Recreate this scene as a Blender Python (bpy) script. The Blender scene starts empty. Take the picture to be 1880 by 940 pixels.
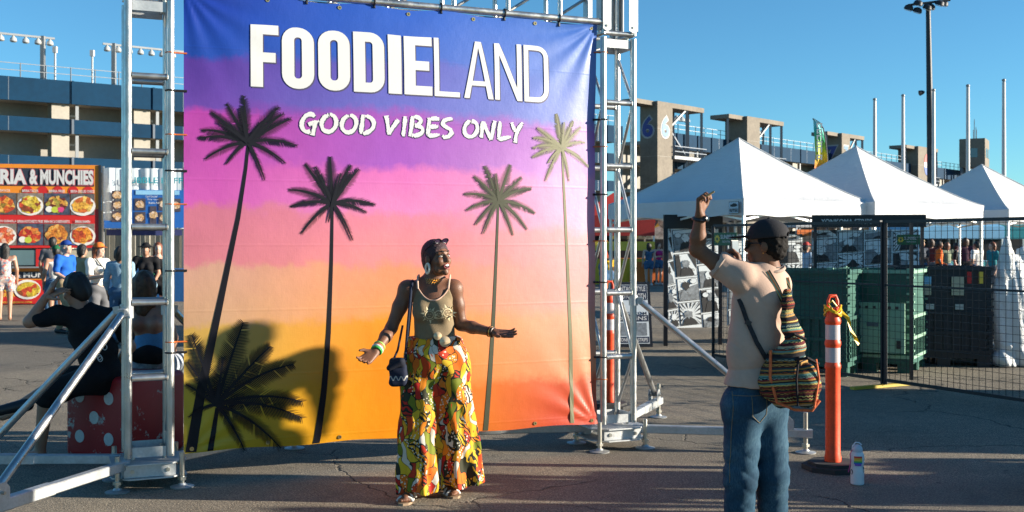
import bpy, bmesh, math, random
import numpy as np
from mathutils import Vector, Matrix
from mathutils.bvhtree import BVHTree
random.seed(7); rng = np.random.default_rng(7)
SC = bpy.context.scene
COL = SC.collection
R = math.radians
# ------------------------------------------------------------------ camera
FPX = 2000.0                                   # focal length in photo pixels (photo 1880 wide)
CAMZ = 1.6
HOR = 447.0                                    # horizon row in the photo
cd = bpy.data.cameras.new('camera'); cam = bpy.data.objects.new('camera', cd); COL.objects.link(cam)
cd.sensor_width = 36.0; cd.lens = FPX / 1880 * 36.0
cd.shift_y = -(470.0 - HOR) / 1880.0
cd.clip_start = 0.05; cd.clip_end = 6000
cam.location = (0, 0, CAMZ); cam.rotation_euler = (R(90), 0, 0)
cd.dof.use_dof = True; cd.dof.focus_distance = 6.9; cd.dof.aperture_fstop = 6.3
SC.camera = cam
# ------------------------------------------------------------------ sky, sun, exposure
SUN_AZ = 4.0      # degrees behind the camera's right-hand side
SUN_EL = 12.5
sdir = Vector((math.cos(R(SUN_EL)) * math.cos(R(SUN_AZ)), -math.cos(R(SUN_EL)) * math.sin(R(SUN_AZ)), math.sin(R(SUN_EL))))
w = bpy.data.worlds.new('World'); SC.world = w; w.use_nodes = True
wn = w.node_tree; bg = wn.nodes['Background']
sky = wn.nodes.new('ShaderNodeTexSky'); sky.sky_type = 'NISHITA'; sky.sun_disc = False
sky.sun_elevation = R(SUN_EL); sky.sun_rotation = R(90 + SUN_AZ)
sky.altitude = 600; sky.air_density = 0.95; sky.dust_density = 0.0; sky.ozone_density = 3.0
tint = wn.nodes.new('ShaderNodeMix'); tint.data_type = 'RGBA'; tint.blend_type = 'MULTIPLY'; tint.inputs[0].default_value = 1.0
tint.inputs[7].default_value = (0.60, 1.03, 1.16, 1)
wn.links.new(sky.outputs[0], tint.inputs[6]); wn.links.new(tint.outputs[2], bg.inputs[0])
bg.inputs[1].default_value = 0.065
sl = bpy.data.lights.new('sun', 'SUN'); sl.energy = 5.0; sl.angle = R(0.5); sl.color = (1.0, 0.91, 0.76)
so = bpy.data.objects.new('sun', sl); COL.objects.link(so); so.rotation_euler = sdir.to_track_quat('Z', 'Y').to_euler()
SC.view_settings.view_transform = 'Standard'; SC.view_settings.look = 'None'
SC.view_settings.exposure = 1.35; SC.view_settings.gamma = 1.0; SC.view_settings.use_curve_mapping = False
SC.render.engine = 'CYCLES'
SC.cycles.max_bounces = 6; SC.cycles.transparent_max_bounces = 8

# ------------------------------------------------------------------ helpers: placing
def at(px, py, Y):                             # world point seen at photo pixel (px,py) at distance Y
    return Vector(((px - 940) / FPX * Y, Y, CAMZ - (py - HOR) / FPX * Y))
def gx(px, Y): return (px - 940) / FPX * Y
def gnd(px, py):
    Y = CAMZ * FPX / (py - HOR); return Vector((gx(px, Y), Y, 0))

# ------------------------------------------------------------------ helpers: materials
MATS = {}
def srgb(*c):
    return tuple(((v / 255) / 12.92 if v / 255 <= .04045 else ((v / 255 + .055) / 1.055) ** 2.4) for v in c)
class NT:
    def __init__(s, m): s.t = m.node_tree; s.b = s.t.nodes['Principled BSDF']
    def n(s, k, **kw):
        o = s.t.nodes.new('ShaderNode' + k)
        for a, v in kw.items(): setattr(o, a, v)
        return o
    def l(s, a, b): s.t.links.new(a, b)
    def math(s, op, a, b=None, c=None):
        o = s.n('Math', operation=op)
        for i, v in enumerate((a, b, c)):
            if v is None: continue
            if isinstance(v, (int, float)): o.inputs[i].default_value = v
            else: s.l(v, o.inputs[i])
        return o.outputs[0]
    def mix(s, f, a, b, blend='MIX'):
        o = s.n('Mix', data_type='RGBA', blend_type=blend)
        for i, v in ((0, f), (6, a), (7, b)):
            if isinstance(v, (int, float)): o.inputs[i].default_value = v
            elif isinstance(v, tuple): o.inputs[i].default_value = (*v[:3], 1)
            else: s.l(v, o.inputs[i])
        return o.outputs[2]
    def ramp(s, f, stops, interp='LINEAR'):
        o = s.n('ValToRGB'); e = o.color_ramp; e.interpolation = interp
        while len(e.elements) < len(stops): e.elements.new(1.0)
        for i, (p, c) in enumerate(stops):
            e.elements[i].position = p; e.elements[i].color = (*c[:3], 1) if not isinstance(c, (int, float)) else (c, c, c, 1)
        s.l(f, o.inputs[0]); return o.outputs[0]
    def noise(s, vec, scale, detail=4, rough=.55, dist=0):
        o = s.n('TexNoise'); o.inputs['Scale'].default_value = scale; o.inputs['Detail'].default_value = detail
        o.inputs['Roughness'].default_value = rough; o.inputs['Distortion'].default_value = dist
        if vec is not None: s.l(vec, o.inputs['Vector'])
        return o.outputs[0]
    def vor(s, vec, scale, feature='F1', rand=1.0):
        o = s.n('TexVoronoi', feature=feature); o.inputs['Scale'].default_value = scale; o.inputs['Randomness'].default_value = rand
        s.l(vec, o.inputs['Vector']); return o
    def obj(s): return s.n('TexCoord').outputs['Object']
    def sep(s, v):
        o = s.n('SeparateXYZ'); s.l(v, o.inputs[0]); return o.outputs
    def comb(s, x, y, z):
        o = s.n('CombineXYZ')
        for i, v in enumerate((x, y, z)):
            if isinstance(v, (int, float)): o.inputs[i].default_value = v
            else: s.l(v, o.inputs[i])
        return o.outputs[0]
    def bump(s, h, strength=.3, dist=.01):
        o = s.n('Bump'); o.inputs['Strength'].default_value = strength; o.inputs['Distance'].default_value = dist
        s.l(h, o.inputs['Height']); s.l(o.outputs[0], s.b.inputs['Normal'])
def newmat(name, rough=.6, metal=0., spec=.5):
    m = bpy.data.materials.new(name); m.use_nodes = True; t = NT(m)
    t.b.inputs['Roughness'].default_value = rough; t.b.inputs['Metallic'].default_value = metal
    t.b.inputs['Specular IOR Level'].default_value = spec
    return m, t
def mat(name, col, rough=.6, metal=0., var=.12, scale=6., bump=0., bscale=60., spec=.5, sub=0., rvar=.0):
    """plain procedural material: base colour broken up by two scales of noise"""
    if name in MATS: return MATS[name]
    m, t = newmat(name, rough, metal, spec); v = t.obj()
    n1 = t.noise(v, scale, 5); n2 = t.noise(v, scale * 9, 3)
    f = t.math('MULTIPLY_ADD', n2, .4, t.math('MULTIPLY', n1, .6))
    lo = tuple(c * (1 - 1.6 * var) for c in col); hi = tuple(min(1, c * (1 + 1.2 * var)) for c in col)
    t.l(t.ramp(f, [(.3, lo), (.7, hi)]), t.b.inputs['Base Color'])
    if rvar: t.l(t.math('MULTIPLY_ADD', n1, rvar, rough - rvar * .5), t.b.inputs['Roughness'])
    if bump: t.bump(t.noise(v, bscale, 4), bump, .004)
    if sub:
        t.b.inputs['Subsurface Weight'].default_value = sub; t.b.inputs['Subsurface Radius'].default_value = (.02, .008, .004)
    MATS[name] = m; return m

# ------------------------------------------------------------------ helpers: objects
def mw(o):
    M = o.matrix_basis.copy(); p = o.parent
    while p: M = p.matrix_basis @ M; p = p.parent
    return M
def tag(o, label=None, cat=None, group=None, kind=None):
    if label: o['label'] = label
    if cat: o['category'] = cat
    if group: o['group'] = group
    if kind: o['kind'] = kind
    return o
def empty(name, loc=(0, 0, 0), rz=0., label=None, cat=None, group=None):
    o = bpy.data.objects.new(name, None); COL.objects.link(o); o.location = loc; o.rotation_euler = (0, 0, rz)
    o.empty_display_size = .1
    return tag(o, label, cat, group)
def link(name, me, m=None, parent=None, smooth=False, world=True):
    if m is not None and not me.materials: me.materials.append(m)
    o = bpy.data.objects.new(name, me); COL.objects.link(o)
    if parent is not None:
        o.parent = parent
        if world: me.transform(mw(parent).inverted())
    if smooth: me.polygons.foreach_set('use_smooth', [True] * len(me.polygons))
    return o
def basis(d, up=(0, 0, 1)):
    d = Vector(d).normalized(); u = Vector(up)
    if abs(d.dot(u)) > .98: u = Vector((1, 0, 0))
    x = u.cross(d).normalized(); y = d.cross(x); return x, y, d
class MB:
    def __init__(s): s.v = []; s.f = []
    def add(s, vs, fs):
        b = len(s.v); s.v += [tuple(p) for p in vs]; s.f += [tuple(i + b for i in f) for f in fs]; return s
    def box(s, c, size, rz=0., M=None):
        hx, hy, hz = (q / 2 for q in size); M = M or Matrix.Rotation(rz, 3, 'Z'); c = Vector(c)
        vs = [c + M @ Vector((x, y, z)) for x in (-hx, hx) for y in (-hy, hy) for z in (-hz, hz)]
        return s.add(vs, [(0, 1, 3, 2), (4, 6, 7, 5), (0, 4, 5, 1), (2, 3, 7, 6), (0, 2, 6, 4), (1, 5, 7, 3)])
    def beam(s, p, q, w_, h_=None, up=(0, 0, 1), bev=0.):
        p = Vector(p); q = Vector(q); h_ = h_ or w_; x, y, d = basis(q - p, up)
        if not bev:
            r = [(-.5, -.5), (.5, -.5), (.5, .5), (-.5, .5)]
        else:
            a = .5 - bev / w_; b = .5 - bev / h_
            r = [(-a, -.5), (a, -.5), (.5, -b), (.5, b), (a, .5), (-a, .5), (-.5, b), (-.5, -b)]
        n = len(r); vs = [e + x * (u * w_) + y * (v * h_) for e in (p, q) for u, v in r]
        return s.add(vs, [tuple(range(n))[::-1], tuple(range(n, 2 * n))] + [(i, (i + 1) % n, n + (i + 1) % n, n + i) for i in range(n)])
    def tube(s, pts, r, seg=10, cap=True, closed=False):
        pts = [Vector(p) for p in pts]; n = len(pts); rr = r if isinstance(r, (list, tuple)) else [r] * n; vs = []
        px = None
        for i, p in enumerate(pts):
            if closed: d = pts[(i + 1) % n] - pts[i - 1]
            else: d = pts[min(i + 1, n - 1)] - pts[max(i - 1, 0)]
            d.normalize()
            if px is None: x, y, _ = basis(d)
            else:
                x = px - d * px.dot(d)
                if x.length < 1e-6: x = basis(d)[0]
                x.normalize(); y = d.cross(x)
            px = x
            vs += [p + (x * math.cos(a) + y * math.sin(a)) * rr[i] for a in (2 * math.pi * k / seg for k in range(seg))]
        fs = []
        for i in range(n if closed else n - 1):
            a = i * seg; b = ((i + 1) % n) * seg
            fs += [(a + k, a + (k + 1) % seg, b + (k + 1) % seg, b + k) for k in range(seg)]
        if cap and not closed: fs += [tuple(range(seg))[::-1], tuple((n - 1) * seg + k for k in range(seg))]
        return s.add(vs, fs)
    def lathe(s, base, prof, seg=20, axis=(0, 0, 1), ell=1.0):
        x, y, d = basis(axis); base = Vector(base); vs = []
        for r, z in prof: vs += [base + d * z + (x * math.cos(a) * r + y * math.sin(a) * r * ell) for a in (2 * math.pi * k / seg for k in range(seg))]
        n = len(prof); fs = [(i * seg + k, i * seg + (k + 1) % seg, (i + 1) * seg + (k + 1) % seg, (i + 1) * seg + k) for i in range(n - 1) for k in range(seg)]
        fs += [tuple(range(seg))[::-1], tuple((n - 1) * seg + k for k in range(seg))]
        return s.add(vs, fs)
    def poly(s, pts): return s.add(pts, [tuple(range(len(pts)))])
    def prism(s, pts, dvec):
        n = len(pts); dvec = Vector(dvec); q = [Vector(p) for p in pts]; r = [p + dvec for p in q]
        return s.add(q + r, [tuple(range(n))[::-1], tuple(range(n, 2 * n))] + [(i, (i + 1) % n, n + (i + 1) % n, n + i) for i in range(n)])
    def mesh(s, name):
        me = bpy.data.meshes.new(name); me.from_pydata(s.v, [], s.f); me.validate(); me.update(); return me
    def build(s, name, m, parent=None, smooth=False, world=True, fixn=True):
        me = s.mesh(name)
        if fixn:
            bm = bmesh.new(); bm.from_mesh(me); bmesh.ops.recalc_face_normals(bm, faces=bm.faces); bm.to_mesh(me); bm.free()
        o = link(name, me, m, parent, False, world)
        if smooth:
            me.polygons.foreach_set('use_smooth', [True] * len(me.polygons)); me.set_sharp_from_angle(angle=R(38))
        return o
FONTC = {}
def text_geo(body, size=1., bold=0., extrude=.0, spacing=1.):
    """flat text as (verts, faces) in the xy plane, origin at lower left; width returned"""
    key = (body, bold, spacing)
    if key not in FONTC:
        cu = bpy.data.curves.new('t', 'FONT'); cu.body = body; cu.size = 1.; cu.offset = bold; cu.resolution_u = 3; cu.space_character = spacing
        ob = bpy.data.objects.new('t', cu); COL.objects.link(ob)
        dg = bpy.context.evaluated_depsgraph_get(); me = ob.evaluated_get(dg).to_mesh()
        v = [tuple(p.co) for p in me.vertices]; f = [tuple(p.vertices) for p in me.polygons]
        ob.evaluated_get(dg).to_mesh_clear(); bpy.data.objects.remove(ob); bpy.data.curves.remove(cu)
        xs = [p[0] for p in v] or [0]; ys = [p[1] for p in v] or [0]
        FONTC[key] = (v, f, min(xs), max(xs), min(ys), max(ys))
    return FONTC[key]
def text_on(mb, body, o, ux, uy, w_=None, h_=None, bold=0., lift=.004, nrm=None, spacing=1.):
    """lay text into rectangle starting at o along ux / uy (unit vectors) fitted to w_ x h_"""
    v, f, x0, x1, y0, y1 = text_geo(body, 1., bold, spacing=spacing); o = Vector(o); ux = Vector(ux); uy = Vector(uy)
    nrm = nrm or ux.cross(uy)
    sx = (w_ / (x1 - x0)) if w_ else None; sy = (h_ / (y1 - y0)) if h_ else sx
    sx = sx or sy
    mb.add([o + ux * ((p[0] - x0) * sx) + uy * ((p[1] - y0) * sy) + nrm * lift for p in v], f)

# ------------------------------------------------------------------ helpers: bodies from distance fields
class Field:
    def __init__(s, lo, hi, h):
        s.lo = np.array(lo, float); s.h = h; n = np.ceil((np.array(hi) - s.lo) / h).astype(int) + 1
        s.ax = [(s.lo[i] + h * np.arange(n[i])).astype(np.float32) for i in range(3)]
        s.D = np.full(n, .5, np.float32)
    def put(s, f, lo, hi, k=.0, op='u'):
        pad = k + 3 * s.h; sl = []
        for i in range(3):
            a = int(np.floor((lo[i] - pad - s.lo[i]) / s.h)); b = int(np.ceil((hi[i] + pad - s.lo[i]) / s.h)) + 1
            a = max(a, 0); b = min(b, len(s.ax[i]))
            if b <= a: return s
            sl.append(slice(a, b))
        X = s.ax[0][sl[0]][:, None, None]; Y = s.ax[1][sl[1]][None, :, None]; Z = s.ax[2][sl[2]][None, None, :]
        d = f(X, Y, Z); sl = tuple(sl); D = s.D[sl]
        if op == 's': d = -d
        if op == 'u':
            if k: hh = np.maximum(k - np.abs(D - d), 0) / k; r = np.minimum(D, d) - hh * hh * k * .25
            else: r = np.minimum(D, d)
        else:
            if k: hh = np.maximum(k - np.abs(D - d), 0) / k; r = np.maximum(D, d) + hh * hh * k * .25
            else: r = np.maximum(D, d)
        s.D[sl] = r; return s
    def rc(s, a, b, ra, rb, k=.02, sq=None, op='u', off=0.):
        a = np.array(a, float); b = np.array(b, float); ra += off; rb += off; ba = b - a; L = max(float(ba @ ba), 1e-9); m = max(ra, rb)
        if sq is not None:
            sd = np.array(sq[0], float); sd /= np.linalg.norm(sd); g = 1 / sq[1] - 1
        def f(X, Y, Z):
            x = X - a[0]; y = Y - a[1]; z = Z - a[2]
            t = np.clip((x * ba[0] + y * ba[1] + z * ba[2]) / L, 0, 1)
            x = x - t * ba[0]; y = y - t * ba[1]; z = z - t * ba[2]
            if sq is not None:
                e = (x * sd[0] + y * sd[1] + z * sd[2]) * g; x = x + e * sd[0]; y = y + e * sd[1]; z = z + e * sd[2]
                return (np.sqrt(x * x + y * y + z * z) - (ra + t * (rb - ra))) * (.5 + .5 * sq[1])
            return np.sqrt(x * x + y * y + z * z) - (ra + t * (rb - ra))
        return s.put(f, np.minimum(a, b) - m, np.maximum(a, b) + m, k, op)
    def el(s, c, r, k=.02, M=None, op='u', off=0.):
        c = np.array(c, float); r = np.array(r, float) + off; m = r.max(); M = np.eye(3) if M is None else np.array(M, float)
        def f(X, Y, Z):
            x = X - c[0]; y = Y - c[1]; z = Z - c[2]
            q = [x * M[i][0] + y * M[i][1] + z * M[i][2] for i in range(3)]
            k0 = np.sqrt(sum((q[i] / r[i]) ** 2 for i in range(3))); k1 = np.sqrt(sum((q[i] / r[i] ** 2) ** 2 for i in range(3))) + 1e-6
            return k0 * (k0 - 1) / k1
        return s.put(f, c - m, c + m, k, op)
    def cut(s, f):                                # keep where f(X,Y,Z) < 0
        X = s.ax[0][:, None, None]; Y = s.ax[1][None, :, None]; Z = s.ax[2][None, None, :]
        s.D = np.maximum(s.D, f(X, Y, Z).astype(np.float32)); return s
    def disp(s, f):
        X = s.ax[0][:, None, None]; Y = s.ax[1][None, :, None]; Z = s.ax[2][None, None, :]
        s.D = s.D + f(X, Y, Z).astype(np.float32); return s
    def mesh(s, name, smooth=1):
        D = s.D; D[0] = D[-1] = .5; D[:, 0] = D[:, -1] = .5; D[:, :, 0] = D[:, :, -1] = .5
        ins = D < 0; nx, ny, nz = D.shape
        c = sum(ins[i:nx - 1 + i, j:ny - 1 + j, k:nz - 1 + k].astype(np.int8) for i in (0, 1) for j in (0, 1) for k in (0, 1))
        I = np.argwhere((c > 0) & (c < 8)); me = bpy.data.meshes.new(name)
        if len(I) == 0: return me
        acc = np.zeros((len(I), 3)); cnt = np.zeros(len(I))
        for axn in range(3):
            for o1 in (0, 1):
                for o2 in (0, 1):
                    p = np.zeros(3, int); p[(axn + 1) % 3] = o1; p[(axn + 2) % 3] = o2; q = p.copy(); q[axn] = 1
                    A = I + p; B = I + q; da = D[A[:, 0], A[:, 1], A[:, 2]]; db = D[B[:, 0], B[:, 1], B[:, 2]]
                    ok = (da < 0) != (db < 0); t = np.where(ok, da / np.where(ok, da - db, 1), 0)
                    P = np.repeat(p[None].astype(float), len(I), 0); P[:, axn] = t
                    acc[ok] += P[ok]; cnt[ok] += 1
        V = (I + acc / cnt[:, None]) * s.h + s.lo
        idx = np.full(c.shape, -1, np.int64); idx[I[:, 0], I[:, 1], I[:, 2]] = np.arange(len(I)); F = []
        for axn in range(3):
            a1 = (axn + 1) % 3; a2 = (axn + 2) % 3; sl0 = [slice(None)] * 3; sl1 = [slice(None)] * 3
            sl0[axn] = slice(0, -1); sl1[axn] = slice(1, None); i0 = ins[tuple(sl0)]; i1 = ins[tuple(sl1)]
            E_ = np.argwhere(i0 != i1); inside = i0[E_[:, 0], E_[:, 1], E_[:, 2]]
            def cell(d1, d2):
                q = E_.copy(); q[:, a1] += d1; q[:, a2] += d2; return idx[q[:, 0], q[:, 1], q[:, 2]]
            Q = np.stack([cell(-1, -1), cell(0, -1), cell(0, 0), cell(-1, 0)], 1)
            Q[~inside] = Q[~inside][:, ::-1]; F.append(Q)
        F = np.concatenate(F); F = F[(F >= 0).all(1)]
        for _ in range(smooth):
            S = np.zeros_like(V); n = np.zeros(len(V))
            for a, b in ((0, 1), (1, 2), (2, 3), (3, 0)):
                np.add.at(S, F[:, a], V[F[:, b]]); np.add.at(n, F[:, a], 1); np.add.at(S, F[:, b], V[F[:, a]]); np.add.at(n, F[:, b], 1)
            V = V * .5 + .5 * S / np.maximum(n, 1)[:, None]
        me.vertices.add(len(V)); me.vertices.foreach_set('co', V.astype(np.float32).ravel())
        me.loops.add(F.size); me.loops.foreach_set('vertex_index', F.ravel().astype(np.int32))
        me.polygons.add(len(F)); me.polygons.foreach_set('loop_start', np.arange(0, F.size, 4, dtype=np.int32))
        me.polygons.foreach_set('use_smooth', np.ones(len(F), bool)); me.update(calc_edges=True); me.validate()
        return me
def V3(*a): return np.array(a, float)
def unit(v): v = np.array(v, float); return v / np.linalg.norm(v)
def hand(F, wrist, d, n, t, s=1., curl=(.3, .3, .3, .3), thumb=.6, k=.006):
    """palm, four fingers of unequal length and a thumb. d: to the fingers, n: way the palm faces, t: thumb side"""
    d = unit(d); n = unit(np.array(n) - d * np.dot(n, d)); t0 = np.cross(d, n); t = t0 if np.dot(t0, t) > 0 else -t0; wrist = np.array(wrist, float)
    fl = (.070, .079, .074, .058)
    for j in range(4):
        kn = wrist + d * (.092 - .004 * abs(j - 1)) * s + t * (.030 - .0205 * j) * s
        F.rc(wrist + t * (.014 - .010 * j) * s + d * .01 * s, kn, .0165 * s, .0125 * s, k * 2)
        p = kn; th = 0.; sp = (.10, .03, -.04, -.12)[j]
        for q, (fr, r0, r1) in enumerate(((.44, .0105, .0095), (.31, .0095, .0085), (.25, .0085, .007))):
            th += curl[j] * (.7, 1.1, .8)[q]
            e = p + unit(d * math.cos(th) + n * math.sin(th) + t * sp * math.cos(th)) * fl[j] * fr * s
            F.rc(p, e, r0 * s, r1 * s, k * .5); p = e
    b = wrist + d * .028 * s + t * .026 * s
    e = b + unit(d * .65 + t * thumb + n * .35) * .042 * s; F.rc(b, e, .0155 * s, .0115 * s, k * 2)
    e2 = e + unit(d * .9 + t * thumb * .45 + n * .3) * .03 * s; F.rc(e, e2, .011 * s, .0085 * s, k * .5)
def headframe(f, up=(0, 0, 1)):
    f = unit(f); up = np.array(up, float); sd = unit(np.cross(f, up)); up = np.cross(sd, f); return f, sd, up
def head(F, c, f, s=1., k=.018, up=(0, 0, 1), nose=1.):
    f, sd, up = headframe(f, up); c = np.array(c, float); M = [sd, f, up]
    P = lambda a, b, z: c + (sd * a + f * b + up * z) * s
    F.el(P(0, -.012, .030), np.array((.073, .092, .086)) * s, k, M)
    F.el(P(0, .030, -.035), np.array((.057, .062, .075)) * s, k, M)
    F.rc(P(-.030, .035, -.075), P(.030, .035, -.075), .030 * s, .030 * s, k)          # jaw
    F.el(P(0, .072, -.098), np.array((.022, .020, .020)) * s, k, M)                     # chin
    for q in (-1, 1):
        F.el(P(q * .036, .062, -.025), np.array((.026, .026, .026)) * s, k, M)          # cheek
        F.rc(P(q * .012, .083, .030), P(q * .042, .066, .028), .012 * s, .010 * s, k * .6)   # brow
        F.el(P(q * .075, -.006, -.008), np.array((.012, .020, .031)) * s, k * .4, M)    # ear
    F.rc(P(0, .086, .014), P(0, .104, -.022), .009 * s, .0135 * s, k * .6)              # nose
    for q in (-1, 1): F.el(P(q * .012, .094, -.027), np.array((.010, .011, .009)) * s, k * .4, M)
    F.el(P(0, .088, -.052), np.array((.024, .013, .008)) * s, k * .35, M); F.el(P(0, .085, -.070), np.array((.021, .013, .009)) * s, k * .35, M)
    for q in (-1, 1): F.el(P(q * .031, .086, .008), np.array((.017, .014, .010)) * s, .008 * s, M, 's')
    return P, M
# ================================================================== the setting: ground
def asphalt():
    m, t = newmat('asphalt', .85, 0, .3); v = t.obj()
    big = t.noise(v, .55, 5); fine = t.noise(v, 85., 3, .8); mid = t.noise(v, 7., 4)
    vg = t.vor(v, 120.); grain = t.ramp(vg.outputs['Color'], [(.0, .5), (.55, .9), (1., 1.5)])
    base = t.ramp(t.math('MULTIPLY_ADD', mid, .35, t.math('MULTIPLY', big, .65)), [(.33, (.128, .107, .078)), (.52, (.198, .166, .122)), (.7, (.265, .222, .163))])
    c = t.mix(1., base, grain, 'MULTIPLY')
    c = t.mix(t.ramp(fine, [(.55, 0.), (.66, .9)]), c, (.60, .50, .38)); c = t.mix(t.ramp(fine, [(.30, .85), (.42, 0.)]), c, (.035, .035, .038))
    # oil stains and patches
    st = t.ramp(t.noise(v, .9, 3, .6, 1.2), [(.60, 0.), (.74, .55)]); c = t.mix(st, c, (.07, .068, .066))
    gum = t.vor(v, 2.3); c = t.mix(t.ramp(gum.outputs[0], [(.035, .75), (.05, 0.)]), c, (.045, .043, .042))
    patch = t.ramp(t.noise(v, .16, 2, .4), [(.56, 0.), (.575, .35)]); c = t.mix(patch, c, (.10, .092, .082))
    # cracks
    wv = t.n('VectorMath', operation='ADD'); nn = t.n('TexNoise'); nn.inputs['Scale'].default_value = 1.6; nn.inputs['Detail'].default_value = 5; t.l(v, nn.inputs['Vector'])
    sc_ = t.n('VectorMath', operation='SCALE'); sc_.inputs['Scale'].default_value = .9; t.l(nn.outputs['Color'], sc_.inputs[0]); t.l(v, wv.inputs[0]); t.l(sc_.outputs[0], wv.inputs[1])
    vc = t.vor(wv.outputs[0], .42, 'DISTANCE_TO_EDGE')
    cr = t.ramp(vc.outputs[0], [(.0, 1.), (.0055, 0.)])
    cr = t.math('MULTIPLY', cr, t.ramp(t.noise(v, .5, 2), [(.47, 0.), (.52, 1.)]))
    c = t.mix(cr, c, (.02, .02, .02)); t.l(c, t.b.inputs['Base Color'])
    h = t.math('SUBTRACT', t.math('MULTIPLY_ADD', fine, 1., t.math('MULTIPLY', vg.outputs['Distance'], .5)), t.math('MULTIPLY', cr, 2.5))
    t.bump(h, .85, .006); return m
mg = MB().poly([(-1500, -40, 0), (1500, -40, 0), (1500, 3000, 0), (-1500, 3000, 0)])
tag(mg.build('ground', asphalt()), kind='structure')
mpaint = mat('worn_white_paint', (.62, .60, .56), .7, 0, .25, 3.)

# ================================================================== grandstand far behind
CONC = mat('tan_concrete', (.180, .152, .120), .85, 0, .2, .35, .2, 3.)
CONC2 = mat('pale_concrete', (.36, .325, .27), .85, 0, .12, .5)
CONCD = mat('grey_concrete', (.30, .28, .25), .85, 0, .10, .4)
BLUE = mat('navy_painted_metal', (.002, .030, .070), .75, 0, .15, .3, spec=.15)
STEEL = mat('blue_grey_steel', (.10, .12, .15), .5, .3, .12, 1.)
GALV = mat('galvanised_steel', (.24, .25, .26), .55, .3, .10, 2.)
WHITE = mat('white_paint', (.56, .55, .54), .55, 0, .05, 2.)
LAMPM = mat('lamp_glass', (.55, .55, .52), .2, .3, .1, 4.)
GLASS = mat('tinted_window', (.10, .16, .18), .08, 0, .1, .5, spec=.8)
NAVY = mat('navy_number_paint', (.02, .03, .20), .5, 0, .05, 1.)
SKYB = mat('light_blue_number_paint', (.025, .115, .22), .5, 0, .05, 1.)
def frame_pt(o, u, v, z): return Vector((o[0] + u * o[2] - 0, o[1] + u * o[3], 0)) + Vector((o[3] * v, -o[2] * v, z))
SEG_A = (-40., 85., .817, .576)             # origin xy, direction along the stand; v points out of the facade
SEG_B = (13., 122.4, .677, .736)
def obox(mb, S, u0, u1, v0, v1, z0, z1):
    P = [frame_pt(S, u, v, z) for u in (u0, u1) for v in (v0, v1) for z in (z0, z1)]
    mb.add(P, [(0, 1, 3, 2), (4, 6, 7, 5), (0, 4, 5, 1), (2, 3, 7, 6), (0, 2, 6, 4), (1, 5, 7, 3)])
def grandstand(S, u0, u1, label, piers, lit):
    g = empty('grandstand', frame_pt(S, u0, 0, 0), 0, label, 'grandstand', 'sections of the grandstand')
    levels = [(14.7, 12.85), (11.6, 10.45), (8.55, 7.4), (5.5, 4.3)]
    b = MB(); obox(b, S, u0, u1, -3.4, -3.0, 0, 13.2); b.build('back_wall', CONCD, g)
    for i, (zt, zb) in enumerate(levels):
        b = MB(); obox(b, S, u0, u1, 0, .18, zb, zt); b.build('parapet', BLUE, g)
        b = MB(); obox(b, S, u0, u1, -3.0, -.02, zb + .12, zb + .5); b.build('deck', CONC2, g)
        for u in piers:
            b = MB(); obox(b, S, u - .09, u + .09, .20, .30, zb - .02, zt + .02); b.build('downpipe', STEEL if i else BLUE, g)
    for u in piers:
        for i in range(len(levels)):
            zt = levels[i][1] + .1; zb = levels[i + 1][0] - .4 if i < 3 else 0
            b = MB(); obox(b, S, u - 1.5, u - .15, -1.7, -.25, zb, zt); b.build('pier', CONC2, g)
            b = MB(); obox(b, S, u + .3, u + .55, -.30, -.12, zb, zt); b.build('conduit', GALV, g)
            b = MB(); obox(b, S, u + 5.2, u + 6.1, -2.99, -2.9, zt - 1.5, zt - .9); b.build('vent', STEEL, g)
            b = MB(); obox(b, S, u - 6.2, u - 5.6, -2.99, -2.85, zt - .8, zt - .65); b.build('wall_lamp', WHITE, g)
    for i, (zt, zb) in enumerate(levels[:3]):
        u = u0 + 2.
        while u < u1: b = MB(); obox(b, S, u, u + .05, .182, .186, zb + .02, zt - .02); b.build('panel_joint', STEEL, g); u += 4.6
    # railing on top
    r = MB(); u = u0
    while u < u1:
        p = frame_pt(S, u, -.4, 14.6); r.beam(p, p + Vector((0, 0, 1.3)), .07); u += 1.9
    for zz in (15.3, 15.85): r.beam(frame_pt(S, u0, -.4, zz), frame_pt(S, u1, -.4, zz), .05)
    r.build('railing', GALV, g)
    return g
grandstand(SEG_A, -6, 64, 'blue and tan grandstand with open galleries behind the food stalls', (5.4, 11.9, 18.4, 25, 38, 52), True)
grandstand(SEG_B, 3, 115, 'far grandstand section running behind the numbered concrete towers', (14, 40, 66, 92), True)
def light_rack(S, u, z0, H, n, dirn, label):
    p = frame_pt(S, u, -1.5, z0); g = empty('light_rack', p, 0, label, 'stadium light', 'stadium light racks on the grandstand roof')
    MB().beam(p, p + Vector((0, 0, H)), .32).build('mast', GALV, g)
    ux = Vector((S[2], S[3], 0)) * dirn
    a = p + Vector((0, 0, H - .12)) - ux * .9; q = a + ux * (n * .92 + .6)
    MB().beam(a, q, .16).build('crossbar', GALV, g)
    for i in range(n):
        c = a + ux * (.35 + i * .92) - Vector((0, 0, .55))
        o = MB().lathe(c + Vector((0, 0, .35)), [(.06, .12), (.12, .02), (.24, -.10), (.28, -.32), (.2, -.40), (.06, -.42)], 12).build('floodlight', LAMPM, g, True)
    return g
light_rack(SEG_A, 3.5, 14.7, 3.7, 8, -1, 'stadium light rack on the left edge over the grandstand roof')
light_rack(SEG_A, 9.1, 14.7, 3.7, 7, 1, 'stadium light rack seen through the top of the left truss tower')
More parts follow.
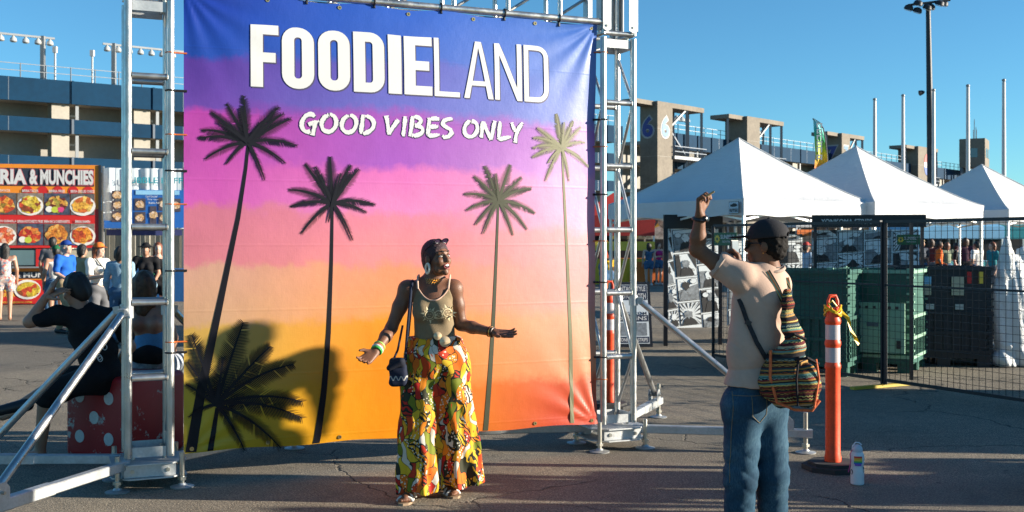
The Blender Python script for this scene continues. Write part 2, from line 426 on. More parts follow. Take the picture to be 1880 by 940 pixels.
def antenna(u, h_):
    p = frame_pt(SEG_A, u, -.9, 14.7); b = MB(); b.beam(p, p + Vector((0, 0, h_)), .12); b.box(p + Vector((0, 0, h_)), (.3, .3, .5))
    tag(b.build('roof_antenna', WHITE), f'thin white antenna rising {"left" if u < 6 else "right"} of the roof rail on the grandstand', 'antenna', 'antennas on the grandstand roof')
antenna(4.3, 2.6); antenna(7.2, 2.6)
def stair_tower(cx, cy, top, wl, wr, frame_w, label, number=None, numz=None, logo=False):
    S = (cx, cy, .677, .736); g = empty('stair_tower', (cx, cy, 0), 0, label, 'stair tower', 'concrete stair towers along the grandstand')
    b = MB(); obox(b, S, 0, wr, -wl, 0, 0, top - .02); b.build('shaft', CONC, g)
    for k in range(1, 5):
        b = MB(); z = top - 3.1 * k; obox(b, S, -.01, wr + .01, -wl - .01, .012, z, z + .04); b.build('joint_line', CONCD, g)
    b = MB(); obox(b, S, wr + .01, wr + frame_w, -wl, -.01, top - .55, top); b.build('roof', CONC, g)
    b = MB(); obox(b, S, -3.5, -.01, -wl, -.5, top - .5, top); b.build('roof', CONC, g)
    for u in (wr + frame_w * .5, wr + frame_w - .2):
        for v in (-.25, -wl + .25):
            p = frame_pt(S, u, v, 0); MB().beam(p, p + Vector((0, 0, top - .56)), .28).build('column', STEEL, g)
    p = frame_pt(S, -3.3, -.8, 0); MB().beam(p, p + Vector((0, 0, top - .52)), .25).build('column', STEEL, g)
    MB().beam(frame_pt(S, wr + .1, -.3, top - 2.6), frame_pt(S, wr + frame_w * .45, -.3, top - .6), .2).build('strut', GALV, g)
    MB().beam(frame_pt(S, wr + .3, -wl + .3, top - .8), frame_pt(S, wr + frame_w, -wl + .3, top - 6.2), .16).build('strut', STEEL, g)
    z = top - 6.0; k = 0
    while z > 2:
        b = MB(); obox(b, S, wr + .02, wr + frame_w, -wl + .1, .3, z - .35, z); b.build('landing', GALV, g)
        r = MB(); u = wr + .1
        while u < wr + frame_w - .1:
            q = frame_pt(S, u, .32, z); r.beam(q, q + Vector((0, 0, 1.1)), .05); u += .22
        for zz in (.5, 1.1): r.beam(frame_pt(S, wr, .32, z + zz), frame_pt(S, wr + frame_w, .32, z + zz), .08)
        r.build('railing', STEEL, g)
        fl = MB(); u0, u1 = (wr + .6, wr + frame_w - .6) if k % 2 else (wr + frame_w - .6, wr + .6)
        for q in (.45, -.55): fl.beam(frame_pt(S, u0, q, z), frame_pt(S, u1, q, z - 3.1), .18, .45)
        fl.build('stair_flight', GALV, g); z -= 3.1; k += 1
    b = MB()
    for u in np.arange(.6, frame_w + wr, 1.15): b.lathe(frame_pt(S, u + wr * .6 + 1.4, -wl - 1.5, top - .9), [(.1, .4), (.34, .1), (.4, -.25), (.1, -.3)], 8)
    b.build('floodlight_row', LAMPM, g)
    if number:
        hh = 2.35
        for face in (0, 1):
            if face == 0: o = frame_pt(S, 0, -wl * .86, numz); ux = frame_pt(S, 0, 0, 0) - frame_pt(S, 0, -1, 0); nr = -Vector((S[2], S[3], 0)); wd = wl * .62; m1 = NAVY
            else: o = frame_pt(S, wr * .25, 0, numz); ux = Vector((S[2], S[3], 0)); nr = Vector((S[3], -S[2], 0)); wd = wr * .5; m1 = SKYB
            bb = MB(); text_on(bb, number, o - ux * wd * .14 - Vector((0, 0, .20)), ux, (0, 0, 1), wd * 1.28, hh + .40, .06, .03, nr); bb.build('number_outline', mat('number_white', (.34, .34, .34), .6), g)
            bb = MB(); text_on(bb, number, o, ux, (0, 0, 1), wd, hh, .035, .06, nr); bb.build('number', m1, g)
    if logo:
        c = frame_pt(S, wr * .62, .02, top - 2.9); ux = Vector((S[2], S[3], 0)); nr = Vector((S[3], -S[2], 0))
        for nm, m_, y0, y1 in (('emblem', mat('emblem_red', (.5, .06, .05), .5), .35, 1.9), ('emblem', WHITE, -.45, .35), ('emblem', mat('emblem_blue', (.03, .09, .4), .5), -1.9, -.45)):
            pts = []
            for yy in np.linspace(y0, y1, 8): pts.append((math.sqrt(max(0, 1.9 ** 2 - yy ** 2)), yy))
            pts = pts + [(-x, y) for x, y in pts[::-1]]
            MB().poly([c + ux * (x * .8) + Vector((0, 0, y)) + nr * .04 for x, y in pts]).build(nm, m_, g)
    return g
stair_tower(16.3, 122., 17.6, 2.4, 2.95, 6.6, 'tan concrete stair tower numbered 6 on both faces', '6', 13.6)
stair_tower(29.5, 136.6, 17.6, 3.2, 3.1, 6.2, 'unnumbered concrete stair tower behind the nearest white tent peak')
stair_tower(47.7, 157.5, 17.6, 3.0, 2.6, 4.8, 'concrete stair tower numbered 7 beside the feather flag', '7', 13.4)
stair_tower(66.6, 178.6, 17.6, 3.4, 6.2, 2.2, 'concrete tower with round red white and blue emblem near tall light pole', None, None, True)
# control tower
def control_tower():
    S = (82.5, 190., .5, .866); g = empty('control_tower', (82.5, 190, 0), 0, 'boxy control tower on steel stilts with small windows at far right', 'tower')
    b = MB(); obox(b, S, 0, 6, -4.2, 0, 15.0, 20.0); b.build('cabin', CONC, g)
    for u0, u1 in ((1.3, 2.8), (3.7, 5.3)):
        b = MB(); obox(b, S, u0, u1, .01, .06, 16.7, 18.3); b.build('window', GLASS, g)
    b = MB(); P = [frame_pt(S, -.04, v, z) for v, z in ((-3.1, 16.7), (-1.2, 16.7), (-1.2, 18.3), (-3.1, 18.3))]; b.poly(P); b.build('window', GLASS, g)
    for u in (.3, 3., 5.7):
        for v in (-.3, -3.9):
            p = frame_pt(S, u, v, 0); MB().beam(p, p + Vector((0, 0, 14.99)), .45).build('stilt', STEEL, g)
    for z in (4.5, 8., 11.5):
        b = MB(); obox(b, S, -1.5, 6, -4.2, 0, z, z + .35); b.build('deck', BLUE, g)
        MB().beam(frame_pt(S, 0, -.1, z + .4), frame_pt(S, 5.7, -.1, z + 3.4), .3).build('stair_flight', STEEL, g)
    for u, h_ in ((1., 1.6), (2.2, 3.6), (4.4, 2.4), (5.1, 2.)):
        p = frame_pt(S, u, -2, 20); MB().beam(p, p + Vector((0, 0, h_)), .09).build('antenna', GALV, g)
control_tower()
# flagpoles and lamp mast
fl = [(1606, 185, 60, 'shortest white flagpole, leftmost of the five bare poles'), (1658, 178, 60, 'bare white flagpole, second from the left'), (1714, 168, 59, 'bare white flagpole standing against the dark lamp mast'),
      (1777, 160, 58, 'bare white flagpole in front of the control tower'), (1843, 150, 57, 'tallest bare white flagpole, rightmost of the five')]
for px, py, Y, lb in fl:
    t_ = at(px, py, Y); g = empty('flagpole', (t_.x, t_.y, 0), 0, lb, 'flagpole', 'bare white flagpoles')
    MB().tube([(t_.x, t_.y, 0), (t_.x, t_.y, t_.z)], [.13, .085], 10).build('pole', WHITE, g, True)
    MB().lathe((t_.x, t_.y, t_.z), [(.03, 0), (.10, .04), (.10, .12), (.03, .16)], 10).build('truck_cap', GALV, g, True)
DARK = mat('dark_bronze_metal', (.022, .024, .03), .5, .3, .1, 2.)
def lamp_mast():
    t_ = at(1704, 9, 62); g = empty('lamp_mast', (t_.x + .25, t_.y, 0), 0, 'tall dark light mast with a cluster of floodlights on top', 'light pole')
    MB().tube([(t_.x + .25, t_.y, 0), t_], [.26, .13], 12).build('pole', DARK, g, True)
    MB().beam(t_ + Vector((-1.15, 0, -.02)), t_ + Vector((1.25, 0, .28)), .12).build('arm', DARK, g)
    for k, (dx, dz) in enumerate(((-1.05, -.15), (-.62, .05), (-.55, -.3), (-.1, -.18), (.2, -.1), (.6, .05), (.95, .1))):
        c = t_ + Vector((dx, -.15 if k % 2 else .15, dz)); h_ = MB().lathe(c, [(.08, .2), (.22, .12), (.27, -.05), (.24, -.1)], 12, (.25, -.3, .9)).build('floodlight', DARK, g, True)
        MB().lathe(c - Vector((.03, -.03, .11)), [(.22, 0), (.2, -.03)], 12, (.25, -.3, .9)).build('lens', LAMPM, h_)
    c = t_ + Vector((-.2, 0, -5.0)); MB().lathe(c - Vector((.2, 0, 0)), [(.05, .2), (.12, .1), (.16, -.1)], 8, (1, 0, .3)).build('camera', DARK, g)
lamp_mast()

# ================================================================== the printed banner
A3 = Vector((.9212, .3890, 0)); N3 = Vector((.3890, -.9212, 0))
BL = Vector((-2.176, 7.222, 0)); BW = 3.08; BZ = .206; BH = 3.086
def B(px, py):                                  # photo pixel -> (along, height) on the banner
    k = (px - 940) / FPX; s = (k * BL.y - BL.x) / (A3.x - k * A3.y); Y = BL.y + s * A3.y
    return s, CAMZ - (py - HOR) / FPX * Y
def bump_h(s, z):
    u = s / BW; v = (z - BZ) / BH; c = abs(2 * u - 1)
    h = (.06 - (.105 if u > .5 else .06) * c ** 2.6) * (1 - abs(2 * v - 1) ** 4)
    for cu, cv in ((0, 0), (1, 0), (0, 1), (1, 1)):
        dx = (u - cu) * BW * (1 if cu == 0 else -1); dz = (v - cv) * BH * (1 if cv == 0 else -1); r = math.hypot(dx, dz)
        if r > 1.6: continue
        ph = math.atan2(dz, dx + 1e-9); amp = (.011 if (cu, cv) in ((1, 0), (1, 1)) else .009)
        h += amp * math.exp(-r / .38) * (r / (r + .06)) * math.sin(ph * 15 + cu * 1.3 + cv * .7)
    h += .004 * math.exp(-u * BW / .12) * math.sin(z * 11) + .005 * math.exp(-(1 - u) * BW / .10) * math.sin(z * 9 + 1)
    h += .0045 * math.sin(s * 2.1 + z * 1.3) + .003 * math.sin(s * 4.7 - z * 2.2 + 1)
    return h
def bpos(s, z, lift=0.):
    v = (z - BZ) / BH
    zz = z + (.010 * (math.cos(s / BW * 2 * math.pi * 5) - 1) * max(0, v - .9) * 10 if v > .9 else 0) + (.006 * (1 - math.cos(s / BW * 2 * math.pi * 4)) * (1 - v * 8) if v < .125 else 0)
    p = BL + A3 * s + N3 * (bump_h(min(max(s, 0), BW), z) + lift); return Vector((p.x, p.y, zz))
def banner_mat():
    m, t = newmat('printed_vinyl', .40, 0, .32); v = t.obj(); x, y, z = t.sep(v)
    def zz(py, px): return (B(px, py)[1] - BZ) / BH
    wob = t.noise(v, 3.2, 5, .65); wob2 = t.noise(v, 16., 4, .6)
    f = t.math('MULTIPLY_ADD', wob, .075, t.math('SUBTRACT', t.math('DIVIDE', t.math('SUBTRACT', z, BZ), BH), .0375)); f = t.math('MULTIPLY_ADD', wob2, .018, t.math('SUBTRACT', f, .009))
    def ramp(px, st):                            # st: list of (photo row, colour) top to bottom
        pts = sorted([(min(1, max(0, zz(r, px))), srgb(*c)) for r, c in st]); return t.ramp(f, pts)
    left = ramp(370, [(0, (14, 57, 167)), (98, (22, 71, 174)), (112, (92, 55, 162)), (196, (108, 67, 172)), (212, (188, 65, 172)), (372, (216, 94, 186)), (386, (216, 121, 147)), (484, (228, 134, 147)), (496, (224, 169, 145)), (590, (226, 177, 136)), (604, (227, 180, 88)), (700, (229, 188, 71)), (722, (233, 197, 49)), (832, (229, 192, 41))])
    midr = ramp(690, [(10, (38, 93, 199)), (108, (55, 100, 203)), (124, (100, 93, 193)), (195, (108, 108, 203)), (214, (171, 83, 190)), (300, (174, 89, 199)), (318, (235, 117, 195)), (384, (242, 138, 198)), (400, (245, 139, 164)), (478, (251, 150, 150)), (494, (252, 158, 117)), (570, (252, 164, 98)), (590, (252, 157, 33)), (700, (252, 148, 13)), (800, (254, 157, 13))])
    rite = ramp(1040, [(50, (61, 115, 210)), (120, (100, 133, 216)), (220, (126, 140, 218)), (240, (184, 115, 205)), (312, (206, 145, 218)), (330, (244, 162, 210)), (410, (250, 166, 200)), (430, (250, 162, 169)), (560, (251, 166, 154)), (585, (251, 172, 140)), (680, (250, 156, 111)), (700, (231, 100, 64)), (775, (225, 84, 52))])  # middle and right colours are paled, painting the sheen into the print
    xs = t.math('DIVIDE', x, A3.x * BW)
    c = t.mix(t.ramp(xs, [(.08, 0.), (.44, 1.)]), left, midr); c = t.mix(t.ramp(xs, [(.50, 0.), (.88, 1.)]), c, rite)
    c = t.mix(1., c, t.ramp(t.noise(v, 5., 5), [(.3, (.58, .58, .58)), (.7, (.63, .63, .63))]), 'MULTIPLY')
    t.l(c, t.b.inputs['Base Color'])
    # fold creases from shipping, weave
    cz = t.math('PINGPONG', t.math('ADD', z, .17), .22); cr = t.ramp(cz, [(0., 1.), (.012, 0.)])
    wv = t.noise(t.comb(t.math('MULTIPLY', x, 60.), y, t.math('MULTIPLY', z, 6.)), 3., 3)
    wv2 = t.noise(t.comb(t.math('MULTIPLY', x, 5.), y, t.math('MULTIPLY', z, 70.)), 3., 3)
    h = t.math('MULTIPLY_ADD', cr, .35, t.math('MULTIPLY_ADD', wv, .14, t.math('MULTIPLY_ADD', wv2, .14, t.math('MULTIPLY', t.noise(v, 9., 4), .9))))
    t.b.inputs['Coat Weight'].default_value = .22; t.b.inputs['Coat Roughness'].default_value = .34; t.bump(h, .35, .008); t.l(t.math('MULTIPLY_ADD', t.noise(v, 2., 4), .16, .36), t.b.inputs['Roughness'])
    return m
ban = empty('photo_banner', (BL.x, BL.y, 0), 0, 'large sunset palm banner lettered FOODIELAND GOOD VIBES ONLY stretched between the truss towers', 'banner')
VIN = banner_mat()
def banner_sheet():
    n = 170; vs = [bpos(BW * i / n, BZ + BH * j / n) for i in range(n + 1) for j in range(n + 1)]
    fs = [(i * (n + 1) + j, (i + 1) * (n + 1) + j, (i + 1) * (n + 1) + j + 1, i * (n + 1) + j + 1) for i in range(n) for j in range(n)]
    b = MB().add(vs, fs); o = b.build('sheet', VIN, ban, False, True, False); o.data.polygons.foreach_set('use_smooth', [True] * len(o.data.polygons))
banner_sheet()
PRINTW = mat('white_print', (.55, .545, .53), .42, 0, .02, 3.)
PSHADE = mat('printed_drop_shadow', (.06, .05, .10), .45, 0, .05, 3.)
PALM = mat('black_palm_print', (.006, .006, .010), .5, 0, .1, 3., spec=.2)
PALM3 = mat('olive_sheen_palm_print', (.055, .056, .032), .5, 0, .1, 3., spec=.3)  # black palm lightened to olive, sun sheen painted into the colour
PALM4 = mat('khaki_sheen_palm_print', (.165, .155, .085), .5, 0, .1, 3., spec=.3)  # same black palm with stronger painted sheen, hence khaki
class PM:                                       # flat print: faces given in banner coordinates
    def __init__(s): s.mb = MB()
    def poly(s, pts, lift=.004, d=(0, 0)): s.mb.poly([bpos(p[0] + d[0], p[1] + d[1], lift) for p in pts])
    def strip(s, L_, R_, lift=.004, d=(0, 0)):
        b = [bpos(p[0] + d[0], p[1] + d[1], lift) for q in zip(L_, R_) for p in q]
        s.mb.add(b, [(2 * i, 2 * i + 2, 2 * i + 3, 2 * i + 1) for i in range(len(L_) - 1)])
    def done(s, name, m): return s.mb.build(name, m, ban, False, True, False)
class PL(PM):                                   # the same, cut into small cells so that it follows the folds
    def __init__(s): s.q = MB(); s.lift = .004
    def poly(s, pts, lift=.004, d=(0, 0)): s.lift = lift; s.q.poly([(p[0] + d[0], p[1] + d[1], 0) for p in pts])
    def strip(s, L_, R_, lift=.004, d=(0, 0)):
        s.lift = lift; b = [(p[0] + d[0], p[1] + d[1], 0) for q in zip(L_, R_) for p in q]; s.q.add(b, [(2 * i, 2 * i + 2, 2 * i + 3, 2 * i + 1) for i in range(len(L_) - 1)])
    def done(s, name, m):
        me = s.q.mesh(name); bm = bmesh.new(); bm.from_mesh(me); bmesh.ops.remove_doubles(bm, verts=bm.verts, dist=1e-6); c = BW / 170 * 2
        for ax, n in (((1, 0, 0), 86), ((0, 1, 0), 90)):
            lo = min(v.co[0 if ax[0] else 1] for v in bm.verts); hi = max(v.co[0 if ax[0] else 1] for v in bm.verts)
            for k in range(int(lo / c), int(hi / c) + 1): bmesh.ops.bisect_plane(bm, geom=list(bm.verts) + list(bm.edges) + list(bm.faces), plane_co=(ax[0] * k * c, ax[1] * k * c, 0), plane_no=ax, dist=1e-6)
        for v in bm.verts: v.co = bpos(v.co[0], v.co[1], s.lift)
        bm.to_mesh(me); bm.free(); return link(name, me, m, ban)
ZB, ZT = 2.662, 3.088
def rr(x0, x1, z0, z1, r, left_round=True, n=7):
    pts = []
    for cx, cz, a0, rd in ((x1 - r, z1 - r, 0, True), (x0 + r, z1 - r, 90, left_round), (x0 + r, z0 + r, 180, left_round), (x1 - r, z0 + r, 270, True)):
        for k in range(n):
            a = R(a0 + 90 * k / (n - 1))
            if rd: pts.append((cx + r * math.cos(a), cz + r * math.sin(a)))
            else: pts.append((x0, z1 if a0 == 90 else z0))
    return pts
def letter_shapes(ch, x0, x1, t, tz):
    """list of ('poly',pts) or ('ring',outer,inner)"""
    Wd = x1 - x0; z0, z1 = ZB, ZT; H = z1 - z0
    if ch == 'O': return [('ring', rr(x0, x1, z0, z1, Wd * .46), rr(x0 + t, x1 - t, z0 + tz, z1 - tz, max(.004, (Wd - 2 * t) * .46)))]
    if ch == 'D': return [('ring', rr(x0, x1, z0, z1, Wd * .45, False), rr(x0 + t, x1 - t, z0 + tz, z1 - tz, max(.004, (Wd - 2 * t) * .42), False))]
    if ch == 'I': return [('poly', [(x0, z0), (x1, z0), (x1, z1), (x0, z1)])]
    if ch == 'L': return [('poly', [(x0, z0), (x1, z0), (x1, z0 + tz), (x0 + t, z0 + tz), (x0 + t, z1), (x0, z1)])]
    if ch == 'F':
        m0 = z0 + H * .40
        return [('poly', [(x0, z0), (x0 + t, z0), (x0 + t, m0), (x1 - .02, m0), (x1 - .02, m0 + tz), (x0 + t, m0 + tz), (x0 + t, z1 - tz), (x1, z1 - tz), (x1, z1), (x0, z1)])]
    if ch == 'E':
        m0 = z0 + H * .42
        return [('poly', [(x0, z0), (x1, z0), (x1, z0 + tz), (x0 + t, z0 + tz), (x0 + t, m0), (x1 - .022, m0), (x1 - .022, m0 + tz), (x0 + t, m0 + tz), (x0 + t, z1 - tz), (x1, z1 - tz), (x1, z1), (x0, z1)])]
    if ch == 'N':
        e = t * 1.05; sl = H / (Wd - t) * t * .9
        return [('poly', [(x0, z0), (x0 + t, z0), (x0 + t, z1 - sl * 1.15), (x1 - e, z0), (x1, z0), (x1, z1), (x1 - t, z1), (x1 - t, z0 + sl * 1.15), (x0 + e, z1), (x0, z1)])]
    if ch == 'A':
        c = (x0 + x1) / 2; q = t * .55; zc = z0 + H * .22; f = lambda z: (z - z0) / H
        li = lambda z: x0 + t + (c - .0 - x0 - t) * f(z) * 1.12; ri = lambda z: x1 - t - (x1 - t - c) * f(z) * 1.12
        za = z0 + H / 1.12
        return [('poly', [(x0, z0), (x0 + t, z0), (li(za), za), (c, z1), (c - q, z1)]), ('poly', [(x1, z0), (c + q, z1), (c, z1), (ri(za), za), (x1 - t, z0)]),
                ('poly', [(li(zc), zc), (ri(zc), zc), (ri(zc + tz), zc + tz), (li(zc + tz), zc + tz)])]
for ch, p0, p1, t_, tz in (('F', 459, 510, .082, .066), ('O', 516, 574.5, .084, .070), ('O', 582, 639.5, .084, .070), ('D', 646, 702, .084, .068), ('I', 709, 733, .08, .06), ('E', 738, 789, .084, .066),
                          ('L', 793, 839.5, .037, .036), ('A', 847.5, 901.7, .042, .034), ('N', 904.6, 954.7, .038, .03), ('D', 959, 1005, .038, .036)):
    x0 = B(p0, 120)[0]; x1 = B(p1, 120)[0]
    for nm, m_, lift, d in (('letter_shadow', PSHADE, .0025, (.008, -.009)), ('letter', PRINTW, .005, (0, 0))):
        P = PL()
        for sh in letter_shapes(ch, x0, x1, t_, tz):
            if sh[0] == 'poly': P.poly(sh[1], lift, d)
            else: P.strip(sh[1] + sh[1][:1], sh[2] + sh[2][:1], lift, d)
        P.done(nm, m_)
# brush lettering, strokes digitised on the banner
BR = {}
def zoom8(x, y): return B(530 + x / 4.178, 190 + y / 4.178)
def arc(cx, cy, rx, ry, a0, a1, n=16, sl=0.): return [(cx + rx * math.cos(R(a0 + (a1 - a0) * k / n)) + sl * ry * math.sin(R(a0 + (a1 - a0) * k / n)), cy - ry * math.sin(R(a0 + (a1 - a0) * k / n))) for k in range(n + 1)]
brush = [('G', [arc(145, 155, 55, 68, 48, 290, 18, .15), [(140, 168), (185, 150), (222, 142)], [(192, 150), (180, 205), (170, 250)]]),
         ('O', [arc(295, 157, 55, 65, 100, 452, 24, .12)]), ('O', [arc(447, 163, 55, 65, 100, 452, 24, .12)]),
         ('D', [[(552, 92), (545, 170), (535, 238)], arc(555, 168, 80, 66, 88, -88, 18, .1)]),
         ('V', [[(730, 100), (742, 175), (752, 245)], [(748, 240), (785, 180), (822, 132)]]), ('I', [[(876, 106), (866, 185), (858, 258)]]),
         ('B', [[(930, 104), (922, 185), (910, 258)], arc(935, 142, 58, 34, 92, -75, 12, .1), arc(930, 214, 78, 40, 80, -92, 12, .1)]),
         ('E', [[(1058, 118), (1052, 190), (1045, 256)], [(1056, 124), (1095, 122), (1134, 120)], [(1052, 188), (1090, 184), (1126, 180)], [(1044, 252), (1085, 252), (1136, 244)]]),
         ('S', [[(1236, 128), (1200, 124), (1168, 140), (1160, 165), (1185, 186), (1220, 205), (1230, 232), (1205, 258), (1172, 266), (1156, 254)]]),
         ('O', [arc(1376, 200, 50, 60, 100, 452, 24, .12)]),
         ('N', [[(1468, 142), (1462, 205), (1455, 268)], [(1470, 146), (1500, 215), (1530, 282)], [(1532, 282), (1545, 210), (1560, 138)]]),
         ('L', [[(1602, 142), (1594, 215), (1588, 282)], [(1588, 280), (1635, 270), (1684, 258)]]),
         ('Y', [[(1692, 150), (1705, 190), (1722, 218)], [(1776, 150), (1740, 205), (1724, 250), (1716, 304)]])]
def stroke(P, pts, w0, lift, d, seedv):
    r = random.Random(seedv); q = [zoom8(*p) for p in pts]
    # resample
    L_ = [0]
    for i in range(1, len(q)): L_.append(L_[-1] + math.hypot(q[i][0] - q[i - 1][0], q[i][1] - q[i - 1][1]))
    n = max(8, int(L_[-1] / .006)); pl = []
    for k in range(n + 1):
        s = L_[-1] * k / n; i = max(j for j in range(len(L_) - 1) if L_[j] <= s + 1e-9); f = (s - L_[i]) / max(1e-9, L_[i + 1] - L_[i])
        pl.append((q[i][0] + (q[i + 1][0] - q[i][0]) * f, q[i][1] + (q[i + 1][1] - q[i][1]) * f))
    A_, C_ = [], []
    for k, p in enumerate(pl):
        a = pl[max(0, k - 2)]; b = pl[min(n, k + 2)]; tx, ty = b[0] - a[0], b[1] - a[1]; l = math.hypot(tx, ty) or 1; nx, ny = -ty / l, tx / l
        wd = w0 * (.92 + .10 * math.sin(k * .35 + seedv)); e1 = r.uniform(-.06, .06) * w0; e2 = r.uniform(-.06, .06) * w0
        if k < 3 or k > n - 3: e1 += r.uniform(-.3, .1) * w0; e2 += r.uniform(-.3, .1) * w0
        A_.append((p[0] + nx * (wd / 2 + e1), p[1] + ny * (wd / 2 + e1))); C_.append((p[0] - nx * (wd / 2 + e2), p[1] - ny * (wd / 2 + e2)))
    P.strip(A_, C_, lift, d)
sd = 0
for ch, strokes in brush:
    for nm, m_, lf, d in (('letter_shadow', PSHADE, .002, (.006, -.007)), ('letter', PRINTW, .0045, (0, 0))):
        P = PM()
        for i, stp in enumerate(strokes): stroke(P, stp, .031, lf + .0006 * i, d, sd + i)
        P.done(nm, m_)
    sd += 5
def quad(p, c, q, t): return ((1 - t) ** 2 * p[0] + 2 * t * (1 - t) * c[0] + t * t * q[0], (1 - t) ** 2 * p[1] + 2 * t * (1 - t) * c[1] + t * t * q[1])
def palm(cpx, tips, trunk, m_, leaf=.13, lift0=.003, dens=42, lf=.17):
    r = random.Random(int(cpx[0])); P = PM(); C_ = B(*cpx)
    for k, tp in enumerate(tips):
        T = B(*tp[:2]); dx, dz = T[0] - C_[0], T[1] - C_[1]; Ln = math.hypot(dx, dz)
        sag = .16 * Ln if dz < .5 * Ln else .05 * Ln
        ctl = (C_[0] + dx * .5, C_[1] + dz * .5 + sag * (1 if abs(dx) > .25 * Ln else .3))
        lift = lift0 + .0004 * k
        pl = [quad(C_, ctl, T, i / dens) for i in range(dens + 1)]; Lr, Rr = [], []
        for i, p in enumerate(pl):
            a = pl[max(0, i - 1)]; b = pl[min(dens, i + 1)]; tx, tz = b[0] - a[0], b[1] - a[1]; l = math.hypot(tx, tz) or 1; tx /= l; tz /= l; nx, nz = -tz, tx
            wd = .010 * (1 - i / dens) + .003; Lr.append((p[0] + nx * wd, p[1] + nz * wd)); Rr.append((p[0] - nx * wd, p[1] - nz * wd))
            t = i / dens
            if t < .10: continue
            ll = min(leaf, Ln * lf) * (math.sin(math.pi * (.12 + .80 * t)) ** .7) * r.uniform(.85, 1.1)
            for sgn in (-1, 1):
                ex = sgn * nx * .72 + tx * .62; ez = sgn * nz * .72 + tz * .62 - .30; e = math.hypot(ex, ez); ex /= e; ez /= e
                if r.random() < .06: continue
                tip = (p[0] + ex * ll, p[1] + ez * ll); w_ = Ln / dens * .37
                P.poly([(p[0] - tx * w_, p[1] - tz * w_), (p[0] + tx * w_, p[1] + tz * w_), (p[0] + ex * ll * .6 + tx * w_ * .7, p[1] + ez * ll * .6 + tz * w_ * .7), tip, (p[0] + ex * ll * .6 - tx * w_ * .7, p[1] + ez * ll * .6 - tz * w_ * .7)], lift + r.uniform(0, .0003))
        P.strip(Lr, Rr, lift + .0004)
    # trunk
    pts = [B(*p[:2]) for p in trunk]; wd = [p[2] * .0036 / 2 for p in trunk]; L_, R_ = [], []
    n = 24
    for i in range(n + 1):
        f = i / n * (len(pts) - 1); j = min(int(f), len(pts) - 2); f -= j; x = pts[j][0] + (pts[j + 1][0] - pts[j][0]) * f; z = pts[j][1] + (pts[j + 1][1] - pts[j][1]) * f; w_ = wd[j] + (wd[j + 1] - wd[j]) * f
        L_.append((x - w_, max(z, BZ + .004))); R_.append((x + w_, max(z, BZ + .004)))
    P.strip(L_, R_, lift0 - .0004)
    return P.done('palm_print', m_)
palm((453, 262), [(446, 177), (416, 192), (387, 206), (371, 239), (365, 254), (377, 292), (414, 302), (484, 330), (521, 300), (542, 268), (531, 220), (518, 210), (510, 198), (440, 200), (480, 225), (400, 225)],
     [(455, 262, 5), (450, 310, 6), (436, 400, 8), (415, 500, 10), (394, 600, 13), (370, 710, 17), (350, 830, 20)], PALM)
palm((607, 374), [(603, 290), (558, 303), (529, 349), (532, 379), (551, 428), (576, 308), (640, 305), (654, 312), (684, 376), (668, 390), (643, 440), (599, 408), (622, 320)],
     [(607, 374, 5), (605, 480, 6.5), (600, 610, 9), (592, 720, 12), (580, 822, 14)], PALM, .12)
palm((911, 370), [(932, 304), (953, 327), (971, 346), (978, 391), (963, 420), (937, 431), (885, 306), (866, 325), (848, 357), (852, 386), (868, 412), (882, 428), (905, 320)],
     [(910, 372, 4.5), (906, 480, 6), (901, 600, 8), (896, 700, 10), (892, 792, 11)], PALM3, .12)
palm((1031, 272), [(1020, 210), (1053, 222), (1069, 233), (1077, 261), (1083, 305), (1045, 331), (999, 331), (1003, 300), (974, 289), (975, 272), (976, 254), (984, 236), (1035, 225)],
     [(1031, 274, 4.5), (1037, 380, 6), (1043, 500, 7.5), (1048, 620, 8.5), (1050, 778, 9)], PALM4, .12)
palm((396, 742), [(445, 592), (493, 635), (535, 668), (552, 736), (552, 766), (514, 822), (448, 829), (352, 616), (344, 664), (341, 705), (346, 765), (409, 655)],
     [(398, 748, 7), (392, 790, 9), (385, 832, 11)], PALM, .17, .0045, 50, .19)

# ================================================================== truss towers
def alu():
    m, t = newmat('brushed_aluminium', .34, .92); v = t.obj(); n = t.noise(v, 3., 6, .65); n2 = t.noise(t.comb(0, 0, 0), 5.)
    t.l(t.ramp(n, [(.3, (.36, .36, .35)), (.5, (.50, .495, .48)), (.7, (.60, .59, .56))]), t.b.inputs['Base Color'])
    t.l(t.ramp(t.noise(v, 14., 5, .7), [(.3, .24), (.7, .50)]), t.b.inputs['Roughness']); t.bump(t.noise(v, 120., 2), .08, .002); return m
ALU = alu(); GALVB = mat('dull_galvanised_beam', (.48, .49, .49), .5, .65, .16, 7., .15, 40., rvar=.3)
BOLT = mat('zinc_bolt', (.50, .48, .42), .35, .9, .15, 20.)
BLACKP = mat('black_plastic', (.012, .012, .014), .45, 0, .1, 20.)
ORNG = mat('orange_tie', (.55, .12, .02), .5, 0, .1, 20.)
TD = .265
def jack(p, ztop, g):
    j = MB().lathe((p.x, p.y, 0), [(.075, 0), (.078, .008), (.03, .018), (.022, .03)], 18).build('foot_pad', GALVB, g, True)
    MB().tube([(p.x, p.y, .028), (p.x, p.y, ztop)], .017, 10).build('screw', BOLT, j, True)
    MB().lathe((p.x, p.y, .05), [(.03, 0), (.03, .02)], 6).build('nut', BOLT, j)
def octa(mb, c, r, z0, z1, cutf=.42):
    pts = []
    for sx, sy in ((1, 1), (-1, 1), (-1, -1), (1, -1)):
        a = [(sx * r, sy * r * (1 - cutf)), (sx * r * (1 - cutf), sy * r)]
        if sx * sy < 0: a = a[::-1]
        pts += a
    mb.prism([Vector((c.x, c.y, z0)) + A3 * x + N3 * y for x, y in pts], (0, 0, z1 - z0))
